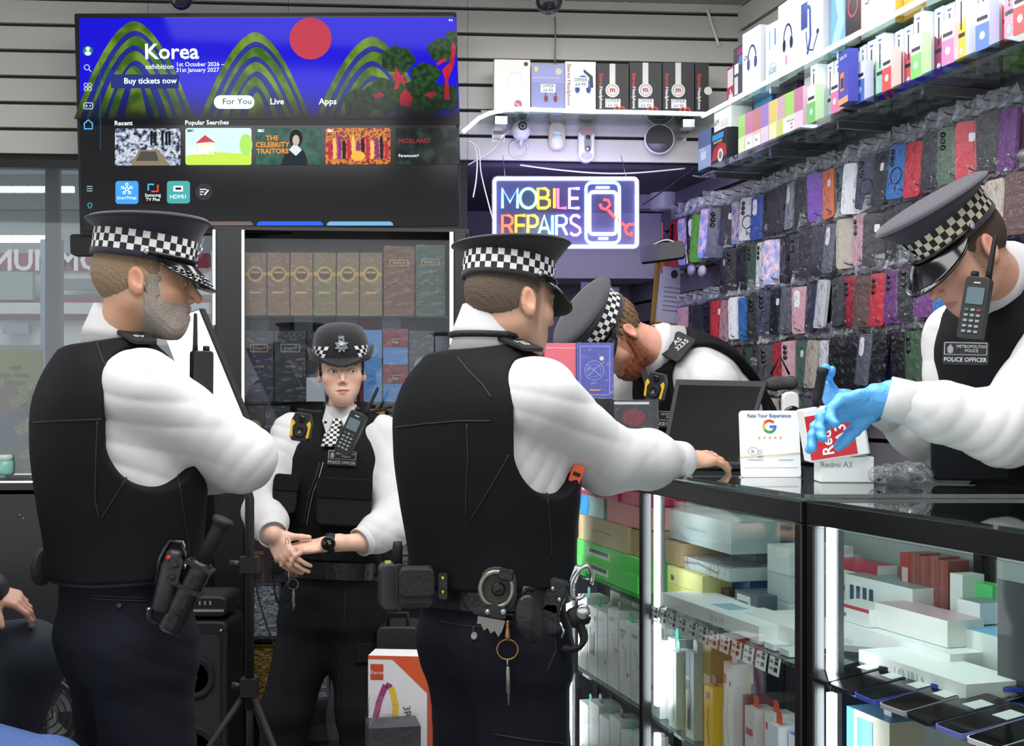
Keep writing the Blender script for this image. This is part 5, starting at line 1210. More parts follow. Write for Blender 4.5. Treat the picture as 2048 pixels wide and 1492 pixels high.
for (x0, x1, y0, y1, c, pr, lab) in specs:
    a = fit(MBk, -.17, x0, y1); b = fit(MBk, -.17, x1, y0); w = b.x-a.x-.002; h = b.z-zs
    if pr is None: pr = [('r', .40, .55, .58, 1.0, '#d8d6d4'), ('c', .49, .47, .22, '#d2d0ce'), ('ring', .49, .47, .16, .02, '#8a8886'), ('t', 'm', .49, .48, .028, '#b0303a', 0, .001), ('r', .27, .13, .74, .30, '#dfe3e8'), ('t', 'OFFER\n£6.99', .5, .215, .018, '#1a1c22'),
                      ('line', [(.55, 0), (.55, .1), (.6, .14), (.67, .14), (.70, .1), (.70, 0)], .05, '#c03c28'), ('line', [(.70, 0), (.70, .1), (.76, .14), (.82, .14), (.86, .1), (.86, 0)], .05, '#c03c28'), ('t', 'Stereo', .13, .66, .02, '#d03a30', 90, .0004), ('t', 'Headphone', .13, .32, .018, '#e8e6e4', 90, .0003)]
    if pr == 'half': pr = [('t', 'Stereo', .3, .66, .02, '#d03a30', 90, .0004), ('t', 'Headphone', .3, .32, .018, '#e8e6e4', 90, .0003), ('c', .95, .47, .3, '#d2d0ce'), ('t', 'WS-4', .4, .04, .014, '#e8e6e4')]
    pbox('headphone_box', lab, 'box', MBk @ T(((a.x+b.x)/2, -.17, zs)), (w, .09, h), c, pr)
# rope light that runs along the back shelf, then along the right-hand shelf
rope = [MBk @ fit(MBk, -.215, x, y) for x, y in ((926, 264), (940, 252), (958, 236), (980, 226), (1010, 220), (1040, 218), (1100, 220), (1180, 223), (1260, 224), (1340, 226), (1410, 228))]
o = thing('rope_light', 'glowing white rope light sagging along the edge of the back shelf', 'light', rope[0])
Mi = o.matrix_world.inverted(); MB().tube([Mi @ p for p in rope], .0075, 8).build('lit_tube', m_led, o)
MB().box(tuple(Mi @ rope[5]), (.03, .02, .014)).build('clip', m_white, o)
# white indoor camera, motion sensor, doorbell, round mirror-fronted speaker hung on the slats
def onwall(px, py, out): return MBk @ T(tuple(fit(MBk, -out, px, py)))
o = thing('security_camera', 'white ball-shaped indoor camera with black lens on the slat wall', 'camera', onwall(1042, 261, .05))
MB().sphere((0, 0, 0), .038, 0, None, 24, 16, (1, .8, 1.02)).build('shell', m_white, o); MB().lathe([(.017, 0), (.017, .008), (.012, .010), (.001, .006)], 20, M=T((.004, -.026, .012)) @ R('X', 90)).build('lens', m_pat, o)
MB().tube([(.0, .0, -.03), (0, .01, -.05), (0, .03, -.055)], .006, 8).build('stalk', m_white, o); MB().tube([(.036*math.cos(t)-.006, .035, -.065+.036*math.sin(t)) for t in [2*PI*k/24 for k in range(24)]], .0025, 6, closed=True).build('base_ring', m_white, o)
o = thing('motion_sensor', 'cream alarm motion sensor with blue light on the slat wall', 'sensor', onwall(1114, 272, .03))
m_cream = mat('aged cream plastic', '#cfc4ae', .5)
MB().rbox((0, .012, 0), (.066, .036, .112), .028, seg=6).build('housing', m_cream, o, None, .006); MB().sphere((0, -.004, -.022), .028, 0, None, 18, 12, (.95, .5, 1.1)).build('dome', m_white, o)
MB().box((0, -.008, .012), (.022, .004, .004)).build('indicator', emis('blue indicator', '#4a6cff', 4), o); MB().tube([(0, .01, .055), (0, .02, .075), (.001, .03, .12)], .002, 6).build('cable', m_white, o)
o = thing('video_doorbell', 'slim white video doorbell with camera and button on the slat wall', 'doorbell', onwall(1173, 289, .03))
MB().rbox((0, .012, 0), (.064, .036, .14), .03, seg=6).build('housing', m_white, o, None, .006); MB().rbox((0, -.008, .05), (.056, .008, .034), .017).build('rose_band', mat('rose plastic', '#b08a8e', .4), o)
MB().rbox((.004, -.008, .004), (.026, .006, .07), .012).build('front_plate', m_grey, o); MB().lathe([(.008, 0), (.008, .004), (.001, .003)], 16, M=T((.004, -.011, .026)) @ R('X', 90)).build('lens', m_pat, o); MB().lathe([(.009, 0), (.009, .003), (.001, .004)], 16, M=T((.004, -.011, -.018)) @ R('X', 90)).build('button', m_chrome, o)
MB().sphere((0, -.0, -.046), .028, 0, None, 16, 10, (1, .45, .6)).build('glow_dome', emis('violet white glow', '#cfc8ff', .8), o)
o = thing('round_speaker', 'round grey-fronted gadget with white rim on the slat wall', 'speaker', onwall(1318, 279, .03))
MB().lathe([(.052, -.02), (.060, 0), (.060, .012), (.056, .016), (.055, .012)], 40, M=R('X', 90)).build('rim', m_white, o); MB().lathe([(.055, .013), (.001, .0135)], 40, M=R('X', 90)).build('lower_face', mat('silver face', '#8f8f94', .3), o)
MB().prism([(.055*math.cos(t), .055*math.sin(t)) for t in [math.radians(-20+220*k/24) for k in range(25)]], -.0150, -.0142).build('mesh_front', mat('speaker cloth', '#4e4d4c', .9, bump=.3, bscale=400), o); MB().sphere((.002, -.014, -.032), .004, 0, None, 8, 6).build('knob', m_grey, o)
# dome cameras under the ceiling, cables
for (px, py, d, lab, k) in ((1098, -4, 4.75, 'dark dome security camera hanging from the ceiling above the headphone boxes', 1), (362, -14, 4.7, 'dome security camera cut by the top edge above the television', .9)):
    p = W(px, py, d); o = thing('dome_camera', lab, 'camera', p)
    MB().lathe([(.05*k, .16), (.062*k, .02), (.062*k, .0), (.05*k, -.006)], 28).build('base', m_white, o)
    MB().lathe([(.05*k, -.004), (.049*k, -.02), (.042*k, -.038), (.026*k, -.054), (.01*k, -.06), (.001, -.061)], 28).build('dome', mat('smoked dome', '#1e1f22', .08, spec=.8), o)
def cable(name, lab, pts, r, m, cat='cable'):
    P = [Vector(p) for p in pts]; o = MB().tube([p-P[0] for p in P], r, 6).build(name, m, None, T(P[0])); return tag(o, lab, cat)
def smooth(pts, n=6):
    P = [Vector(p) for p in pts]; out = []
    for i in range(len(P)-1):
        p0, p1, p2, p3 = P[max(0, i-1)], P[i], P[i+1], P[min(len(P)-1, i+2)]
        for k in range(n):
            t = k/n; out.append(.5*((2*p1)+(p2-p0)*t+(2*p0-5*p1+4*p2-p3)*t*t+(3*p1-p0-3*p2+p3)*t**3))
    return out+[P[-1]]
bw = lambda pts, out: [MBk @ fit(MBk, -out, x, y) for x, y in pts]
cable('cable', 'thin grey cable hanging down the slat wall from the dome camera', bw(((1110, 34), (1111, 80), (1110, 128)), .03), .003, m_grey)
cable('cable', 'two-strand pale cable in the upper right corner of the slat wall', smooth(bw(((1414, 18), (1424, 50), (1438, 92)), .02)), .006, m_white)
cable('cable', 'white cable sagging across the slat wall towards the ball camera', smooth(bw(((936, 330), (960, 316), (985, 300), (1010, 270), (1030, 255)), .03)), .0025, m_white)
pl = cable('sign_cable', 'white cable with inline switch hanging left of the glowing sign', smooth(bw(((934, 282), (948, 290), (954, 320), (952, 360), (946, 395)), .08)), .003, m_white)
c2 = pl.matrix_local.inverted() @ (MBk @ fit(MBk, -.08, 941, 410)); MB().rbox(tuple(c2), (.018, .014, .05), .006, R('Y', 0)).build('switch', m_white, pl)
cable('sign_cable', 'white cable running down behind the corner of the glowing sign', smooth(bw(((945, 285), (958, 300), (962, 345), (975, 400), (986, 440)), .07)), .0025, m_white)
cable('sign_cable', 'white cable draped along the header over the glowing sign', smooth(bw(((1040, 330), (1100, 338), (1190, 346), (1270, 346), (1370, 337)), .02)), .003, m_white)
cable('cable', 'black wire slanting from the right shelf down behind the sign', smooth([W(1392, 334, 4.9), W(1340, 372, 4.95), W(1285, 410, 5.0)]), .003, m_blackm)
# ================================================================ glowing repair sign
SG = frame(W(983, 350, 4.86), W(1280, 352, 4.90)-W(983, 350, 4.86), z=(0, 0, 1))
sg = thing('neon_sign', 'glowing multicoloured neon sign reading MOBILE REPAIRS with a phone outline', 'sign', SG)
def sp(px, py, yo=0): q = fit(SG, yo, px, py); return Vector((q.x, yo, q.z))
a = sp(983, 351); b = sp(1280, 499)
MB().rbox(((a.x+b.x)/2, .006, (a.z+b.z)/2), (b.x-a.x, .006, a.z-b.z), .022).build('acrylic_board', glass('sign acrylic', '#e6e6ff', .05, dens=.16, bcol='#8f8fd8'), sg)
def neon(pts, r, m, closed=False, name='neon_tube', parent=None):
    return MB().tube([sp(x, y, -.004) for x, y in pts], r, 8, closed=closed).build(name, m, parent or sg)
nw = emis('neon white', '#f3f6ff', 5)
neon(rr(989, 357, 1274, 493, 7), .0068, nw, True, 'white_border')
def gl(ch, x, y, w, h):
    L = {'M': [[(0, 1), (0, 0), (.5, .7), (1, 0), (1, 1)]], 'O': [[(.5+.5*math.cos(t), .5+.5*math.sin(t)) for t in [2*PI*k/22 for k in range(23)]]],
         'B': [[(0, 1), (0, 0), (.6, 0), (.85, .12), (.85, .36), (.6, .48), (0, .48)], [(.6, .48), (.95, .6), (.95, .88), (.65, 1), (0, 1)]], 'I': [[(.5, 0), (.5, 1)]], 'L': [[(0, 0), (0, 1), (.9, 1)]],
         'E': [[(.95, 0), (0, 0), (0, 1), (.95, 1)], [(0, .5), (.85, .5)]], 'R': [[(0, 1), (0, 0), (.6, 0), (.9, .14), (.9, .38), (.6, .52), (0, .52)], [(.55, .52), (.95, 1)]],
         'P': [[(0, 1), (0, 0), (.65, 0), (.95, .15), (.95, .42), (.65, .56), (0, .56)]], 'A': [[(0, 1), (.5, 0), (1, 1)], [(.2, .65), (.8, .65)]],
         'S': [[(.9, .12), (.65, 0), (.3, 0), (.05, .16), (.12, .38), (.5, .5), (.88, .64), (.95, .85), (.65, 1), (.3, 1), (.03, .88)]]}
    return [[(x+u*w, y+v*h) for u, v in s] for s in L[ch]]
for word, y0, spec in (('MOBILE', 377, (('M', 1005, 30, '#7fe6ff'), ('O', 1040, 33, '#8affc8'), ('B', 1076, 24, '#ffe23c'), ('I', 1102, 14, '#ff9a30'), ('L', 1116, 19, '#ff5a9a'), ('E', 1139, 21, '#e4c8ff'))),
                       ('REPAIRS', 431, (('R', 1005, 22, '#ff5a3c'), ('E', 1032, 20, '#ffc42c'), ('P', 1056, 20, '#fff04a'), ('A', 1077, 23, '#9affa8'), ('I', 1100, 10, '#7ff4ff'), ('R', 1113, 22, '#9cc8ff'), ('S', 1140, 22, '#f8a0ff')))):
    for (ch, x, w, c) in spec:
        b_ = MB()
        for st in gl(ch, x, y0, w, 39): b_.tube([sp(u, v, -.004) for u, v in st], .0052, 8)
        b_.build('neon_letter', emis('neon '+c, c, 3.2), sg)
nb_ = emis('neon pale blue', '#8ec6ff', 4)
neon(rr(1172, 365, 1239, 486, 12), .0058, nb_, True, 'phone_outline'); neon(rr(1179, 384, 1233, 468, 8), .0062, nw, True, 'phone_screen_outline')
neon([(1192, 375), (1219, 375)], .004, nw); neon([(1197, 477), (1216, 477)], .0045, nw)
nr = emis('neon red', '#ff4a50', 2.6)
neon([(1216, 420), (1230, 436), (1248, 450), (1256, 456)], .0055, nr, False, 'wrench'); neon([(1207, 399), (1217, 401), (1220, 410), (1212, 419), (1203, 416), (1200, 408)], .0055, nr, False, 'wrench'); neon([(1268, 449), (1258, 449), (1250, 458), (1254, 468), (1264, 471), (1262, 464)], .0055, nr, False, 'wrench')
for x in (1010, 1252): MB().tube([sp(x, 352), sp(x, 352)+Vector((0, .12, .10))], .0012, 5).build('hanging_wire', m_steel, sg)
l = bpy.data.lights.new('sign_back_glow', 'AREA'); l.shape = 'RECTANGLE'; l.size, l.size_y = .5, .22; l.energy = 2.2; l.color = (.45, .38, 1)
lo = bpy.data.objects.new('sign_back_glow', l); COL.objects.link(lo); lo.parent = sg; lo.matrix_local = T((.27, .03, sp(1130, 425).z)) @ R('X', 90)
# ================================================================ alcove behind the sign
def acyl(lab, px, py, d, r, h): 
    p = W(px, py, d); o = MB().lathe([(r*.98, -h/2), (r, -h/2+.006), (r, h/2-.01), (r*1.02, h/2), (r*.5, h/2)], 28).build('white_tub', m_white, None, T(p)); tag(o, lab, 'tub')
o = MB().box((0, .15, 0), (1.3, .3, .30)).build('wall_cupboard', mat('cupboard grey white', '#b5b2be', .5), None, frame(W(1330, 492, 5.98), (1, .04, 0), z=(0, 0, 1))); tag(o, 'wide pale cupboard on the alcove wall below the soffit', 'cupboard')
p = W(1330, 397, 5.9); acyl('white tub standing on the alcove cupboard right of the sign', 1328, 398, 5.85, .062, .10); acyl('white pail close to the soffit above the glowing sign', 1240, 340, 5.35, .062, .035)
o = MB().box((0, 0, 0), (.12, .1, .1)).build('carton', pm('#a9a4b4'), None, T(W(1290, 398, 5.92))); tag(o, 'small grey carton on the alcove cupboard beside the white tub', 'carton')
pf = thing('framed_certificate', 'certificate in a gold frame leaning on the alcove wall', 'picture', frame(W(1345, 590, 5.75), (1, .12, -.10), z=(-.10, 0, 1)))
w_, h_ = .16, .29
for (c, s) in (((-w_/2, 0, 0), (.02, .018, h_)), ((w_/2, 0, 0), (.02, .018, h_)), ((0, 0, h_/2-.01), (w_+.02, .018, .02)), ((0, 0, -h_/2+.01), (w_+.02, .018, .02))): MB().box(c, s).build('frame_bar', mat('old gold frame', '#a07a2c', .45, metal=.3), pf, None, .003)
sheet = MB().box((0, .004, 0), (w_, .004, h_)).build('sheet', pm('#c9c7d0'), pf)
add_prints(sheet, [('c', .5, .32, .1, '#3a3a46', 1.2)]+[('r', .25, .1-.07*k, .75, .115-.07*k, '#7a7a86') for k in range(6)], w_, h_, .002)
# grey folded panels standing left of the certificate
for k in range(5):
    o = MB().box((0, 0, 0), (.035, .02, 1.9)).build('grey_board', mat('board grey %d' % (k % 2), ('#4a4c58', '#6a6c7a')[k % 2], .5), None, T(Vector((W(1170+k*15, 640, 5.3+k*.06).x, 5.3+k*.06, .95)))); tag(o, 'narrow grey board standing upright behind the bending officer, %s from the left' % ordw(k), 'board', 'grey boards in the alcove')
o = MB().rbox((0, 0, 0), (.17, .02, .07), .01).build('desk_lamp_head', m_dark, None, frame(W(1325, 505, 5.0), (1, -.3, .1), z=(-.1, .4, 1))); tag(o, 'small dark bracket with curved arm below the sign corner', 'bracket')
MB().tube(smooth([(-.05, 0, .03), (.02, 0, .05), (.08, .02, .01), (.09, .03, -.05)]), .006, 6).build('arm', m_steel, o)
# ================================================================ right-hand wall: shelves, boxes, pegs with phone cases
def rwu(px, out):
    return fit(MRt, -out, px, 400).x
Z1, Z2 = 2.475, 2.268
for z, lab, u0, u1, out in ((Z1, 'upper glass shelf of headphone boxes on the right wall', .33, 3.0, .30), (Z2, 'lower glass shelf of small colourful boxes on the right wall', .23, 3.0, .30)):
    o = thing('glass_shelf', lab, 'shelf', MRt); MB().box(((u0+u1)/2, -out/2, z-.006), (u1-u0, out-.01, .012)).build('glass_plate', m_glassg, o)
    for u in (.37, .82, 1.27, 1.72, 2.17): MB().box((u, -.14, z-.026), (.012, .26, .022)).box((u, -.006, z-.04), (.03, .012, .07)).build('bracket', m_steel, o)
    if z == Z2: MB().box(((u0+u1)/2, -out+.004, z-.008), (u1-u0, .006, .022)).build('price_rail', glass('rail plastic', '#b8c4c8', .15), o)
o = thing('rope_light', 'straight glowing light strip under the upper shelf of the right wall', 'light', MRt)
MB().tube([(.34, -.305, Z1-.012), (.6, -.305, Z1-.012), (3.0, -.305, Z1-.012)], .0075, 8).build('lit_tube', m_led, o)
def rbox(u, out, z, size, col, lab, prints=(), side=None, name='carton', cat='box', yaw=0, group=None, top=None, wrap=False):
    return pbox(name, lab, cat, MRt @ T((u, -out, z)) @ R('Z', yaw), size, col, prints, group, side, top, wrap=wrap)
HB1 = '#e9eaf0'
u = .36
top = [(.07, .16, '#b03a5c', 'clear pack with a crimson gadget, leftmost on the upper right shelf', [('p', [(.1, .2), (.5, .1), (.9, .3), (.5, .5)], '#e8dfe2'), ('r', .1, .55, .9, .95, '#e3d7dc'), ('line', [(.2, .5), (.5, .38), (.8, .5)], .06, '#c02848')], None),
       (.09, .21, '#4a4a52', 'grey pack with hang tab and white price label on the upper right shelf', [('r', .1, .55, .5, .72, '#e6e6e6'), ('r', .1, .2, .45, .5, '#cfcfd2'), ('c', .7, .75, .2, '#5a7ab8'), ('p', [(.4, .85), (.95, .85), (.95, .95), (.4, .95)], '#a03a6c')], None),
       (.135, .235, HB1, 'white box with navy headphones on the upper right shelf', [('hp', .55, .55, .36, '#2b3670', '#4a58a0'), ('t', '£20', .2, .62, .02, '#30406a', 0), ('r', .1, .03, .4, .06, '#7a86a8')], '#cfd2da'),
       (.09, .225, HB1, 'white box with pale blue earphones marked £20 on the upper right shelf', [('line', [(.3, .9), (.3, .6)], .08, '#58b4d0'), ('line', [(.7, .9), (.7, .65)], .1, '#3c88c0'), ('ring', .5, .28, .28, .05, '#8ccbd8'), ('t', '£20', .5, .28, .028, '#4a6a8c')], '#d7dade'),
       (.15, .262, HB1, 'tall white headphone box with a black side on the upper right shelf', [('hp', .5, .5, .34, '#263064', '#141a34'), ('r', .38, .2, .46, .32, '#d090b4'), ('r', .06, .03, .4, .08, '#b9bcc8')], '#141416'),
       (.17, .235, HB1, 'white box with a blue headset and microphone on the upper right shelf', [('r', .15, .55, .4, .9, '#2c4a98'), ('line', [(.3, .85), (.5, .8), (.52, .4), (.4, .18)], .07, '#2c50a8'), ('line', [(.35, .5), (.4, .25), (.62, .2), (.8, .4)], .03, '#2a4488'), ('c', .8, .42, .05, '#23345c'), ('t', '£12.9', .75, .9, .02, '#c09050')], '#d9dbe2'),
       (.09, .23, '#7ab6d8', 'light blue patterned box on the upper right shelf', [('p', [(.1, .2), (.5, .5), (.3, .8), (.8, .9), (.9, .4), (.5, .1)], '#a8d4ea'), ('r', .15, .93, .6, .97, '#e8f4fa')], '#5a98c0'),
       (.10, .24, '#221c22', 'black box with pink headset and orange side on the upper right shelf', [('ring', .5, .5, .3, .08, '#c83a60'), ('r', .1, .05, .8, .1, '#8a8a8c')], '#d8542c'),
       (.19, .24, HB1, 'white headset box marked £25 on the upper right shelf', [('hp', .45, .62, .26, '#2f86d0', '#3aa0e8'), ('line', [(.3, .5), (.2, .4), (.12, .42)], .02, '#2a4a80'), ('t', '£25', .78, .55, .03, '#3a3a4a'), ('r', .1, .06, .5, .1, '#d04a4a')], '#e0a83c'),
       (.12, .225, '#efe9d8', 'white and yellow box with headphones near the right of the upper shelf', [('r', 0, 0, 1, .25, '#f0a83a'), ('hp', .5, .6, .3, '#2a58b0', '#3a7ad0')], '#e8e4d0'),
       (.17, .24, '#eceef2', 'white box with lilac headphones near the right of the upper shelf', [('hp', .5, .6, .3, '#6a78c8', '#8a98dc'), ('t', '£15', .2, .2, .02, '#333')[:6] if False else ('r', .1, .1, .3, .14, '#5a6aa0')], '#d8dae2'),
       (.17, .24, '#e6e8ee', 'white box with dark blue headphones, rightmost on the upper shelf', [('hp', .5, .6, .3, '#28346a', '#404e90')], '#d8dae2'),
       (.17, .24, '#e3e5ea', 'plain white carton at the far right end of the upper shelf', [('r', .1, .1, .6, .2, '#a8b0c8')], '#d8dae2')]
for i, (w, h, c, lab, pr, sd) in enumerate(top):
    rbox(u+w/2, .22+.01*(i % 3), Z1, (w, .075, h), c, lab, pr, sd, 'headphone_box', yaw=(i*37 % 7-3)*1.2); u += w+.012
# lower shelf: toy car box, cartons, rows of thin colourful boxes
rbox(.30, .28, Z2, (.12, .09, .15), '#5a6a9a', 'blue and dark toy box at the left end of the lower right shelf', [('r', 0, .0, 1, .6, '#8fa2c8'), ('t', 'MODEL', .3, .55, .014, '#e0e4f0'), ('r', .2, .3, .6, .5, '#c8d0e4')], '#17181c')
cr = rbox(.45, .29, Z2, (.14, .10, .12), '#1c1d22', 'black toy car box with a red car on the lower right shelf', [('p', [(.05, .15), (.2, .5), (.6, .65), (.95, .5), (.98, .2)], '#b0202c'), ('c', .6, .25, .17, '#d8d8da'), ('c', .6, .25, .10, '#7a7a7e'), ('r', .1, .75, .8, .92, '#3a8ad0'), ('t', 'Model WS-100', .45, .68, .012, '#e8e8e8')], '#2a2b30')
rbox(.45, .275, Z2+.121, (.15, .08, .075), '#e4e4e2', 'white carton lying on the toy car box', [('t', 'AM', .15, .5, .03, '#5a6a64'), ('r', .4, .2, .8, .5, '#cdd0ce')])
rbox(.62, .20, Z2, (.14, .09, .20), '#4a90c8', 'blue carton behind the vape boxes on the lower right shelf', [('r', .1, .3, .6, .6, '#7ab8e0')], '#3a78b4')
rbox(.80, .20, Z2, (.15, .09, .215), '#2a2234', 'dark purple carton behind the vape boxes on the lower right shelf', [('t', 'SHERBET', .4, .7, .018, '#e0d8ea', -90), ('r', .5, .2, .9, .5, '#4a3a5c')], '#5a3a68')
rbox(1.00, .20, Z2+.137, (.15, .08, .06), '#e8e8ea', 'white carton lying on top of the vape boxes below the light strip')
rbox(1.62, .12, Z2, (.22, .08, .185), '#b06a9c', 'mauve carton behind the pens on the lower right shelf', [('r', .3, .2, .7, .7, '#7a5ac0')], '#c088b0')
rbox(1.98, .12, Z2, (.25, .08, .185), '#b8d83c', 'lime green carton behind the pens on the lower right shelf', [], '#c8e04c')
vcol = [('#9ed06a', '#d8ecc0'), ('#c07a9c', '#e8c8d8'), ('#b87a78', '#e0b8b0'), ('#9a7ac0', '#d8c8e8'), ('#d8c06a', '#f0e4b0'), ('#c8a4b8', '#c8d078')]
pcol = ['#8cd07a', '#c83a70', '#9ad8c0', '#7ac86a', '#4cc08c', '#d8505c', '#e07ab0', '#58b058', '#b03060', '#a8dcb8', '#b04a4a', '#c85868', '#4a78c8', '#a04a90', '#8a3a5c', '#c8dc6a', '#7a3a78', '#e0b83c', '#3a58b8', '#b0a0e0', '#d84048', '#d8a0b8']
uu = .60
for k in range(8):                                                 # gradient vape boxes at the left
    w = .06; c0, c1 = vcol[k % 6]
    pr = [('r', 0, 0, 1, .45, c1)]
    if k in (1, 2): pr += [('r', .1, .05, .95, .36, '#f0f0ec'), ('t', 'This', .45, .22, .014, '#22242a')]
    if k == 6: pr += [('r', -.2, .02, 1.6, .42, '#f2f2ee'), ('t', 'This product\nwill\nadd', .7, .24, .012, '#22242a')]
    rbox(uu+w/2, .285, Z2, (w-.003, .04, .135), c0, '%s pastel gradient vape box from the left on the lower right shelf' % ordw(k), pr, c1, 'vape_box', 'box', (k*29 % 5-2)*1.5, 'gradient vape boxes on the lower shelf'); uu += w
k = 0
rg = random.Random(11)
while uu < 2.5:                                                   # tall slim pen boxes, white above, colour below
    w = .044; c = pcol[k % len(pcol)]; h = .17+.012*rg.random(); c2 = pcol[(k*7+3) % len(pcol)]
    pr = [('r', 0, 0, 1, .30, c), ('p', [(0, .30), (0, .62), (.55, .52), (1, .66), (1, .30)], c), ('r', .42, .45, .58, .86, '#2c2a34'), ('r', .1, .34, .9, .40, '#2a2630'), ('c', .5, .14, .2, '#a8d8f0'), ('r', .3, .90, .7, .93, '#3a6ac0')]
    rbox(uu+w/2, .255+(.03 if k % 4 == 1 else 0), Z2, (w-.003, .035, h), '#eef0f2', '%s slim pen box from the left on the lower right shelf' % ordw(k), pr, '#e6e8ee', 'vape_box', 'box', (rg.random()-.5)*8, 'slim pen boxes on the lower shelf', wrap=(k % 3 == 0))
    if k % 3 == 1: rbox(uu+w/2+.012, .30, Z2, (.05, .03, .115), '#eceef4', 'short %s box before the slim pen boxes, %s from the left' % (('green', 'pink', 'blue', 'red')[k//3 % 4], ordw(k//3)), [('r', 0, .0, 1, .55, ('#7ac06a', '#e07aa8', '#5a78c8', '#d05050')[k//3 % 4]), ('c', .5, .3, .2, '#b8e0f4'), ('r', .1, .62, .9, .7, '#33303a')], ('#c8e4b8', '#f0c8d8', '#c8d0ec', '#ecc8c0')[k//3 % 4], 'vape_box', 'box', (rg.random()-.5)*10, 'short boxes before the pen boxes')
    uu += w+.004; k += 1
rbox(1.42, .335, Z2, (.075, .03, .15), '#4048b8', 'violet blue pack with an orange label among the pen boxes', [('t', '1000 CIG', .5, .88, .014, '#f0f0ff'), ('r', .2, .25, .6, .6, '#e08a3c'), ('r', .25, .3, .55, .5, '#2a2a50'), ('r', .0, 0, 1, .12, '#e0a070')], '#3a40a0', yaw=-8)
# ---- pegs and packaged cases
peg = MB().tube([(0, 0, 0), (0, -.115, .003), (0, -.128, .008), (0, -.132, .016)], .0022, 6).mesh('peg_hook', m_steel)
hol = noisem('holographic film', ('#c9a6e8', '#8fb4f0', '#f0c8d8', '#f4f0fa'), 40, .0); _hb = hol.node_tree.nodes['Principled BSDF']; _hb.inputs['Emission Strength'].default_value = 0
for n_ in hol.node_tree.nodes:
    if n_.type == 'VALTORGB': hol.node_tree.links.new(n_.outputs[0], _hb.inputs['Base Color'])
_hb.inputs['Roughness'].default_value = .2; _hb.inputs['Metallic'].default_value = .3
CCOL = ['#15161a', '#1c1d24', '#232630', '#15161a', '#2a2d38', '#17181c', '#3a3a40', '#c8cad0', '#8f949e', '#5a5e68', '#a02838', '#c0303c', '#b05a6c', '#c89aa4', '#2348a0', '#2c6ab0', '#5c4440', '#b8b0a0', '#3e5a44', '#6a3a78', '#14161c', '#20222a']
m_slv = glass('clear sleeve film', '#fcfcff', .025, rough=.12, bump=1.0, bscale=40, fres=.8)
def bag_mesh(w, h, t, seed):
    rg = random.Random(seed); b = MB(); nx, nz = 4, 6
    for s in (-1, 1):
        v = []; f = []
        for j in range(nz+1):
            for i in range(nx+1):
                e = (i in (0, nx)) or (j in (0, nz)); tp = .2 if j == nz else 1
                v.append(((i/nx-.5)*w, s*(t/2*(0.25 if e else 1)*tp+ (rg.random()-.5)*.004), (j/nz)*h*1.0))
        for j in range(nz):
            for i in range(nx): f.append((j*(nx+1)+i, j*(nx+1)+i+1, (j+1)*(nx+1)+i+1, (j+1)*(nx+1)+i))
        b.add(v, f)
    v = []; f = []
    for j in range(4):
        for i in range(7): v.append(((i/6-.5)*w*(1-.25*j/3), (rg.random()-.5)*.016, h-.022+j*.016+(rg.random()-.5)*.008))
    for j in range(3):
        for i in range(6): f.append((j*7+i, j*7+i+1, (j+1)*7+i+1, (j+1)*7+i))
    b.add(v, f, 1)
    return b.mesh('sleeve', [m_slv, glass('crumpled header film', '#f4f6fa', .10, rough=.2, bump=.6, bscale=50, dens=.22, bcol='#eceef6')])
bags = [bag_mesh(.098, .20, .024, k) for k in range(5)]
_cm = {}
def case_mesh(c, kind):
    if (c, kind) in _cm: return _cm[(c, kind)]
    b = MB(); m0 = hol if c == 'holo' else pm(c, .35); w, h, t = .078, .160, .011
    mats = [m0, m_pat, m_chrome, pm('#e6e6e8'), pm('#16171a')]
    b.rbox((0, 0, h/2), (w, t, h), .012)
    if kind == 'camera':
        for z in (.14, .122, .104): b.lathe([(.008, 0), (.008, .003), (.001, .0031)], 10, 1, T((-.022, -t/2, z)) @ R('X', 90))
    elif kind == 'ring':
        for z in (.14, .122, .104): b.lathe([(.008, 0), (.008, .003), (.001, .0031)], 10, 1, T((-.022, -t/2, z)) @ R('X', 90))
        b.tube([(.024*math.cos(q), -t/2-.0005, .068+.024*math.sin(q)) for q in [2*PI*i/20 for i in range(20)]], .0022, 5, 4, closed=True); b.box((0, -t/2-.0005, .028), (.004, .001, .02), mi=4)
    elif kind == 'sticker': b.rbox((.008, -t/2-.0006, .115), (.018, .0012, .024), .004, mi=3)
    elif kind == 'wallet': b.box((0, t/2+.004, h/2), (w, .006, h), mi=0); b.rbox((w/2-.004, 0, h*.52), (.02, t+.016, .018), .004)
    elif kind == 'slot': b.rbox((-.016, -t/2-.0004, .12), (.026, .001, .06), .013, mi=3)
    me = b.mesh('case', mats); _cm[(c, kind)] = me; return me
KIN = ['plain', 'camera', 'sticker', 'wallet', 'ring', 'slot', 'plain', 'camera']
COLN = {'#15161a': 'black', '#1c1d24': 'black', '#232630': 'charcoal', '#2a2d38': 'slate', '#17181c': 'black', '#3a3a40': 'dark grey', '#c8cad0': 'silver', '#8f949e': 'grey', '#5a5e68': 'grey', '#a02838': 'crimson', '#c0303c': 'red', '#b05a6c': 'rose', '#c89aa4': 'pale pink', '#2348a0': 'blue', '#2c6ab0': 'blue', '#5c4440': 'brown', '#b8b0a0': 'beige', '#3e5a44': 'green', '#6a3a78': 'purple', '#14161c': 'black', '#20222a': 'charcoal', 'holo': 'shiny lilac', '#c04a84': 'magenta', '#5aa02c': 'green', '#d8702c': 'orange', '#486a58': 'green', '#e4e6ea': 'white', '#27314a': 'navy', '#7a4ab8': 'violet', '#c05a28': 'rust'}
rg = random.Random(5)
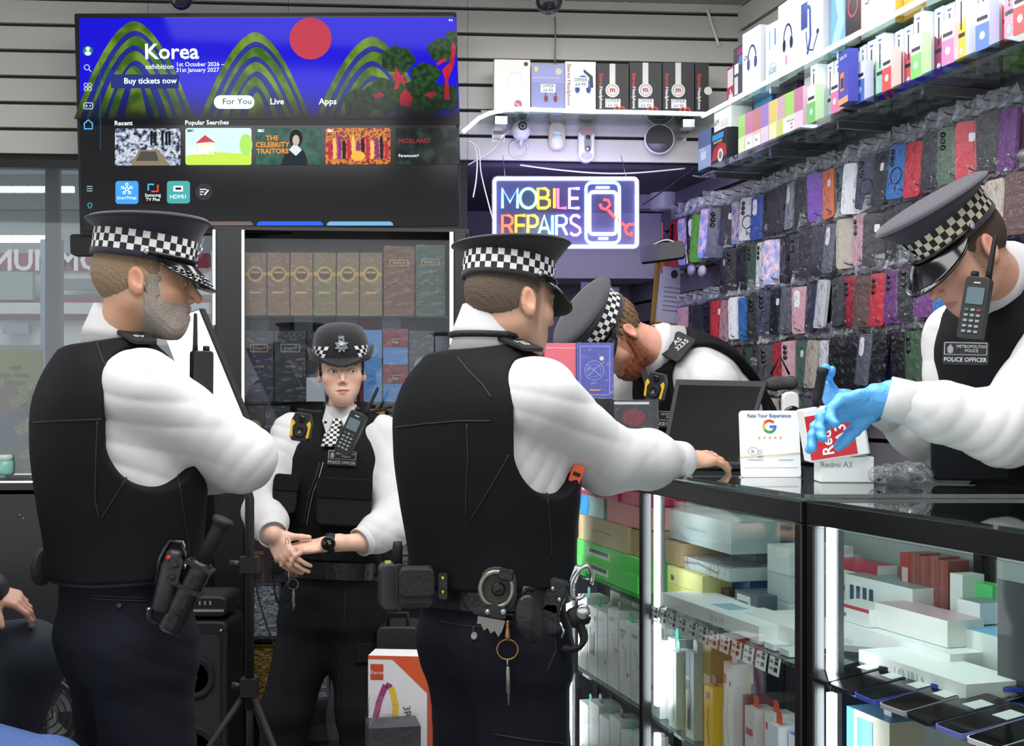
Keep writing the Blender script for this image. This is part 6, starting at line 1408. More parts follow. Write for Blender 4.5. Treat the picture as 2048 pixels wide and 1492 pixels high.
# per row: z of the hooks, hook spacing, first and last position along the wall, colours that stand out at given places
rowcols = {0: {0: ['#a02838', '#1c1d24', '#c0303c'], 1: ['holo', 'holo', '#c04a84'], 2: ['#1c1d24', '#c04a84', '#a02838'], 3: ['#5aa02c', 'holo', 'holo'], 4: ['holo', 'holo', '#c89aa4'], 5: ['#5a5e68', 'holo', '#2a2d38'], 6: ['#1c1d24', '#15161a', '#2348a0'], 7: ['holo', '#c8cad0', '#c8cad0'], 8: ['#c8cad0', '#8f949e', '#c0303c'], 9: ['#2348a0', '#2c6ab0', '#2348a0'], 10: ['#1c1d24', '#e4e6ea', '#15161a'], 11: ['#1c1d24', '#c8cad0', '#15161a'], 12: ['#8f949e', '#b8b0a0', '#1c1d24'], 13: ['#15161a', '#c05a28', '#1c1d24'], 14: ['#7a4ab8', '#7a4ab8', '#232630'], 15: ['#d8702c', '#c05a28', '#5c4440'], 16: ['#486a58', '#3e5a44', '#1c1d24'], 17: ['#e4e6ea', '#e4e6ea', '#c8cad0'], 18: ['#27314a', '#27314a', '#1c1d24']},
           1: {4: ['#e4e6ea', '#e4e6ea', '#15161a'], 5: ['holo', '#15161a', '#15161a'], 6: ['#15161a', '#15161a', 'holo'], 7: ['#15161a', '#5c4440', '#15161a'], 8: ['#1c1d24', '#c8cad0', '#5c4440'], 9: ['#1c1d24', '#b8b0a0', '#b05a6c']},
           2: {0: ['#c89aa4', '#c89aa4', '#b05a6c'], 1: ['#2a2d38', '#232630', '#15161a'], 2: ['#2a2d38', '#27314a', '#15161a'], 3: ['#232630', '#5a5e68', '#232630'], 4: ['#c0303c', '#a02838', '#c0303c'], 5: ['#c89aa4', '#c0303c', '#a02838'], 6: ['#e4e6ea', '#a02838', '#e4e6ea'], 7: ['#2c6ab0', '#1c1d24', '#2348a0'], 8: ['#15161a', '#8f949e', '#b05a6c'], 9: ['#27314a', '#15161a', '#8f949e'], 10: ['#15161a', '#2a2d38', '#b8b0a0'], 11: ['#5a5e68', '#27314a', '#1c1d24'], 12: ['#c89aa4', '#c0303c', '#27314a'], 13: ['#27314a', '#5c4440', '#2a2d38']},
           3: {6: ['#5c4440', '#5c4440', '#2348a0'], 7: ['#3a3a40', '#5a5e68', '#15161a'], 8: ['#c0303c', '#a02838', '#c8cad0'], 9: ['#c89aa4', '#c89aa4', '#486a58'], 10: ['#486a58', '#3e5a44', '#e4e6ea'], 11: ['#b8b0a0', '#2348a0', '#15161a'], 12: ['#e4e6ea', '#1c1d24', '#27314a'], 13: ['#15161a', '#a02838', '#15161a']}}
rows = [(2.205, .086, -.36, 27), (2.03, .086, .10, 22), (1.845, .086, -.30, 24), (1.655, .086, -.12, 19), (1.465, .086, .12, 11)]
rown = ['top', 'second', 'third', 'fourth', 'lowest']
for ri, (z, du, ua, nh) in enumerate(rows):
    cnt = 0
    for hk in range(nh):
        u = ua+hk*du; obj('peg_hook', peg, wr, T((u, -.01, z)))
        cols = rowcols.get(ri, {}).get(hk) or [rg.choice(CCOL) for _ in range(3)]
        for j, c in enumerate(cols[::-1]):
            if j == 0 and ri > 2: continue
            out = .035+j*.038; yaw = rg.uniform(-9, 6)-(rg.choice([0, 0, 8, 26]) if j == 2 else rg.choice([0, 0, 6]))-(22 if ri == 0 and hk < 6 else 0); tilt = rg.uniform(-5, 5); kd = rg.choice(KIN) if j == 2 else 'plain'
            if c in ('holo',): kd = 'plain'
            if ri == 0 and hk == 8 and j == 2: kd = 'ring'
            if ri == 0 and hk in (9,) and j == 2: kd = 'slot'
            if ri == 0 and hk in (16, 18) and j == 2: kd = 'ring'
            M = MRt @ T((u+rg.uniform(-.006, .006), -out, z-.004)) @ R('Z', -yaw) @ R('Y', tilt) @ R('X', rg.uniform(-5, 1))
            o = thing('phone_case', '%s phone case, %s from the left in the %s peg row' % (COLN.get(c, 'coloured'), ordw(cnt), rown[ri]), 'phone case', M @ T((0, 0, -.185-rg.uniform(0, .012))), 'phone cases on the pegs of the right wall')
            kk = 1.22 if ri == 0 and hk < 6 else 1.0; obj('case', case_mesh(c, kd), o, T((0, 0, -.03 if kk > 1 else 0)) @ Matrix.Scale(kk, 4))
            if j == 2 or (cnt % 3 == 0): obj('sleeve', bags[cnt % 5], o, T((0, 0, -.04 if kk > 1 else -.008)) @ Matrix.Scale(kk, 4))
            cnt += 1
o = pbox('hanging_pack', 'flat red pack hanging at the left end of the top peg row', 'pack', MRt @ T((-.42, -.17, 1.965)) @ R('Z', -20), (.10, .006, .205), '#b81c2c', [('r', .08, .06, .92, .72, '#2a3048'), ('line', [(.3, .2), (.5, .5), (.4, .7)], .06, '#9ab0e0'), ('line', [(.6, .1), (.7, .6)], .04, '#8aa0e8')])
for k, (u, z, c) in enumerate(((-.16, 1.90, '#a9a4c8'), (-.05, 1.885, '#d0d0d8'), (.42, 1.44, '#2c2a2c'))):
    o = thing('plastic_pouch', ['empty lilac plastic pouch hanging below the shiny cases', 'crumpled clear pouch hanging below the green case', 'rolled dark pouch between the lower peg rows'][k], 'pouch', MRt @ T((u, -.14, z))); obj('film', bags[k], o, Matrix.Scale(.6, 4)); MB().sphere((0, 0, .05), .03, 0, None, 10, 7, (1, .5, .8)).build('filling', pm(c), o)
# a grey neck cushion and small white gadgets tucked at the lower left of the pegs
o = thing('grey_cushion', 'dark grey fabric roll hanging beside the laptop', 'cushion', W(1560, 768, 4.15)); Q = SDF().u(cap((-.035, 0, .0), (.03, 0, .004), .02, .024), .02); Q.disp(lambda P: (.003*np.sin(90*P[:, 0])).astype(np.float32)); obj('roll', Q.mesh('roll', .006, mat('grey fleece', '#4a4846', .9, bump=.3, bscale=90)), o)
MB().tube([(-.03, 0, .03), (0, 0, .09), (.03, 0, .03)], .004, 6).build('loop', m_blackm, o)
o = thing('gadget', 'small white and black clip gadget beside the laptop lid', 'gadget', W(1580, 810, 3.9)); MB().rbox((0, 0, 0), (.05, .03, .08), .02).build('body', m_white, o, None, .005); MB().lathe([(.026, 0), (.028, .02), (.02, .025), (.012, .02), (.001, .02)], 18, M=T((0, -.015, -.03)) @ R('X', 90)).build('knob', m_pat, o)
# ================================================================ glass display counters
CT = 1.23
def cedge(px, k=.157, vx=330): d = .19*F/(k*(px-vx)); return Vector(((px-CX)/F*d, d, 0))
E0, E1 = cedge(1110), cedge(1601)
MC1 = frame(E0, E1-E0, z=(0, 0, 1)); L1 = (E1-E0).length
e0 = Vector(((1612-CX)/F*2.47, 2.47, 0)); e1 = Vector(((2048-CX)/F*1.885, 1.885, 0)); dr = (e1-e0).normalized()
MC2 = frame(e0, dr, z=(0, 0, 1)); L2 = 1.05; DEP = .42
m_cback = mat('counter back panel', '#aab2b0', .4); m_shelfg = glass('shelf glass', '#eef6f4', .05)
m_post = mat('black anodised post', '#121214', .3, spec=.6)
def counter(M, L, lab, posts, ledx):
    o = thing('display_counter', lab, 'counter', M)
    MB().box((L/2, .012, CT-.024), (L, .024, .042)).build('top_rail', m_post, o, None, .002)
    MB().box((L/2, DEP-.012, CT-.024), (L, .024, .042)).build('back_rail', m_post, o)
    for x in posts: MB().box((x, .013, CT/2-.02), (.026, .026, CT-.05)).build('post', m_post, o, None, .003)
    for x in (posts[0], posts[-1]): MB().box((x, DEP-.013, CT/2-.02), (.026, .026, CT-.05)).build('post', m_post, o)
    for a, b in zip(posts[:-1], posts[1:]): MB().box(((a+b)/2, .008, CT/2+.03), (b-a-.03, .005, CT-.16)).build('front_glass', m_glass, o)
    MB().box((L/2, DEP-.006, CT/2), (L-.04, .008, CT-.1)).build('back_panel', m_cback, o)
    MB().box((L/2, DEP/2, .05), (L, DEP, .1)).build('plinth', m_post, o)
    for z in (.896, .605, .33): MB().box((L/2, DEP/2+.012, z-.004), (L-.03, DEP-.05, .008)).build('glass_shelf', m_shelfg, o)
    for x in ledx:
        MB().box((x, .03, 1.04), (.018, .012, .28)).build('light_strip', emis('counter led', '#f2f6ff', 18), o); MB().box((x+.018, .034, 1.04), (.016, .012, .28)).build('strip_holder', m_steel, o)
        MB().box((x, .03, .76), (.018, .012, .22)).build('light_strip', emis('counter led', '#f2f6ff', 18), o); MB().box((x, .03, .47), (.018, .012, .22)).build('light_strip', emis('counter led', '#f2f6ff', 18), o)
    MB().box((L/2, .032, CT-.026), (L-.06, .008, .008)).build('hidden_fill_strip', emis('counter fill glow', '#f2f6ff', 4), o)  # glow added out of sight behind the rail to light the goods
    return o
xp = fit(MC1, .013, 1291, 1200).x
counter(MC1, L1, 'black-framed glass display counter on which the middle officer leans', [.013, xp, L1-.013], [xp+.04, .05])
CN2 = counter(MC2, L2, 'nearest black-framed glass display counter at the lower right', [.013, L2-.013], [.042])
MB().box((L2/2, DEP/2, CT+.0), (L2, DEP, .006)).build('glass_top', glass('top glass', '#e4efeb', .14), CN2)
# one continuous glass worktop over the far counter, its front edge crossing to the right
A = MC1 @ Vector((0, .0, 0)); B_ = MC1 @ Vector((L1+.015, 0, 0)); Cc = Vector((1.15, 2.47, 0)); Dd = Vector((1.10, 2.66, 0)); E_ = MC1 @ Vector((L1-.2, DEP+.02, 0)); G_ = MC1 @ Vector((0, DEP+.02, 0))
poly = [A, B_, Cc, Dd, E_, G_]
o = MB().add([(p.x, p.y, CT+z) for z in (.0035, .0115) for p in poly], [tuple(range(5, -1, -1)), tuple(range(6, 12))]+[(i, (i+1) % 6, (i+1) % 6+6, i+6) for i in range(6)]).build('glass_worktop', glass('worktop glass', '#dae8e3', .14), None); tag(o, 'greenish glass worktop under the laptop and the review card', 'worktop')
TOP = CT+.012
# ---- goods in the far counter
def cb(M, x, y, z, size, col, lab, prints=(), yaw=0, name='carton', cat='box', side=None, group=None, top=None, wrap=False):
    return pbox(name, lab, cat, M @ T((x, y, z)) @ R('Z', yaw), size, col, prints, group, side, top, wrap=wrap)
S1, S2, S3 = .897, .606, .331
x1 = lambda px: fit(MC1, .06, px, 1150).x
def span(pa, pb): return x1(pa), x1(pb)
# left pane: stack from the shelf upwards
a, b = span(1140, 1278); w = b-a; cx = (a+b)/2
for k in range(2): cb(MC1, cx, .06+.005*k, S1+k*.047, (w*.96, .16, .046), '#4cd04a', ('lower', 'upper')[k]+' bright green carton of the pair in the far counter', [('r', .25, .25, .6, .75, '#d8e8d4'), ('r', .28, .45, .57, .7, '#3a4a3c')], top='#7ae078')
cb(MC1, cx-.03, .07, S1+.095, (w*.72, .16, .075), '#b49a72', 'larger brown cardboard carton in the far counter', [('line', [(.3, .5), (.5, .55), (.7, .5)], .01, '#8a7048')]); cb(MC1, cx+w*.37, .08, S1+.095, (w*.24, .14, .072), '#a98f6a', 'smaller brown cardboard carton in the far counter')
cb(MC1, cx-w*.27, .08, S1+.171, (w*.40, .12, .062), '#a8d8c8', 'pale green carton with a blue disc in the far counter', [('r', 0, 0, .5, 1, '#cfe0a0'), ('c', .28, .5, .2, '#3a90d0')]); cb(MC1, cx+w*.23, .08, S1+.171, (w*.5, .12, .06), '#e08a84', 'salmon pink carton in the far counter')
cb(MC1, cx-w*.15, .07, S1+.234, (w*.66, .14, .034), '#b01c48', 'crimson carton on top of the pile in the far counter', [('r', .2, .42, .42, .58, '#f0d8e0')]); cb(MC1, cx+w*.33, .075, S1+.234, (w*.28, .13, .034), '#c02850', 'small crimson carton beside the topmost one in the far counter')
# tinted accessory cartons with hang tabs below
wcol = ['#dadcd8', '#e4e4e0', '#d4d8d6', '#dfe0dc', '#e6e6e2', '#d8dad8']
tab = lambda c: MB().prism([(-.012, 0), (.012, 0), (.012, .02), (.006, .026), (-.006, .026), (-.012, .02)], -.0008, .0008).mesh('hang_tab', pm(c))
tabs = {c: tab(c) for c in ('#4ab8a0', '#2a2c30', '#e4e6e8', '#d8502c', '#3a3a40')}
def tabbed(M, x, y, z, size, col, lab, prints, tc, yaw=0, group=None, side=None):
    o = cb(M, x, y, z, size, col, lab, prints, yaw, 'accessory_box', 'box', side, group); obj('hang_tab', tabs[tc], o, T((0, size[1]*.3, size[2]))); return o
n = 0
for row, (y, z, hh, cnt_) in enumerate(((.055, S2, .20, 7), (.16, S2, .22, 7))):
    for k in range(cnt_):
        x = .06+(xp-.1)*(k+.5)/cnt_; pr = [('c', .8, .3+.2*(k % 2), .07, '#b02c34'), ('line', [(.3, .7), (.6, .6), (.6, .4)], .06, '#aab4b8'), ('r', .1, .85, .6, .9, '#8a9494')]
        if k == 4: pr.append(('t', '£35', .3, .8, .02, '#3a3a3c'))
        if k == 1: pr = [('r', .2, .3, .35, .7, '#2a2c30'), ('r', .42, .3, .55, .6, '#2a2c30'), ('r', .62, .3, .75, .65, '#2a2c30'), ('c', .8, .85, .1, '#b02c34')]
        tabbed(MC1, x, y, z, ((xp-.1)/cnt_-.006, .07, hh+(.02 if k % 3 == 0 else 0)), wcol[(k+row) % 6], '%s white charger carton from the left, %s row of the far counter' % (ordw(k), ('front', 'back')[row]), pr if row == 0 else [], ('#4ab8a0', '#2a2c30')[(k//2+row) % 2], 0, 'white charger cartons in the far counter'); n += 1
for k in range(7):
    x = .06+(xp-.1)*(k+.5)/7; tabbed(MC1, x, .06, S3, ((xp-.1)/7-.006, .07, .17+.02*(k % 2)), wcol[(k+3) % 6], '%s white carton from the left on the low shelf of the far counter' % ordw(k), [('ring', .5, .7, .12, .03, '#b8c0c0'), ('r', .2, .2, .8, .24, '#9aa4a4')], ('#4ab8a0', '#2a2c30')[k % 2], 0, 'white cartons on the low shelf of the far counter')
for k in range(3): cb(MC1, cx-.1+k*.14, .03, S2+.245-.0, (.13, .08, .008), ('#3a4640', '#5a7a60', '#c8a83c')[k], ('dark', 'green', 'yellow')[k]+' flat pack lying over the white charger cartons') if False else None
# right pane of the far counter
x2 = lambda px, y=.06: fit(MC1, y, px, 1150).x
def R2(pa, pb, y, z, h, dep, col, lab, pr=(), **kw):
    a, b = fit(MC1, y, pa, 1150).x, fit(MC1, y, pb, 1150).x; return cb(MC1, (a+b)/2, y, z, (b-a, dep, h), col, lab, pr, **kw)
R2(1335, 1405, .12, S1, .04, .16, '#d8d480', 'lower pale yellow carton in the right pane of the far counter'); R2(1335, 1405, .12, S1+.041, .044, .16, '#e0dc94', 'upper pale yellow carton in the right pane of the far counter', [('r', .1, .2, .2, .5, '#6a6a50')])
R2(1330, 1362, .13, S1+.087, .06, .14, '#a89070', 'brown carton above the yellow cartons in the far counter'); R2(1360, 1458, .14, S1+.086, .03, .14, '#cdd8d6', 'thin pale carton in a clear bag above the yellow cartons', [('line', [(.1, .5), (.4, .7), (.8, .4)], .02, '#8a9696')], wrap=True)
R2(1330, 1462, .15, S1+.15, .078, .13, '#b4c4c2', 'wide pale grey carton on top of the pile, right pane of the far counter', [('r', .35, .46, .65, .54, '#9aaaa8')])
R2(1410, 1458, .17, S1, .055, .12, '#7a5a58', 'dark red carton marked 15 behind the yellow cartons', [('t', '15', .5, .5, .03, '#2a2a2a')]); R2(1425, 1500, .2, S1+.056, .03, .12, '#3a5a90', 'blue carton under a black gadget in the far counter', [('r', .1, .2, .4, .6, '#8aa0c8')]); R2(1432, 1478, .2, S1+.087, .022, .08, '#2e3a38', 'small black gadget on the blue carton in the far counter')
R2(1462, 1512, .26, S1, .17, .1, '#6a7480', 'grey blue carton marked with a brand line at the back of the far counter', [('t', 'moce', .5, .8, .03, '#9aa4b0')]); R2(1470, 1515, .15, S1, .07, .1, '#55606c', 'slate carton with a white barcode label in the far counter', [('r', .1, .4, .7, .9, '#dfe4e4'), ('r', .15, .5, .6, .7, '#6a7070')])
for k in range(3): R2(1535, 1580, .2, S1+k*.062, .061, .16, ('#c4d0ce', '#b8c6c4', '#ccd6d4')[k], '%s pale carton of the stack by the right post of the far counter' % ('lowest', 'middle', 'topmost')[k])
R2(1490, 1590, .09, S1+.012, .035, .14, '#dfe0de', 'white phone box with a brown mark, right pane of the far counter', [('r', .05, .2, .3, .5, '#c8c8c6')], top='#eaeae8')
ph = R2(1330, 1510, .035, S1+.012, .032, .13, '#eef0f0', 'long white phone box lying at the front of the far counter', [('t', '| @ oc | 8|', .6, .5, .018, '#b8bcbe')], top='#f2f6fa', yaw=2)
MB().rbox((0, .06, .0325), (.09, .05, .001), .01).build('picture', pm('#9cc4dc'), ph)
# shelf edge full of price cards
for k in range(13):
    x = x1(1308)+(x1(1592)-x1(1308))*(k+.5)/13; o = MB().box((0, 0, 0), (.045, .002, .036)).build('price_card', pm('#d9dad8'), None, MC1 @ T((x, .027, S1-.018)) @ R('X', -8)); tag(o, '%s price card from the left along the shelf edge of the far counter' % ordw(k), 'price card', 'price cards on the shelf edge')
    add_prints(o, [('r', .55, .1, .9, .3, '#2a2c30'), ('r', .55, .35, .9, .5, '#3a3c40'), ('r', .55, -.3, .9, -.05, '#2a2c30'), ('r', .12, .15, .4, .3, '#7a7c80'), ('r', .12, -.2, .45, -.1, '#7a7c80')], .045, .036, -.001)
for k in range(11):
    x = x1(1312)+(x1(1588)-x1(1312))*(k+.5)/11; c = ('#e6e8ea', '#2a3038', '#dfe6e4', '#e8eaec', '#c8d4d0', '#e6e8ea')[k % 6]
    o = MB().rbox((0, .0, 0), (.05, .012, .12), .006).build('boxed_phone', pm(c, .25), None, MC1 @ T((x, .115, S1+.007)) @ R('X', -90)); tag(o, '%s flat pack from the left in the row lying behind the price cards' % ordw(k), 'flat pack', 'flat packs behind the price cards')
# coloured accessory boxes below, right pane
acc = [('#cfd2d4', '#2a2c30', .20, [('line', [(.6, .7), (.3, .5), (.7, .3), (.5, .1)], .1, '#2a2a2c')], 'white cable box with a black squiggle'), ('#dadcd8', '#4ab8a0', .21, [('line', [(.3, .8), (.5, .5), (.4, .2)], .05, '#b8bec0'), ('c', .8, .5, .1, '#b83038')], 'white earphone box with a red dot'), ('#d8dcd8', '#4ab8a0', .19, [('r', .6, .1, .7, .8, '#5ab4a4')], 'white and teal cable box'), ('#e8d418', '#4ab8a0', .17, [('r', .2, .8, .7, .9, '#3a3410'), ('c', .5, .5, .1, '#f4f0c0'), ('c', .5, .3, .1, '#f4f0c0')], 'yellow earphone box'),
       ('#dfe3e2', '#e4e6e8', .21, [('r', 0, .7, .5, 1, '#4a98c0'), ('r', .2, .1, .6, .55, '#55585c'), ('r', .0, .55, .5, .66, '#2a2a2c')], 'blue-cornered white box'), ('#6aa24a', '#e4e6e8', .235, [('r', .1, .6, .9, .7, '#dfe8d0')], 'green box with an apple tab'), ('#ead618', '#3a3a40', .15, [('r', .2, .8, .7, .9, '#3a3410'), ('line', [(.5, .7), (.4, .4), (.6, .1)], .08, '#55501c')], 'second yellow cable box'), ('#d8d2a8', '#4ab8a0', .11, [('c', .4, .5, .12, '#eeeade'), ('c', .6, .3, .12, '#eeeade')], 'pale box before the yellow cable box'), ('#e6e4e0', '#e4e6e8', .225, [('r', .0, .78, .3, .88, '#b83038'), ('c', .7, .8, .1, '#2a2c30', 1.4), ('line', [(.5, .7), (.3, .4), (.6, .2)], .04, '#9aa0a4')], 'tall white charger box'), ('#8a2a38', '#3a3a40', .16, [('c', .7, .4, .14, '#e8e0e0')], 'maroon box'), ('#e4d8d8', '#d8502c', .15, [('r', .1, .6, .8, .7, '#c06060')], 'pale pink box'), ('#e8e6e2', '#d8502c', .15, [('r', .1, .75, .6, .85, '#d85028'), ('line', [(.5, .6), (.4, .1)], .06, '#3a3a3c')], 'white box with orange tab'), ('#dfe2e8', '#d8502c', .14, [('c', .6, .2, .15, '#b83038')], 'white box with red seal'), ('#5a78c8', '#e4e6e8', .13, [('r', 0, .7, 1, 1, '#e4e8f0')], 'blue box')]
for k, (c, tcol, h, pr, nm) in enumerate(acc):
    x = x1(1312)+(x1(1592)-x1(1312))*(k+.5)/14; tabbed(MC1, x, .05+.02*(k % 2), S2, (.048, .05, h), c, nm+' hanging in the right pane of the far counter', pr, tcol)
for k in range(4): cb(MC1, x1(1370)+k*.14, .22, S2, (.13, .06, .25), '#1c2438', '%s navy carton at the back of the middle shelf, right pane' % ordw(k), [('t', 'XO', .6, .8, .025, '#c8ccd8', 90)], 0, 'carton', 'box', None, 'navy cartons at the back of the far counter')
for k in range(8): tabbed(MC1, x1(1312)+(x1(1592)-x1(1312))*(k+.5)/8, .06, S3, (.09, .06, .18), ('#dfe0dc', '#e4d8a0', '#dadcd8', '#b8c8d8', '#e0e2de', '#d8c8c8', '#dcdedc', '#c8d0dc')[k], '%s carton on the low shelf, right pane of the far counter' % ordw(k), [('r', .2, .3, .7, .5, '#a8b0b4')], '#4ab8a0', 0, 'cartons on the low shelf, right pane')
# ---- goods in the nearest counter
def N2(pa, pb, y, z, h, dep, col, lab, pr=(), **kw):
    a, b = fit(MC2, y, pa, 1250).x, fit(MC2, y, pb, 1250).x; return cb(MC2, (a+b)/2, y, z, (b-a, dep, h), col, lab, pr, **kw)
WB = '#e9ebe9'
N2(1718, 1932, .10, S1+.012, .036, .12, WB, 'long slim white box with grey symbols in the nearest counter', [('t', '| @ 18 | +', .5, .5, .022, '#a8aeb0'), ('r', .0, .1, .06, .9, '#c8ccce')], top='#f2f4f4')
N2(1664, 1900, .19, S1+.010, .052, .10, WB, 'wide white phone box behind the slim one in the nearest counter', [('r', .0, .2, .2, .4, '#cfd4d4')], top='#eef2f2')
N2(1664, 1738, .20, S1+.063, .036, .07, '#e4e6e4', 'small white box with red edge in the nearest counter', [('r', 0, .8, 1, 1, '#c03848'), ('r', .1, .3, .4, .5, '#6a7074')])
N2(1750, 1895, .22, S1+.063, .05, .08, '#e6e6e0', 'white box with colourful lid in the nearest counter', [], top='#c8a8b0'); N2(1690, 1825, .29, S1+.055, .085, .08, '#e2e6e6', 'white box with dark windows in the nearest counter', [('r', .08+.1*k, .3, .14+.1*k, .75, '#3a4a6a') for k in range(4)], top='#8a9696')
N2(1664, 1755, .34, S1+.04, .12, .05, '#e4e2e2', 'white box with crimson top at the back of the nearest counter', [('r', .0, .8, 1, 1, '#b83048'), ('r', .1, .4, .5, .5, '#7a7e82')], top='#b83048')
for k in range(5): N2(1800+k*19, 1820+k*19, .34, S1+.05, .15+.004*(k % 2), .05, ('#a83c38', '#8a4a46', '#8a4a46', '#8a4a46', '#8a4a46')[k], '%s dark red pack from the left at the back of the nearest counter' % ordw(k), [('r', .2, .5, .8, .8, '#c8b8b4')] if k == 0 else [('r', .4, 0, .5, 1, '#a86a64')], group='dark red packs in the nearest counter')
N2(1900, 1925, .33, S1+.05, .13, .05, '#dfe2e0', 'narrow white pack with green foot in the nearest counter', [('r', 0, 0, 1, .2, '#a8c83c')]); N2(1920, 1985, .36, S1+.08, .085, .03, '#5cc878', 'green carton at the back of the nearest counter', [('r', .3, .5, .7, .55, '#a8e0b8')])
N2(1920, 2010, .26, S1+.012, .085, .1, '#dfe4e2', 'white box with blue lid in the nearest counter', [], top='#7ab0d8'); N2(1915, 1960, .30, S1+.10, .04, .08, '#e2e6e6', 'small white box behind the blue-lidded one in the nearest counter', top='#7a868a')
N2(1995, 2110, .20, S1+.005, .21, .14, '#3a4042', 'tall dark grey box at the right of the nearest counter', side='#5c6264', top='#8a9494')
N2(1605, 1660, .12, S1+.012, .06, .07, '#e6e6e6', 'white box with red lid beside the light strip in the nearest counter', top='#c84858') if False else None
rg = random.Random(9)
phm = {}
def phone_mesh(c):
    if c in phm: return phm[c]
    b = MB(); b.rbox((0, 0, 0), (.073, .008, .155), .010); b.rbox((0, -.0043, 0), (.068, .0006, .150), .008, mi=1); b.box((.012, -.0052, .03), (.036, .0006, .036), mi=2); phm[c] = b.mesh('phone', [pm(c, .25), m_pat, pm('#d4d8da')]); return phm[c]
for k in range(20):
    row = k // 10; x = .06+(k % 10)*.078+row*.03; c = ('#1a1b1e', '#24262a', '#4050a8', '#9a9ca0', '#1a1b1e', '#6a70b8', '#c8ccd0', '#2a2c30', '#1a1b1e', '#3a3c40')[k % 10]
    o = obj('mobile_phone', phone_mesh(c), None, MC2 @ T((x, .045+row*.10, S1+.012+row*.0)) @ R('Z', rg.uniform(-4, 4)) @ R('X', -90+9) @ R('Y', 90 if False else 0) @ T((0, 0, .02+row*.01)) )
    tag(o, '%s mobile phone from the left in the %s row of the nearest counter' % (ordw(k % 10), ('front', 'second')[row]), 'phone', 'used phones lying in the nearest counter')
for k, (px, y, c) in enumerate(((1730, .14, '#2a2c2e'), (1850, .16, '#1c1d20'), (1960, .17, '#2c40b0'))):
    x = fit(MC2, y, px, 1330).x; o = obj('mobile_phone', phone_mesh(c), None, MC2 @ T((x, y, S1+.032)) @ R('Z', -70+k*12) @ R('X', -86)); tag(o, ('black phone with red detail tilted on the row', 'dark phone in a case propped on the row', 'phone in a blue case lying on the row')[k]+' of the nearest counter', 'phone')
MB().box((L2/2, .026, S1-.010), (L2-.04, .006, .010)).build('shelf_edge_strip', mat('blue glass edge', '#5a8ac8', .2), CN2)
# below the shelf of the nearest counter
o = cb(MC2, .10, .07, S2, (.14, .07, .235), '#e0d8c0', 'white and blue waterproof pouch carton in the nearest counter', [('r', .0, 0, .18, 1, '#5aa8d0'), ('r', .25, .62, .62, .95, '#3aa8e0'), ('t', 'Waterproof Pouch', .6, .46, .018, '#2a3440'), ('t', 'Pouch', .5, .38, .012, '#5a98c0')], 0, 'carton', 'box', '#cfc6ac', None, '#5a98c8'); obj('hang_tab', tabs['#e4e6e8'], o, T((.02, .03, .235)))
for k, (x, h, c) in enumerate(((.25, .16, '#d8d4cc'), (.36, .15, '#dedad4'), (.48, .14, '#c8d0dc'), (.60, .17, '#3a6a4a'), (.72, .16, '#dadad6'), (.85, .15, '#b8c0c8'))):
    tabbed(MC2, x, .08, S2, (.10, .07, h), c, ('cream', 'ivory', 'pale blue', 'dark green', 'off-white', 'grey')[k]+' accessory carton with hang tab in the nearest counter', [('c', .5, .7, .1, '#3a3a3c', 1.3), ('r', .2, .2, .8, .3, '#a8a49c')], ('#e4e6e8', '#3a3a40')[k % 2])
# ---- on the worktop
lp = thing('laptop', 'open black laptop on the counter with its screen turned to the right-hand side', 'laptop', frame(Vector((W(1420, 945, 3.40).x, 3.40, TOP+.001)), (1, -.12, 0), z=(0, 0, 1)))
pA, pB, pC, pD = [(W(1318, 935, 3.38)), (W(1478, 940, 3.32)), (W(1535, 762, 3.50)), (W(1352, 758, 3.58))]
Mi = lp.matrix_world.inverted(); q = [Mi @ p for p in (pA, pB, pC, pD)]; nrm = (q[1]-q[0]).cross(q[3]-q[0]).normalized()
if nrm.y > 0: nrm = -nrm
def slab(pts, n, t): return [p for p in pts]+[p-n*t for p in pts]
FS = [(0, 1, 2, 3), (7, 6, 5, 4), (0, 4, 5, 1), (1, 5, 6, 2), (2, 6, 7, 3), (3, 7, 4, 0)]
MB().add(slab(q, nrm, .008), FS).build('lid', m_blackm, lp, None, .002)
def inset(q, l, r, t, b):
    bl = lambda u, v: (q[0]*(1-u)+q[1]*u)*(1-v)+(q[3]*(1-u)+q[2]*u)*v
    return [bl(l, b), bl(1-r, b), bl(1-r, 1-t), bl(l, 1-t)]
MB().add([p+nrm*.0008 for p in inset(q, .05, .05, .07, .09)], [(0, 1, 2, 3)]).build('screen', mat('laptop screen', '#0a0b0c', .2, spec=.04), lp)
MB().box((.03, .02, .008), (.30, .20, .014)).build('base', m_blackm, lp, None, .003)
MB().box((.03, .03, .0155), (.26, .10, .001)).build('keyboard', m_dark, lp)
rv = thing('review_card', 'white stand-up review card with coloured letter G and five stars', 'card', frame(Vector((W(1542, 962, 3.0).x, 3.0, TOP)), (1, .04, 0), z=(0, .16, 1)))
cw, ch_ = .140, .155
MB().rbox((0, 0, ch_/2), (cw, .004, ch_), .008).build('card', mat('white acrylic', '#f2f3f5', .15), rv); MB().box((0, .03, .002), (cw, .06, .003)).build('foot', mat('white acrylic', '#f2f3f5', .15), rv)
def gpart(a0, a1, c):
    b = MB(); P = arcpts(0, 0, .0135, .0135, a0, a1, 12)
    for qd in band(P, .006): b.add([(x, -.0030, z+.118) for x, z in qd], [(0, 1, 2, 3)])
    b.build('logo_arc', pm(c), rv)
gpart(40, 145, '#d8453a'); gpart(145, 215, '#e8b62c'); gpart(215, 320, '#3a9a50'); gpart(320, 360, '#3c72d8'); MB().box((.0085, -.0030, .1175), (.016, .0004, .006)).build('logo_bar', pm('#3c72d8'), rv)
text('Rate Your Experience', .0115, pm('#6a7ea8'), rv, T((0, -.003, .143)), bold=.0002)
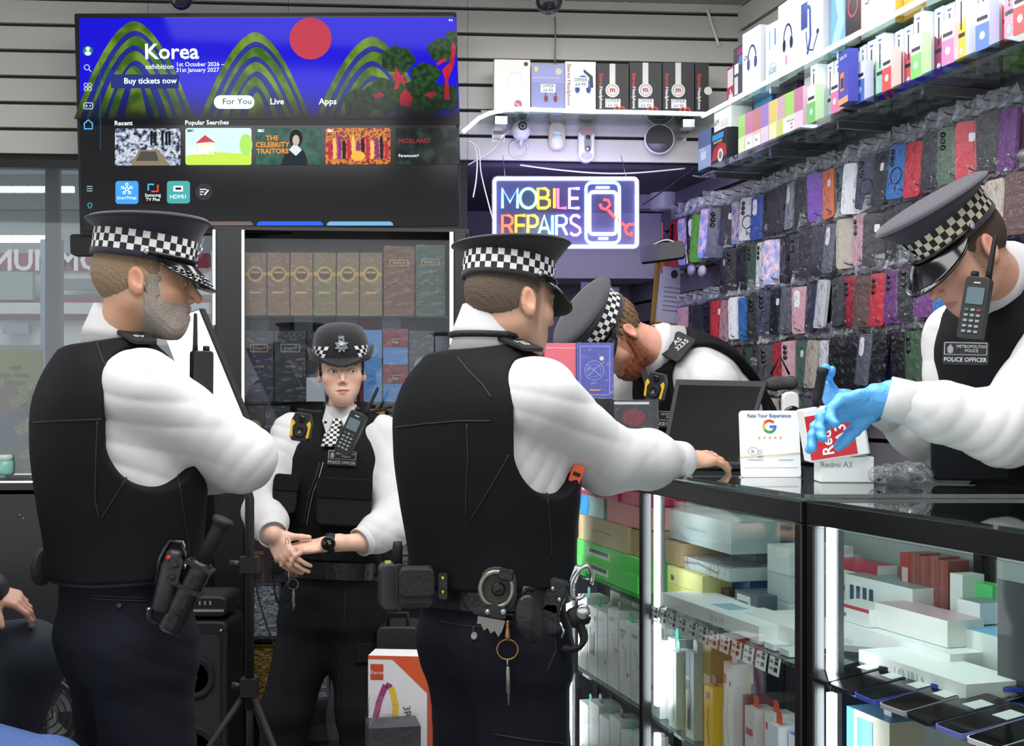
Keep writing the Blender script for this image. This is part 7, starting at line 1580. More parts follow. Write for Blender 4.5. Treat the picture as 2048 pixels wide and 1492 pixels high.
for k in range(5):
    s = [((.004 if j % 2 else .0017)*math.sin(PI*j/5+PI), (.004 if j % 2 else .0017)*math.cos(PI*j/5+PI)) for j in range(10)]; MB().prism(s, -.0032, -.0028, T(((k-2)*.0125, 0, .092))).build('star', pm('#f0b04a'), rv)
MB().tube([(-.04+.012*math.cos(t), -.0032, .060+.009*math.sin(t)) for t in [2*PI*k/20 for k in range(20)]], .0005, 4, closed=True).build('contactless_mark', pm('#8a8c90'), rv); MB().rbox((-.024, -.0031, .055), (.012, .0006, .018), .002).build('hand_mark', pm('#c8cad0'), rv); text(')))', .008, pm('#5a5c60'), rv, T((-.041, -.0032, .060)))
[MB().box((x_, -.0028, .040), (.036, .0004, .0022)).build('caption_line', pm('#b8bcc8'), rv) for x_ in (-.035, .036)]
MB().box((0, -.0028, .022), (.125, .0004, .0008)).build('red_line', pm('#d89a94'), rv); o = MB().tube([(-.071, -.004, .046), (0, -.005, .050), (.071, -.004, .056)], .0009, 5).build('rubber_band', pm('#d8c050'), rv)
# red and white phone box, bag of cables
rb = thing('phone_box', 'red and white phone box with vertical lettering held by the blue glove', 'box', frame(Vector((W(1690, 968, 2.80).x, 2.80, TOP)), (1, -.05, 0), z=(0, 0, 1)))
MB().box((.005, .04, .028), (.115, .075, .055)).build('tray', pm('#f0f0ee'), rb, None, .002)
text('Redmi A3', .017, pm('#8a8a8c'), rb, T((-.018, .002, .038)))
ML_ = frame(Vector((-.070, .0, .165)), (1, 0, .04), y=(0, 1, 0)); lidM = T((-.012, .0, .055)) @ R('Y', -9)
MB().box((.0, .035, .055), (.125, .09, .115)).build('lid', pm('#efefec'), rb, lidM, .003)
MB().box((-.012, -.0105, .050), (.100, .001, .095)).build('red_front', pm('#d0202e'), rb, lidM); text('Redmi\nA3', .034, pm('#f4f4f4'), rb, lidM @ T((-.006, -.0115, .052)) @ R('Y', -90), bold=.0006)
MB().box((.0635, .035, .055), (.001, .088, .112)).build('side_print', pm('#e2e2de'), rb, lidM)
text('Super value', .006, pm('#5a5a5c'), rb, lidM @ T((.018, -.011, .104))); text('Phone', .006, pm('#5a5a5c'), rb, lidM @ T((.045, -.011, .104)))
bgm = thing('bag_of_cables', 'crumpled clear plastic bag of black cables on the glass worktop', 'bag', Vector((W(1798, 965, 2.72).x, 2.72, TOP)))
Q = SDF().u(ell((0, 0, .022), (.068, .04, .022)), .01).u(ell((.03, .0, .026), (.04, .035, .02)), .01); Q.disp(lambda P: (.004*np.sin(130*P[:, 0]+40*P[:, 2])*np.sin(120*P[:, 1]+90*P[:, 2]+2)).astype(np.float32)); Q.cut((0, 0, .001), (0, 0, 1))
obj('bag', Q.mesh('bag', .004, glass('cable bag film', '#f4f6fa', .08, rough=.08, bump=.8, bscale=60, dens=.12)), bgm)
for k in range(3): MB().tube(smooth([(-.05+.02*k, -.02, .012), (-.01, .01*k-.01, .028), (.03, -.01, .020), (.05-.02*k, .015, .012), (0, .02, .018), (-.04, .0, .02)]), .004, 6).build('cable', m_blackm, bgm)
MB().rbox((.0, 0, .014), (.05, .03, .02), .005).build('plug', m_dark, bgm)
# perfume boxes and clear case at the far end of the counter
pb = lambda px, py, d: Vector((W(px, py, d).x, d, 0))
p0 = MC1 @ Vector((fit(MC1, .1, 1190, 950).x, .1, 0)); dd = p0.y
def onc(pa, pb_, ya, yb, d, dep, col, lab, pr=(), **kw):
    A_, B2 = W(pa, yb, d), W(pb_, ya, d); return pbox(kw.pop('name', 'perfume_box'), lab, 'box', frame(Vector(((A_.x+B2.x)/2, d, A_.z)), (1, .06, 0), z=(0, 0, 1)), (B2.x-A_.x, dep, B2.z-A_.z), col, pr, **kw)
d3 = 3.60
zt = W(1160, 797, d3).z
onc(1128, 1226, 797, 905, d3, .10, '#2a2a30', 'dark perfume carton on the counter beneath the pink and violet boxes', name='carton')
onc(1090, 1152, 686, 797, d3, .05, '#d86a78', 'coral pink perfume box behind the shoulder of the middle officer', [('r', .02, .9, 1, .92, '#f0a0a8')])
onc(1153, 1227, 686, 796, d3, .05, '#5058b0', 'violet perfume box with a fine line drawing on the counter', [('line', [(.1, .06), (.9, .06), (.9, .94), (.1, .94), (.1, .06)], .015, '#b8b4e0'), ('ring', .48, .5, .26, .012, '#b0b0e0'), ('ring', .48, .5, .18, .01, '#a0a4dc'), ('line', [(.3, .6), (.66, .4)], .012, '#b8b8e8'), ('line', [(.3, .4), (.66, .62)], .012, '#b8b8e8'), ('c', .68, .72, .06, '#e8dcc8'), ('r', .35, .13, .65, .16, '#d8a060')], wrap=True)
cc = onc(1228, 1316, 800, 925, 3.5, .06, '#33343a', 'clear-fronted dark case with a crimson disc on the counter', [('r', 0, .93, .8, .97, '#d8d8dc'), ('c', .45, .72, .28, '#7a2a3a', .7), ('r', .35, .40, .75, .52, '#d0d4d4'), ('t', 'Boardcast', .55, .46, .012, '#3a3a3c')], name='gadget_case', wrap=True)
pen = thing('marker_pen', 'short black pen-like tool sticking up beside the blue glove', 'tool', frame(W(1640, 768, 2.80), (1, 0, -.2), z=(.2, 0, 1))); MB().lathe([(.008, -.05), (.011, -.03), (.011, .02), (.013, .022), (.013, .034), (.009, .036)], 14).build('barrel', m_blackm, pen)
# orange tape measure held by the middle officer
o = thing('orange_tool', 'orange plastic tool at the waist of the middle officer', 'tool', W(1153, 948, 2.78)); MB().rbox((0, 0, 0), (.026, .02, .04), .005).build('body', mat('orange plastic', '#e0581c', .4), o, R('Y', 20), .002); MB().box((.0, -.011, .0), (.016, .002, .008)).build('grip', m_blackm, o, R('Y', 20))
# ================================================================ perfume display cabinet in the middle
OUT = .33
def cabp(px, py, out=OUT): return fit(MBk, -out, px, py)
xL, xR = cabp(487, 500).x, cabp(908, 500).x; zT = cabp(700, 462).z; pL = cabp(428, 500).x; pR = cabp(938, 500).x
cab = thing('perfume_cabinet', 'black glass-fronted cabinet full of perfume boxes behind the policewoman', 'cabinet', MBk)
MB().box(((pL+xL)/2, -OUT+.03, zT/2), (xL-pL, .06, zT)).build('post', m_post, cab, None, .003); MB().box(((pR+xR)/2, -OUT+.03, zT/2), (pR-xR, .06, zT)).build('post', m_post, cab, None, .003)
for px in (428, 486, 903):
    x = cabp(px, 600, OUT+.004).x; zb = cabp(px, 650 if px == 428 else 810 if px == 486 else 690, OUT).z
    MB().box((x, -OUT-.003, (zT+zb)/2), (.010 if px != 903 else .014, .006, zT-zb)).build('strip_base', m_white, cab)
    n = int((zT-zb)/.011); dot = MB().rbox((0, 0, 0), (.006, .003, .006), .002).mesh('led_dot', m_ledw)
    for k in range(n): obj('led_dot', dot, cab, T((x, -OUT-.007, zb+(k+.5)*.011)))
MB().box(((xL+xR)/2, -OUT+.004, zT/2+.02), (xR-xL, .005, zT-.1)).build('front_glass', glass('cabinet glass', '#f2f4f6', .04), cab)
MB().box(((pL+pR)/2, -.012, zT/2), (pR-pL, .012, zT)).build('back_panel', mat('mirror bronze back', '#6a6264', .25, metal=.4, var=.3, bscale=5), cab)
MB().box(((pL+pR)/2, -OUT/2, zT+.006), (pR-pL, OUT, .012)).build('top_board', m_post, cab); MB().box(((pL+pR)/2, -OUT/2, .05), (pR-pL, OUT, .1)).build('plinth', m_post, cab)
for s in (pL+.006, pR-.006): MB().box((s, -OUT/2, zT/2), (.012, OUT, zT)).build('side_board', m_post, cab)
zsh = [cabp(700, y, .26).z for y in (632, 803, 975, 1160, 1290, 1440)]
for z in zsh: MB().box(((xL+xR)/2, -.16, z-.004), (xR-xL-.02, .26, .008)).build('glass_shelf', m_shelfg, cab)
def pf_(pa, pb, ya, zi, col, lab, pr=(), yb=None, out=.27, dep=.08, name='perfume_box', wrap=False, z=None, **kw):
    a = fit(MBk, -out, pa, ya); b = fit(MBk, -out, pb, ya); z0_ = zsh[zi] if z is None else z; h = a.z-z0_
    return pbox(name, lab, 'box', MBk @ T(((a.x+b.x)/2, -out, z0_)), (b.x-a.x-.002, dep, h), col, pr, wrap=wrap, **kw)
for k in range(6):
    c = ['#8a6a48', '#8c6a4a', '#967450', '#8a7a4c', '#907850', '#8c7448'][k]
    pf_(488+k*46.3, 533+k*46.3, 505, 0, c, '%s tan perfume box with a gold ring from the left, top shelf of the cabinet' % ordw(k), [('ring', .5, .66, .32, .08, '#d8b04c'), ('c', .5, .66, .24, '#5a4430'), ('r', 0, .63, .16, .69, '#d0a848'), ('r', .84, .63, 1, .69, '#d0a848'), ('r', .25, .35, .75, .38, '#c8a868'), ('r', .3, .67, .7, .7, '#c8a060')], wrap=True, group='tan ringed perfume boxes')
pf_(767, 829, 492, 0, '#7a4e2c', 'brown perfume box with a gold label and pointed flap on the top shelf', [('line', [(.2, .72), (.8, .72), (.8, .80), (.2, .80), (.2, .72)], .02, '#d0a040'), ('line', [(0, .38), (.5, .5), (1, .38)], .02, '#4a2c18'), ('t', 'Kontrol', .5, .76, .014, '#d8b050')], wrap=True)
pf_(831, 890, 490, 0, '#3f5a44', 'green perfume box with a gold label on the top shelf', [('line', [(.2, .72), (.8, .72), (.8, .80), (.2, .80), (.2, .72)], .02, '#d0a040'), ('line', [(0, .38), (.5, .5), (1, .38)], .02, '#263a2c'), ('t', 'Kontrol', .5, .76, .014, '#d8b050')], wrap=True)
for k in range(9):                                                  # hanging packs seen between the shelves
    o = pf_(500+k*44, 538+k*44, 640, 1, ['#c8cad0', '#5a2c3c', '#b8bac4', '#3a3a44', '#a8a0b8', '#8a3048', '#d0d2d6', '#6a6a74', '#4a4050'][k], '%s pale or dark pack from the left at the back of the middle shelf' % ordw(k), out=.10, dep=.03, name='back_pack', group='packs at the back of the middle shelf')
for (pa, pb, col, nm, lc) in ((489, 547, '#25243c', 'navy', '#c8a040'), (549, 612, '#1d1e22', 'black', '#9a9ca0')):
    hz = zsh[1]+(fit(MBk, -.27, pa, 662).z-zsh[1])/2
    pf_(pa, pb, 746, 1, col, 'lower %s perfume box at the left of the middle shelf' % nm, wrap=True, z=zsh[1]) ; pf_(pa, pb, 662, 1, col, 'upper %s perfume box with a framed label at the left of the middle shelf' % nm, [('line', [(.2, .5), (.8, .5), (.8, .68), (.2, .68), (.2, .5)], .025, lc), ('t', 'Kontrol', .5, .59, .014, lc), ('t', 'ACTIVE', .5, .14, .011, lc)], wrap=True, z=fit(MBk, -.27, pa, 745).z)
pf_(614, 640, 662, 1, '#2c2a30', 'slim black perfume box beside the bowler hat', [('r', .2, .6, .8, .75, '#c8c8cc')]); pf_(612, 650, 755, 1, '#b8bcc0', 'silver grey perfume box behind the cheek of the policewoman', out=.29)
pf_(727, 764, 660, 1, '#5a98d0', 'sky blue perfume box right of the bowler hat', [('c', .5, .7, .3, '#8abce4'), ('c', .4, .3, .3, '#4a88c4')], wrap=True)
for k in range(2):
    z = zsh[1] if k == 0 else fit(MBk, -.27, 780, 729).z; ya = 730 if k == 0 else 658
    pf_(766, 816, ya, 1, '#5a92cc', ('lower', 'upper')[k]+' red over blue perfume box on the middle shelf', [('r', 0, .48, 1, 1, '#8c2436'), ('r', .33, .5, .67, .8, '#5a1c2c'), ('line', [(.33, .72), (.67, .72)], .03, '#d8a848'), ('t', 'Piggy', .5, .64, .013, '#e0b858')], wrap=True, z=z)
pf_(818, 868, 662, 1, '#4c4e52', 'grey perfume box with a pale bloom picture on the middle shelf', [('c', .5, .5, .3, '#9a9ea2', 1.2), ('c', .4, .4, .15, '#c8cccc')], wrap=True); pf_(870, 900, 672, 1, '#7a7c84', 'slim grey perfume box at the right end of the middle shelf')
for k, (pa, pb, ya, col, nm) in enumerate(((489, 528, 812, '#1c1a16', 'black tin box with a gold medallion'), (530, 580, 812, '#232326', 'black box with silver script'), (582, 622, 825, '#3a3238', 'dim brown box'), (735, 770, 818, '#c8a03c', 'gold-lidded box'), (772, 820, 830, '#4a4448', 'dark mauve box'), (822, 890, 826, '#3a3c44', 'charcoal box'))):
    pf_(pa, pb, ya, 2, col, nm+' on the third shelf of the cabinet', ([('c', .5, .75, .36, '#a08a4a'), ('c', .5, .75, .24, '#6a5c30'), ('t', 'Asil', .5, .3, .016, '#c8a848')] if k == 0 else [('c', .5, .72, .32, '#4a4c50'), ('t', 'Zaid', .5, .42, .022, '#c8cacc'), ('r', .2, .2, .8, .24, '#8a8c90')] if k == 1 else [('r', .2, .4, .8, .5, '#8a8478')]), wrap=True)
for k, (pa, pb, ya, zi, col) in enumerate(((500, 545, 985, 3, '#4a2026'), (547, 590, 1000, 3, '#32262c'), (795, 850, 990, 3, '#2a2c34'), (852, 895, 1000, 3, '#3a3034'))):
    pf_(pa, pb, ya, zi, col, ('maroon', 'dark plum', 'dark slate', 'umber')[k]+' perfume box on the fourth shelf of the cabinet', [('ring', .7, .6, .1, .04, '#b08a40'), ('r', .1, .3, .6, .34, '#8a6a50')], wrap=True)
m_orn = mat('silver ornament card', '#a8aab0', .35, metal=.4, bump=1.0, bscale=60); m_orng = mat('gold ornament card', '#a8863c', .35, metal=.5, bump=1.0, bscale=60)
for (pa, pb, ya, yb, mm, lab) in ((497, 562, 1165, 1278, m_orn, 'silver embossed perfume box standing behind the tripod pole'), (497, 562, 1288, 1415, m_orng, 'gold embossed perfume box standing behind the tripod pole'), (610, 658, 1300, 1400, m_orn, 'silver studded perfume box between the legs of the policewoman')):
    a = fit(MBk, -.29, pa, yb); b = fit(MBk, -.29, pb, ya); o = thing('perfume_box', lab, 'box', MBk @ T(((a.x+b.x)/2, -.29, a.z))); w, h = b.x-a.x, b.z-a.z
    MB().box((0, .04, h/2), (w, .07, h)).build('carton', pm('#22221f'), o); MB().box((0, .003, h/2), (w*.88, .006, h*.9)).build('ornament_panel', mm, o)
    for (c, s) in (((0, 0, h-.004), (w, .01, .008)), ((0, 0, .004), (w, .01, .008)), ((-w/2+.004, 0, h/2), (.008, .01, h)), ((w/2-.004, 0, h/2), (.008, .01, h))): MB().box(c, s).build('edging', m_gold if mm is m_orng else m_steel, o)
zz = fit(MBk, -.29, 530, 1278).z
MB().box(((xL+xR)/2, -.2, zz-.006), (xR-xL-.02, .2, .01)).build('board_shelf', m_post, cab)
# ================================================================ display window at the left
wx0, wx1 = ex0, pL; wz1 = zw; wz0 = zl_
win = thing('window_1', None, None, MBk); structure(win)
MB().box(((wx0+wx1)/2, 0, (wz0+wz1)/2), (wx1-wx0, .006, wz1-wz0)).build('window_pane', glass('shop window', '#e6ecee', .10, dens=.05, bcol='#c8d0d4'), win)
MB().box(((wx0+wx1)/2, -.02, wz1-.012), (wx1-wx0, .05, .032)).build('window_head', m_post, win); MB().box(((wx0+wx1)/2, -.12, wz0-.01), (wx1-wx0, .26, .028)).build('window_ledge', m_post, win)
MB().box((fit(MBk, .05, 105, 600).x, .06, (wz0+wz1)/2), (.05, .04, wz1-wz0)).build('reflected_upright', mat('grey mullion', '#3c3e44', .4), win)  # stands in for a dark upright reflected in the glass
for k in range(44): pass
lz = thing('rope_light', 'thin row of lights along the black ledge at the left', 'light', MBk); MB().box(((wx0+wx1)/2, -.252, wz0+.006), (wx1-wx0, .004, .005)).build('lit_strip', m_ledw, lz)
o = MB().box(((wx0+wx1)/2, -.12, (wz0-.03)/2), (wx1-wx0, .24, wz0-.05)).build('base_cabinet', mat('gloss black panel', '#0d0d0f', .15), None, MBk); tag(o, 'gloss black base panel under the window ledge at the left', 'cabinet')
for px in (40, 47): MB().sphere(tuple(fit(MBk, -.241, px, 1030+(px-40))), .004, 0, None, 8, 5).build('screw', m_steel, o)
# reflection of the shops opposite, built as a backdrop behind the glass
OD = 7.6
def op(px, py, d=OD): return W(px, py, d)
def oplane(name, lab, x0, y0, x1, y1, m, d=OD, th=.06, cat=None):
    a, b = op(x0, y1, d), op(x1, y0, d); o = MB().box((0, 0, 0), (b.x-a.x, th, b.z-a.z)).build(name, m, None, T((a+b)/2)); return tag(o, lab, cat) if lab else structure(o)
oplane('wall_reflected_arcade', None, -900, -300, 940, 1400, mat('arcade wall', '#a9aeb2', .7, var=.1, bscale=2), OD+.3)
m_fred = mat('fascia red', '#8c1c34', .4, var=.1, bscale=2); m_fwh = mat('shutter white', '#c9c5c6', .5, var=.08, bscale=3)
f1 = oplane('reflected_fascia', 'reflected dark red shop fascia with mirrored white lettering, built behind the window', -500, 508, 420, 540, m_fred, OD, .08, 'fascia')
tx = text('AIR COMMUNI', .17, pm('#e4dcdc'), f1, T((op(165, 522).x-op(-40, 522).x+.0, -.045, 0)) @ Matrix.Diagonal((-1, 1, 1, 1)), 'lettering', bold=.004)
oplane('reflected_shutter', 'reflected pale shop front panel below the dark red fascia, built behind the window', -500, 541, 420, 590, m_fwh, OD+.02, .06, 'shop front')
oplane('reflected_sign', 'reflected green-grey picture sign built behind the window', 0, 545, 68, 600, mat('faded green sign', '#8a9a90', .6), OD-.1, .05, 'sign'); oplane('reflected_sign', 'reflected oval grey logo sign built behind the window and the officer', 130, 558, 205, 580, mat('logo grey', '#7a7c80', .6), OD-.1, .05, 'sign')
oplane('reflected_fascia', 'second reflected dark red band built behind the window', -500, 598, 420, 640, m_fred, OD-.05, .06, 'fascia'); oplane('reflected_shutter', 'reflected pale ribbed shutter between the red bands, built behind the window', -500, 606, 420, 628, m_fwh, OD-.1, .05, 'shop front')
oplane('reflected_shutter', 'reflected wide pale shop front built low behind the window', -500, 642, 420, 690, m_fwh, OD-.02, .05, 'shop front'); oplane('reflected_sign', 'reflected grey oval badge built low behind the window', 8, 648, 60, 668, mat('badge grey', '#8c8c90', .5), OD-.1, .05, 'sign')
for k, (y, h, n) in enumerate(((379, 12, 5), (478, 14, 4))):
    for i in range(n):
        o = oplane('reflected_light_panel', '%s reflected light panel in the %s row built behind the window' % (ordw(i), ('upper', 'lower')[k]), -4+i*31, y-h/2, 24+i*31, y+h/2, emis('reflected arcade light', '#f4f6f2', 1.6), OD-.4, .03, 'light'); o['group'] = 'reflected arcade light panels'
oplane('reflected_beam', 'reflected grey ceiling beam of the arcade, built behind the window', -500, 350, 420, 420, mat('beam grey', '#6c7274', .6), OD+.1, .06, 'beam'); oplane('reflected_post', 'reflected dark upright post built behind the window', 90, 480, 124, 1420, mat('post grey', '#4c5058', .5), OD-.6, .06, 'post'); oplane('reflected_post', 'reflected blue-grey upright post built behind the window', 84, 480, 96, 1420, mat('post pale', '#8490a4', .5), OD-.7, .05, 'post')
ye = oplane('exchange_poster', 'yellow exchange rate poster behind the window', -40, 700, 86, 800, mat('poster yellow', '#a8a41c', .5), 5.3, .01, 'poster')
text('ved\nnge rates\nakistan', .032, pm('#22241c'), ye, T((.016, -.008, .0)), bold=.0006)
area_light('backdrop_fill_light', (-2.4, 6.4, 2.9), (2.5, 1.0), 26)  # extra light added for the reflected backdrop behind the window
# tilted perfume boxes in the window at the left edge
for k, (px, py, d, rot, col, nm) in enumerate(((10, 815, 5.15, 28, '#7a4e2c', 'brown'), (22, 870, 5.10, 28, '#3a3560', 'violet'), (30, 925, 5.05, 28, '#2f4a3a', 'green'))):
    c = W(px, py, d); o = pbox('perfume_box', '%s perfume box leaning in the left window, %s' % (nm, ('topmost', 'middle', 'lowest')[k]), 'box', T(c) @ R('Y', -rot) @ T((0, 0, -.075)), (.12, .05, .15), col, [('line', [(.72, .40), (1.3, .40), (1.3, .62), (.72, .62), (.72, .40)], .03, '#c8a030'), ('r', .74, .42, 1.28, .60, '#8a7020'), ('t', 'Kontrol', 1.0, .51, .016, '#e0c060')])
o = pbox('perfume_box', 'dark green perfume box lying on the ledge at the left', 'box', T(W(48, 948, 5.0)), (.16, .06, .055), '#22382c', [('t', 'ACTIVE', .6, .5, .016, '#c8a848')]); 
o = thing('perfume_bottle', 'gold-capped perfume bottle between the leaning boxes', 'bottle', W(62, 828, 5.2)); MB().lathe([(.02, 0), (.024, .01), (.024, .06), (.01, .07), (.01, .08)], 14).build('flask', mat('amber glass', '#6a4a1c', .1), o); MB().lathe([(.012, .08), (.012, .11), (.006, .115)], 12).build('cap', m_gold, o)
o = thing('jar', 'small pale green jar on the ledge at the left edge', 'jar', W(8, 950, 4.95)); MB().lathe([(.03, 0), (.034, .01), (.034, .05), (.03, .055)], 18).build('body', mat('jar green', '#8ac8b8', .15), o); MB().lathe([(.031, .055), (.031, .075), (.025, .078)], 18).build('lid', mat('jar lid', '#c8d8d0', .3), o)
# ================================================================ floor-standing things near the left
lp_ = thing('light_panel_stand', 'white glowing panel on a black tripod behind the bearded officer', 'lamp', Vector((W(492, 1000, 3.62).x, 3.62, 0)))
Mi = lp_.matrix_world.inverted(); q = [Mi @ p for p in (W(420, 905, 3.66), W(499, 850, 3.60), W(402, 616, 3.66), W(318, 645, 3.74))]; nrm = (q[1]-q[0]).cross(q[3]-q[0]).normalized()
if nrm.y > 0: nrm = -nrm
MB().add(slab(q, nrm, .02), FS).build('housing', m_blackm, lp_, None, .003); MB().add([p+nrm*.001 for p in inset(q, .02, .055, .01, .02)], [(0, 1, 2, 3)]).build('lit_face', emis('panel white', '#ffffff', 1.6), lp_)
hz = Mi @ W(492, 900, 3.66)
MB().tube([(0, .05, .32), (0, .05, .62)], .010, 10).build('lower_pole', m_blackm, lp_); MB().tube([(0, .05, .55), (0, .05, 1.14), (hz.x-.03, hz.y+.02, hz.z)], .013, 10).build('pole', m_blackm, lp_)
MB().box((0, .05, Mi.translation.z+W(490, 1130, 3.66).z), (.05, .036, .045)).build('clamp', m_blackm, lp_); MB().tube([(-.02, .05, W(490, 1130, 3.66).z), (-.055, .05, W(490, 1128, 3.66).z)], .011, 8).build('knob', m_dark, lp_)
zc = W(490, 1375, 3.66).z; MB().box((0, .05, zc), (.045, .045, .05)).build('hub', m_blackm, lp_); MB().tube([(-.02, .05, zc), (-.05, .05, zc+.004)], .01, 8).build('knob', m_dark, lp_)
for a in (200, 320, 80):
    e = Vector((math.cos(math.radians(a))*.42, .05+math.sin(math.radians(a))*.42, .012)); MB().tube([(0, .05, zc), e], .009, 8).build('leg', m_blackm, lp_); MB().tube([(0, .05, .32), Vector((0, .05, zc)).lerp(e, .55)], .006, 6).build('brace', m_blackm, lp_); MB().sphere(e, .014, 0, None, 10, 6).build('foot', m_dark, lp_)
cable('cable', 'thin black cable hanging beside the tripod pole', smooth([W(508, 1120, 3.7), W(514, 1180, 3.7), W(530, 1240, 3.7), W(552, 1300, 3.72)]), .003, m_blackm)
sp_ = thing('loudspeaker', 'tall black party loudspeaker standing left of the tripod', 'speaker', Vector((W(405, 1300, 4.3).x, 4.3, 0)))
zt_ = W(405, 1240, 4.2).z; zt2 = W(405, 1200, 4.2).z; m_spk = mat('speaker plastic', '#17181a', .4); m_gril = mat('speaker grille', '#1e1f21', .6, bump=.5, bscale=350)
MB().rbox((0, 0, zt_/2), (.22, .24, zt_), .025).build('cabinet', m_spk, sp_, None, .008); MB().rbox((0, -.122, zt_/2-.01), (.175, .01, zt_-.07), .02).build('grille', m_gril, sp_)
for z, r in ((zt_-.18, .07), (zt_-.42, .085)): MB().lathe([(r, 0), (r, .006), (r*.85, .002), (r*.4, -.004), (.001, .004)], 28, M=T((0, -.127, z)) @ R('X', 90)).build('driver', m_blackm, sp_)
MB().rbox((0, -.0, (zt_+zt2)/2+.012), (.21, .22, zt2-zt_), .02).build('control_top', m_spk, sp_, None, .006); MB().box((0, -.112, (zt_+zt2)/2), (.19, .004, .008)).build('trim', m_grey, sp_)
for k in range(7): MB().box((-.05+k*.017, -.112, zt2-.008), (.006, .004, .012)).build('slot', m_grey, sp_)
for s in (-1, 1): MB().sphere((s*.09, -.126, zt_-.03), .006, 0, None, 8, 5).build('screw', m_steel, sp_)
# electric fan or wheel peeping out behind the seated person; dark round stool back
fw = thing('floor_fan', 'dark floor fan partly hidden behind the bearded officer', 'fan', Vector((W(92, 1430, 3.5).x, 3.5, 0)))
zc = W(92, 1425, 3.5).z; r = .10
for k, rr_ in enumerate((r, r*.8, r*.6, r*.4, r*.2)): MB().tube([(rr_*math.cos(t), -.03+.02*k*.3, zc+rr_*math.sin(t)) for t in [2*PI*i/32 for i in range(32)]], .006 if k == 0 else .0025, 6, closed=True).build('guard_ring', m_dark, fw)
for i in range(4): MB().add([(.01, 0, zc), (r*.8*math.cos(i*PI/2), .02, zc+r*.8*math.sin(i*PI/2)), (r*.8*math.cos(i*PI/2+.9), -.01, zc+r*.8*math.sin(i*PI/2+.9))], [(0, 1, 2)]).build('blade', m_grey, fw)
MB().tube([(0, .05, zc), (0, .05, .03)], .014, 8).build('pole', m_dark, fw); MB().lathe([(.12, 0), (.12, .02), (.02, .035)], 24, M=T((0, .05, 0))).build('foot', m_dark, fw)
MB().tube([(r*.4, -.02, zc+r*.9), (r*.7, .02, zc+r*1.4)], .016, 8).build('handle', m_steel, fw)
o = thing('round_pouch', 'round flat grey pouch at the left hip of the bearded officer', 'pouch', frame(W(84, 1134, 2.90), (.55, .8, 0), z=(.1, 0, 1)))
MB().lathe([(.001, -.008), (.032, -.008), (.036, -.004), (.036, .006), (.032, .01), (.001, .012)], 28, M=R('X', 90), ell=(.8, 1.15)).build('pouch', mat('worn grey leather', '#2c2e30', .5, bump=.2, bscale=80), o); MB().tube([(.01, 0, .03), (.02, .0, .045), (.03, .01, .04)], .006, 8).build('loop', m_leath, o)
# ink paper carton and torn grey carton on the floor between the officers
z0_ = W(780, 1510, 3.7).z
o = pbox('paper_carton', 'white and orange carton with a rainbow loop between the officers', 'box', frame(Vector((W(795, 1400, 3.7).x, 3.7, 0)), (1, -.1, 0), z=(0, 0, 1)) @ T((0, 0, 0)), (.17, .1, W(780, 1312, 3.7).z), '#e8e6e8', [('r', .0, .985, 1, 1, '#d8582c'), ('p', [(.35, 1.0), (1, 1.0), (1, .85)], '#d8582c'), ('r', .04, .90, .26, .965, '#c84a2c'), ('t', 'Xerox', .15, .93, .016, '#f0e8e4'), ('line', [(.05, .62), (.1, .72), (.2, .82), (.3, .88), (.4, .87)], .1, '#a83a7c'), ('line', [(.05, .60), (.03, .5)], .1, '#5a48b0'), ('line', [(.4, .87), (.47, .8), (.45, .7), (.35, .55)], .1, '#e8c23c'), ('line', [(.0, .48), (.05, .56)], .06, '#4a5ac0'), ('t', '3R91720', .7, .72, .03, '#5a5a5c', 80), ('t', '500', .3, .5, .06, '#22242a', 70)], side='#d8582c')
sh_ = thing('torn_carton', 'torn dark grey carton on the floor beside the middle officer', 'carton', frame(Vector((W(790, 1450, 3.5).x, 3.5, 0)), (1, .2, 0), z=(0, 0, 1)))
hz = W(790, 1425, 3.5).z; MB().box((0, .06, hz/2-.02), (.14, .12, hz-.04)).build('body', mat('grey card', '#3a3c40', .6, bump=.3, bscale=30), sh_)
MB().add([(-.07, 0, hz-.04), (.07, 0, hz-.04), (.06, -.02, hz+.0), (-.05, -.05, hz+.01)], [(0, 1, 2, 3)]).add([(-.07, 0, hz-.04), (-.07, .12, hz-.04), (-.06, .1, hz+.03), (-.02, .03, hz+.035)], [(0, 1, 2, 3)]).build('flap', m_wrap, sh_)
o = thing('suitcase', 'dark grey wheeled case behind the paper carton', 'case', Vector((W(795, 1270, 4.0).x, 4.0, 0))); hz = W(795, 1240, 4.0).z
MB().rbox((0, .08, hz/2), (.13, .16, hz-.04), .02).build('shell', m_dark, o, None, .006); MB().tube([(-.03, .02, hz-.03), (-.03, .01, hz+.02), (.03, .01, hz+.02), (.03, .02, hz-.03)], .006, 8).build('handle', m_blackm, o)
for s in (-1, 1): MB().lathe([(.02, -.008), (.02, .008)], 14, M=T((s*.04, .05, .02)) @ R('Y', 90)).build('wheel', m_blackm, o)
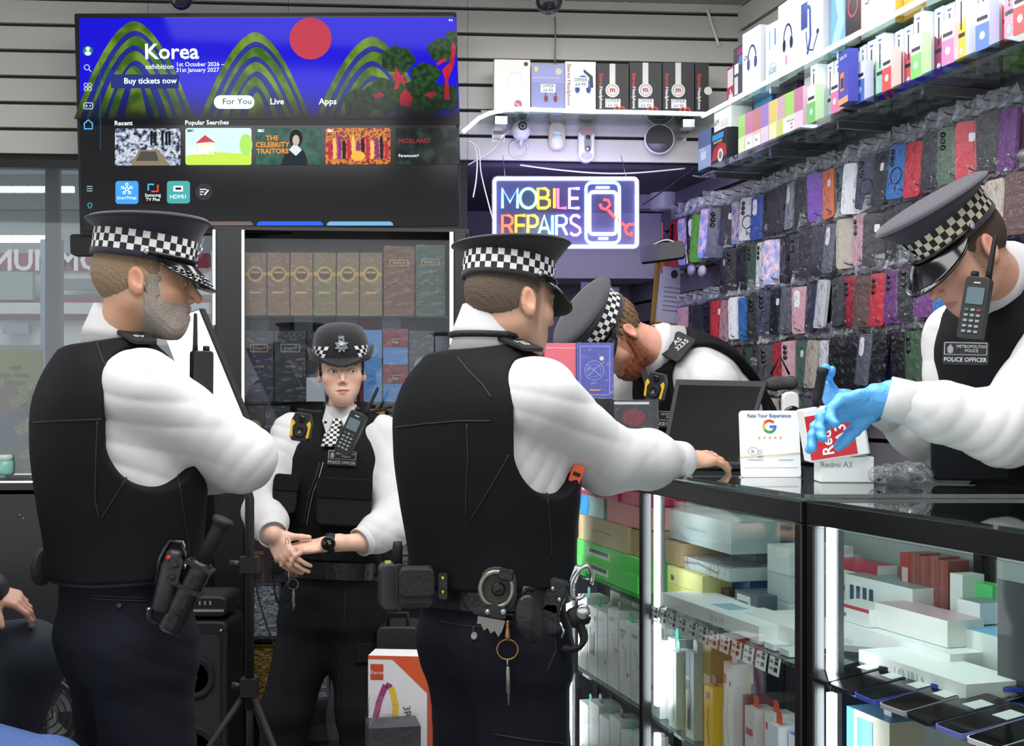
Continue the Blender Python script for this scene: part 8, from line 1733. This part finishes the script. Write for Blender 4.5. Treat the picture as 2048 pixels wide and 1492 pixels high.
# ================================================================ equipment on the belts of the two nearest officers
def belt_kit():
    # baton and spray of the bearded officer
    d = 2.62; c = W(392, 1150, d)
    o = thing('baton', 'black baton in a holder at the hip of the bearded officer', 'baton', frame(c, (.84, 0, -.42), z=(.42, 0, .84)))
    MB().lathe([(.016, .02), (.016, .105), (.0165, .112), (.022, .116), (.023, .124), (.018, .128), (.001, .128)], 18).build('handle', m_blackm, o)
    MB().lathe([(.024, -.125), (.021, -.128), (.025, -.12), (.026, .02), (.022, .03)], 16, ell=(1, .8)).build('holder', m_leath, o)
    for k in range(3): MB().rbox((.004, -.021, -.10+k*.045), (.014, .004, .030), .006).build('slot', m_blackm, o); 
    for k in range(2): MB().box((0, -.0, -.03+k*.05), (.058, .046, .008)).build('strap', m_nylon, o)
    o = thing('spray_holder', 'black spray canister in a holder beside the baton', 'spray', frame(W(340, 1150, d+.0), (.95, 0, -.22), z=(.22, 0, .95)))
    MB().lathe([(.020, -.075), (.022, -.07), (.022, .02), (.018, .03), (.018, .045), (.012, .052), (.001, .053)], 18).build('canister', m_dark, o)
    MB().tube([(-.024, 0, -.03), (-.026, 0, .03), (-.015, 0, .068), (.01, 0, .07), (.022, 0, .05), (.022, 0, .0)], .0055, 6).build('strap_loop', m_pat, o); MB().rbox((.012, -.022, .015), (.026, .006, .055), .008).build('flap', m_leath, o)
    for z in (.03, .005): MB().sphere((.012, -.027, z-.005), .005, 0, None, 10, 6).build('stud', m_blackm, o)
    MB().sphere((-.006, -.02, .036), .006, 0, None, 8, 6).build('red_mark', mat('red tag', '#a01c20', .5), o)
    o2 = thing('coiled_cord', 'coiled black security cord looping below the spray canister', 'cord', W(362, 1190, d)); q0 = o2.matrix_world.translation
    P = smooth([W(368, 1145, d)-q0, W(366, 1190, d)-q0, W(352, 1225, d)-q0, W(325, 1248, d)-q0, W(305, 1245, d)-q0, W(300, 1222, d)-q0], 12); out = []
    for i, p in enumerate(P):
        for s in range(4): an = (i*4+s)*.9; out.append(p.lerp(P[min(i+1, len(P)-1)], s/4)+Vector((math.cos(an)*.004, math.sin(an)*.005, math.cos(an+.8)*.004)))
    MB().tube(out, .0024, 5).build('coil', m_blackm, o2); MB().tube([W(298, 1215, d)-q0, W(299, 1240, d)-q0], .005, 8).build('clip', m_steel, o2); MB().tube([W(372, 1128, d)-q0, W(370, 1145, d)-q0], .005, 8).build('clip', m_steel, o2)
    # radio on the chest of the bearded officer
    r = radio(frame(W(403, 756, 2.77), (-.8, -.6, 0), z=(.03, 0, 1)), 'black handheld radio with aerial in front of the bearded officer', .86)
    # middle officer, left hip: holster, pouch
    d = 2.74
    o = thing('holster', 'dark grey plastic holster at the left hip of the middle officer', 'holster', frame(W(778, 1172, d+.04), (1, .25, 0), z=(-.02, 0, 1)))
    MB().rbox((0, 0, 0), (.042, .05, .10), .015).build('shell', mat('holster grey', '#26272a', .45), o, None, .005); MB().lathe([(.010, .04), (.011, .085), (.009, .095)], 12, M=T((.018, -.005, 0))).build('torch_end', m_blackm, o); MB().rbox((.018, -.018, .0), (.016, .022, .10), .006).build('side_channel', m_dark, o, None, .003)
    MB().box((-.004, -.01, .052), (.012, .01, .006)).build('yellow_tag', mat('yellow tag', '#b8c040', .5), o)
    o = thing('belt_pouch', 'black nylon belt pouch at the back left of the middle officer', 'pouch', frame(W(833, 1174, d-.02), (1, .02, .02), z=(0, 0, 1)))
    MB().rbox((0, 0, 0), (.072, .05, .085), .012).build('body', m_nylon, o, None, .008); MB().rbox((.002, -.026, .012), (.074, .006, .058), .010).build('flap', m_nylon, o, None, .003); MB().box((0, -.026, -.028), (.05, .004, .004)).build('piping', m_blackm, o)
    o = thing('belt_keeper', 'black leather belt keeper with brass studs beside the nylon pouch', 'belt keeper', frame(W(886, 1172, d-.02), (1, -.02, 0), z=(0, 0, 1))); MB().rbox((0, 0, 0), (.018, .008, .055), .004).build('strap', m_leath, o)
    for z in (.016, -.013): MB().sphere((0, -.005, z), .005, 0, None, 10, 6).build('stud', m_gold, o)
    # handcuffs in leather holder, keys
    d = 2.665; m_cuff = mat('handcuff steel', '#8a8783', .35, metal=.9)
    o = thing('handcuffs', 'steel handcuffs in a leather holder at the back of the middle officer', 'handcuffs', frame(W(993, 1180, d), (1, .0, 0), z=(0, 0, 1)))
    MB().tube([(.033*math.cos(t), -.006, .002+.036*math.sin(t)) for t in [2*PI*k/28 for k in range(28)]], .0058, 8, closed=True).build('cuff_ring', m_cuff, o)
    MB().rbox((.004, .008, .0), (.075, .012, .095), .03).build('holder', mat('olive leather', '#3c382c', .6), o, None, .003); MB().lathe([(.014, 0), (.014, .004), (.009, .006), (.006, .004), (.004, .007), (.001, .007)], 18, M=T((.004, .0, .002)) @ R('X', 90)).build('stud', m_leath, o)
    MB().rbox((-.006, -.012, -.042), (.07, .010, .026), .006).build('strap', m_leath, o, R('Y', 10), .002); MB().rbox((.014, -.012, .036), (.03, .012, .026), .006).build('top_strap', m_leath, o, R('Y', 10), .003)
    for x in (-.018, .014): MB().lathe([(.0065, 0), (.005, .003), (.001, .003)], 10, M=T((x, -.018, -.042)) @ R('X', 90)).build('rivet', m_silver, o)
    MB().prism([(-.038, -.052), (.018, -.062), (.012, -.082), (.004, -.095), (-.004, -.082), (-.012, -.088), (-.018, -.076), (-.026, -.082), (-.032, -.068), (-.04, -.068)], -.008, .002).build('ratchet_plate', m_cuff, o)
    o = thing('key_ring', 'brass clip with large ring and long steel key hanging at the back', 'keys', W(1015, 1300, d)); m_brass = mat('brass', '#b08450', .35, metal=.9)
    q0 = o.matrix_world.translation; L = lambda x, y: W(x, y, d)-q0
    MB().tube([L(1002, 1243), L(1028, 1245), L(1026, 1230), L(1006, 1228)], .003, 6, closed=True).build('d_ring', m_blackm, o); MB().lathe([(.004, -.02), (.006, -.012), (.005, .004), (.003, .008), (.005, .014), (.003, .022)], 12, M=T(L(1015, 1262))).build('clip', m_brass, o)
    MB().tube([L(1015+21*math.cos(t), 1299+20*math.sin(t)) for t in [2*PI*k/30 for k in range(30)]], .0017, 6, closed=True).build('ring', m_brass, o)
    MB().tube([L(1015, 1320), L(1015, 1335)], .002, 6).build('link', m_steel, o); MB().tube([L(1015, 1333), L(1016, 1336), L(1016, 1384), L(1017, 1388), L(1017, 1398), L(1018, 1410)], [.0028, .0045, .0048, .0025, .002, .0022], 10).build('key', m_cuff, o)
    # right hip: round pouch, radio cluster, second cuff, coiled cord
    o = thing('round_pouch', 'round flat black leather pouch at the right hip of the middle officer', 'pouch', frame(W(1058, 1237, d-.03), (1, .25, .15), z=(-.15, 0, 1)))
    MB().lathe([(.001, -.008), (.03, -.008), (.034, -.004), (.034, .006), (.03, .01), (.001, .012)], 28, M=R('X', 90), ell=(.85, 1.45)).build('pouch', m_leath, o); MB().tube([(-.006, 0, .045), (.0, .0, .062), (.02, .01, .055)], .006, 8).build('loop', m_leath, o)
    o = thing('equipment_cluster', 'tangle of black belt equipment with a strapped holder at the right hip', 'equipment', W(1110, 1205, d+.06)); q0 = o.matrix_world.translation; L = lambda x, y, z=0: W(x, y, d+.06+z)-q0
    MB().rbox((0, 0, 0), (.045, .04, .075), .01).build('holder', m_leath, o, T(L(1108, 1190)) @ R('Y', 20), .005); MB().rbox((0, 0, 0), (.04, .04, .07), .012).build('pouch', m_leath, o, T(L(1100, 1235)), .006); MB().lathe([(.018, -.022), (.022, -.015), (.022, .015), (.014, .022), (.001, .022)], 16, M=T(L(1158, 1232)) @ R('Y', 70)).build('torch_head', m_blackm, o)
    MB().lathe([(.016, 0), (.014, .004), (.001, .003)], 16, M=T(L(1166, 1224, -.02)) @ R('X', 90)).build('torch_lens', m_chrome, o); MB().rbox((0, 0, 0), (.05, .02, .03), .006).build('strap', m_nylon, o, T(L(1082, 1168)) @ R('Y', -8), .003)
    for (x, y) in ((1105, 1178), (1118, 1200)): MB().sphere(L(x, y, -.025), .006, 0, None, 10, 6).build('stud', m_steel, o)
    MB().tube([L(1120, 1245, -.02), L(1128, 1262, -.02), L(1122, 1275, -.02)], .003, 6).build('clip', m_chrome, o)
    o = thing('handcuff_ring', 'bright steel handcuff ring standing out at the right hip', 'handcuff', W(1163, 1165, d+.06)); q0 = o.matrix_world.translation
    MB().tube([Vector((.020*math.cos(t)+.004*math.sin(t), .006*math.cos(t), .036*math.sin(t))) for t in [2*PI*k/26 for k in range(24)]], .0050, 8).build('ring', m_chrome, o, R('Y', 14)); MB().rbox((-.018, 0, .012), (.016, .012, .04), .004).build('hinge', m_chrome, o, R('Y', 20), .002)
    o = thing('coiled_cord', 'thick coiled black cord hanging from the right hip of the middle officer', 'cord', W(1160, 1270, d+.05)); q0 = o.matrix_world.translation; out = []
    P = smooth([W(x, y, d+.05)-q0 for x, y in ((1155, 1235), (1165, 1262), (1168, 1280), (1158, 1296), (1140, 1300), (1128, 1298))], 10)
    for i, p in enumerate(P):
        for s in range(4): an = (i*4+s)*.9; out.append(p.lerp(P[min(i+1, len(P)-1)], s/4)+Vector((math.cos(an)*.006, math.sin(an)*.006, math.cos(an+.8)*.006)))
    MB().tube(out, .0034, 5).build('coil', m_blackm, o)
belt_kit()
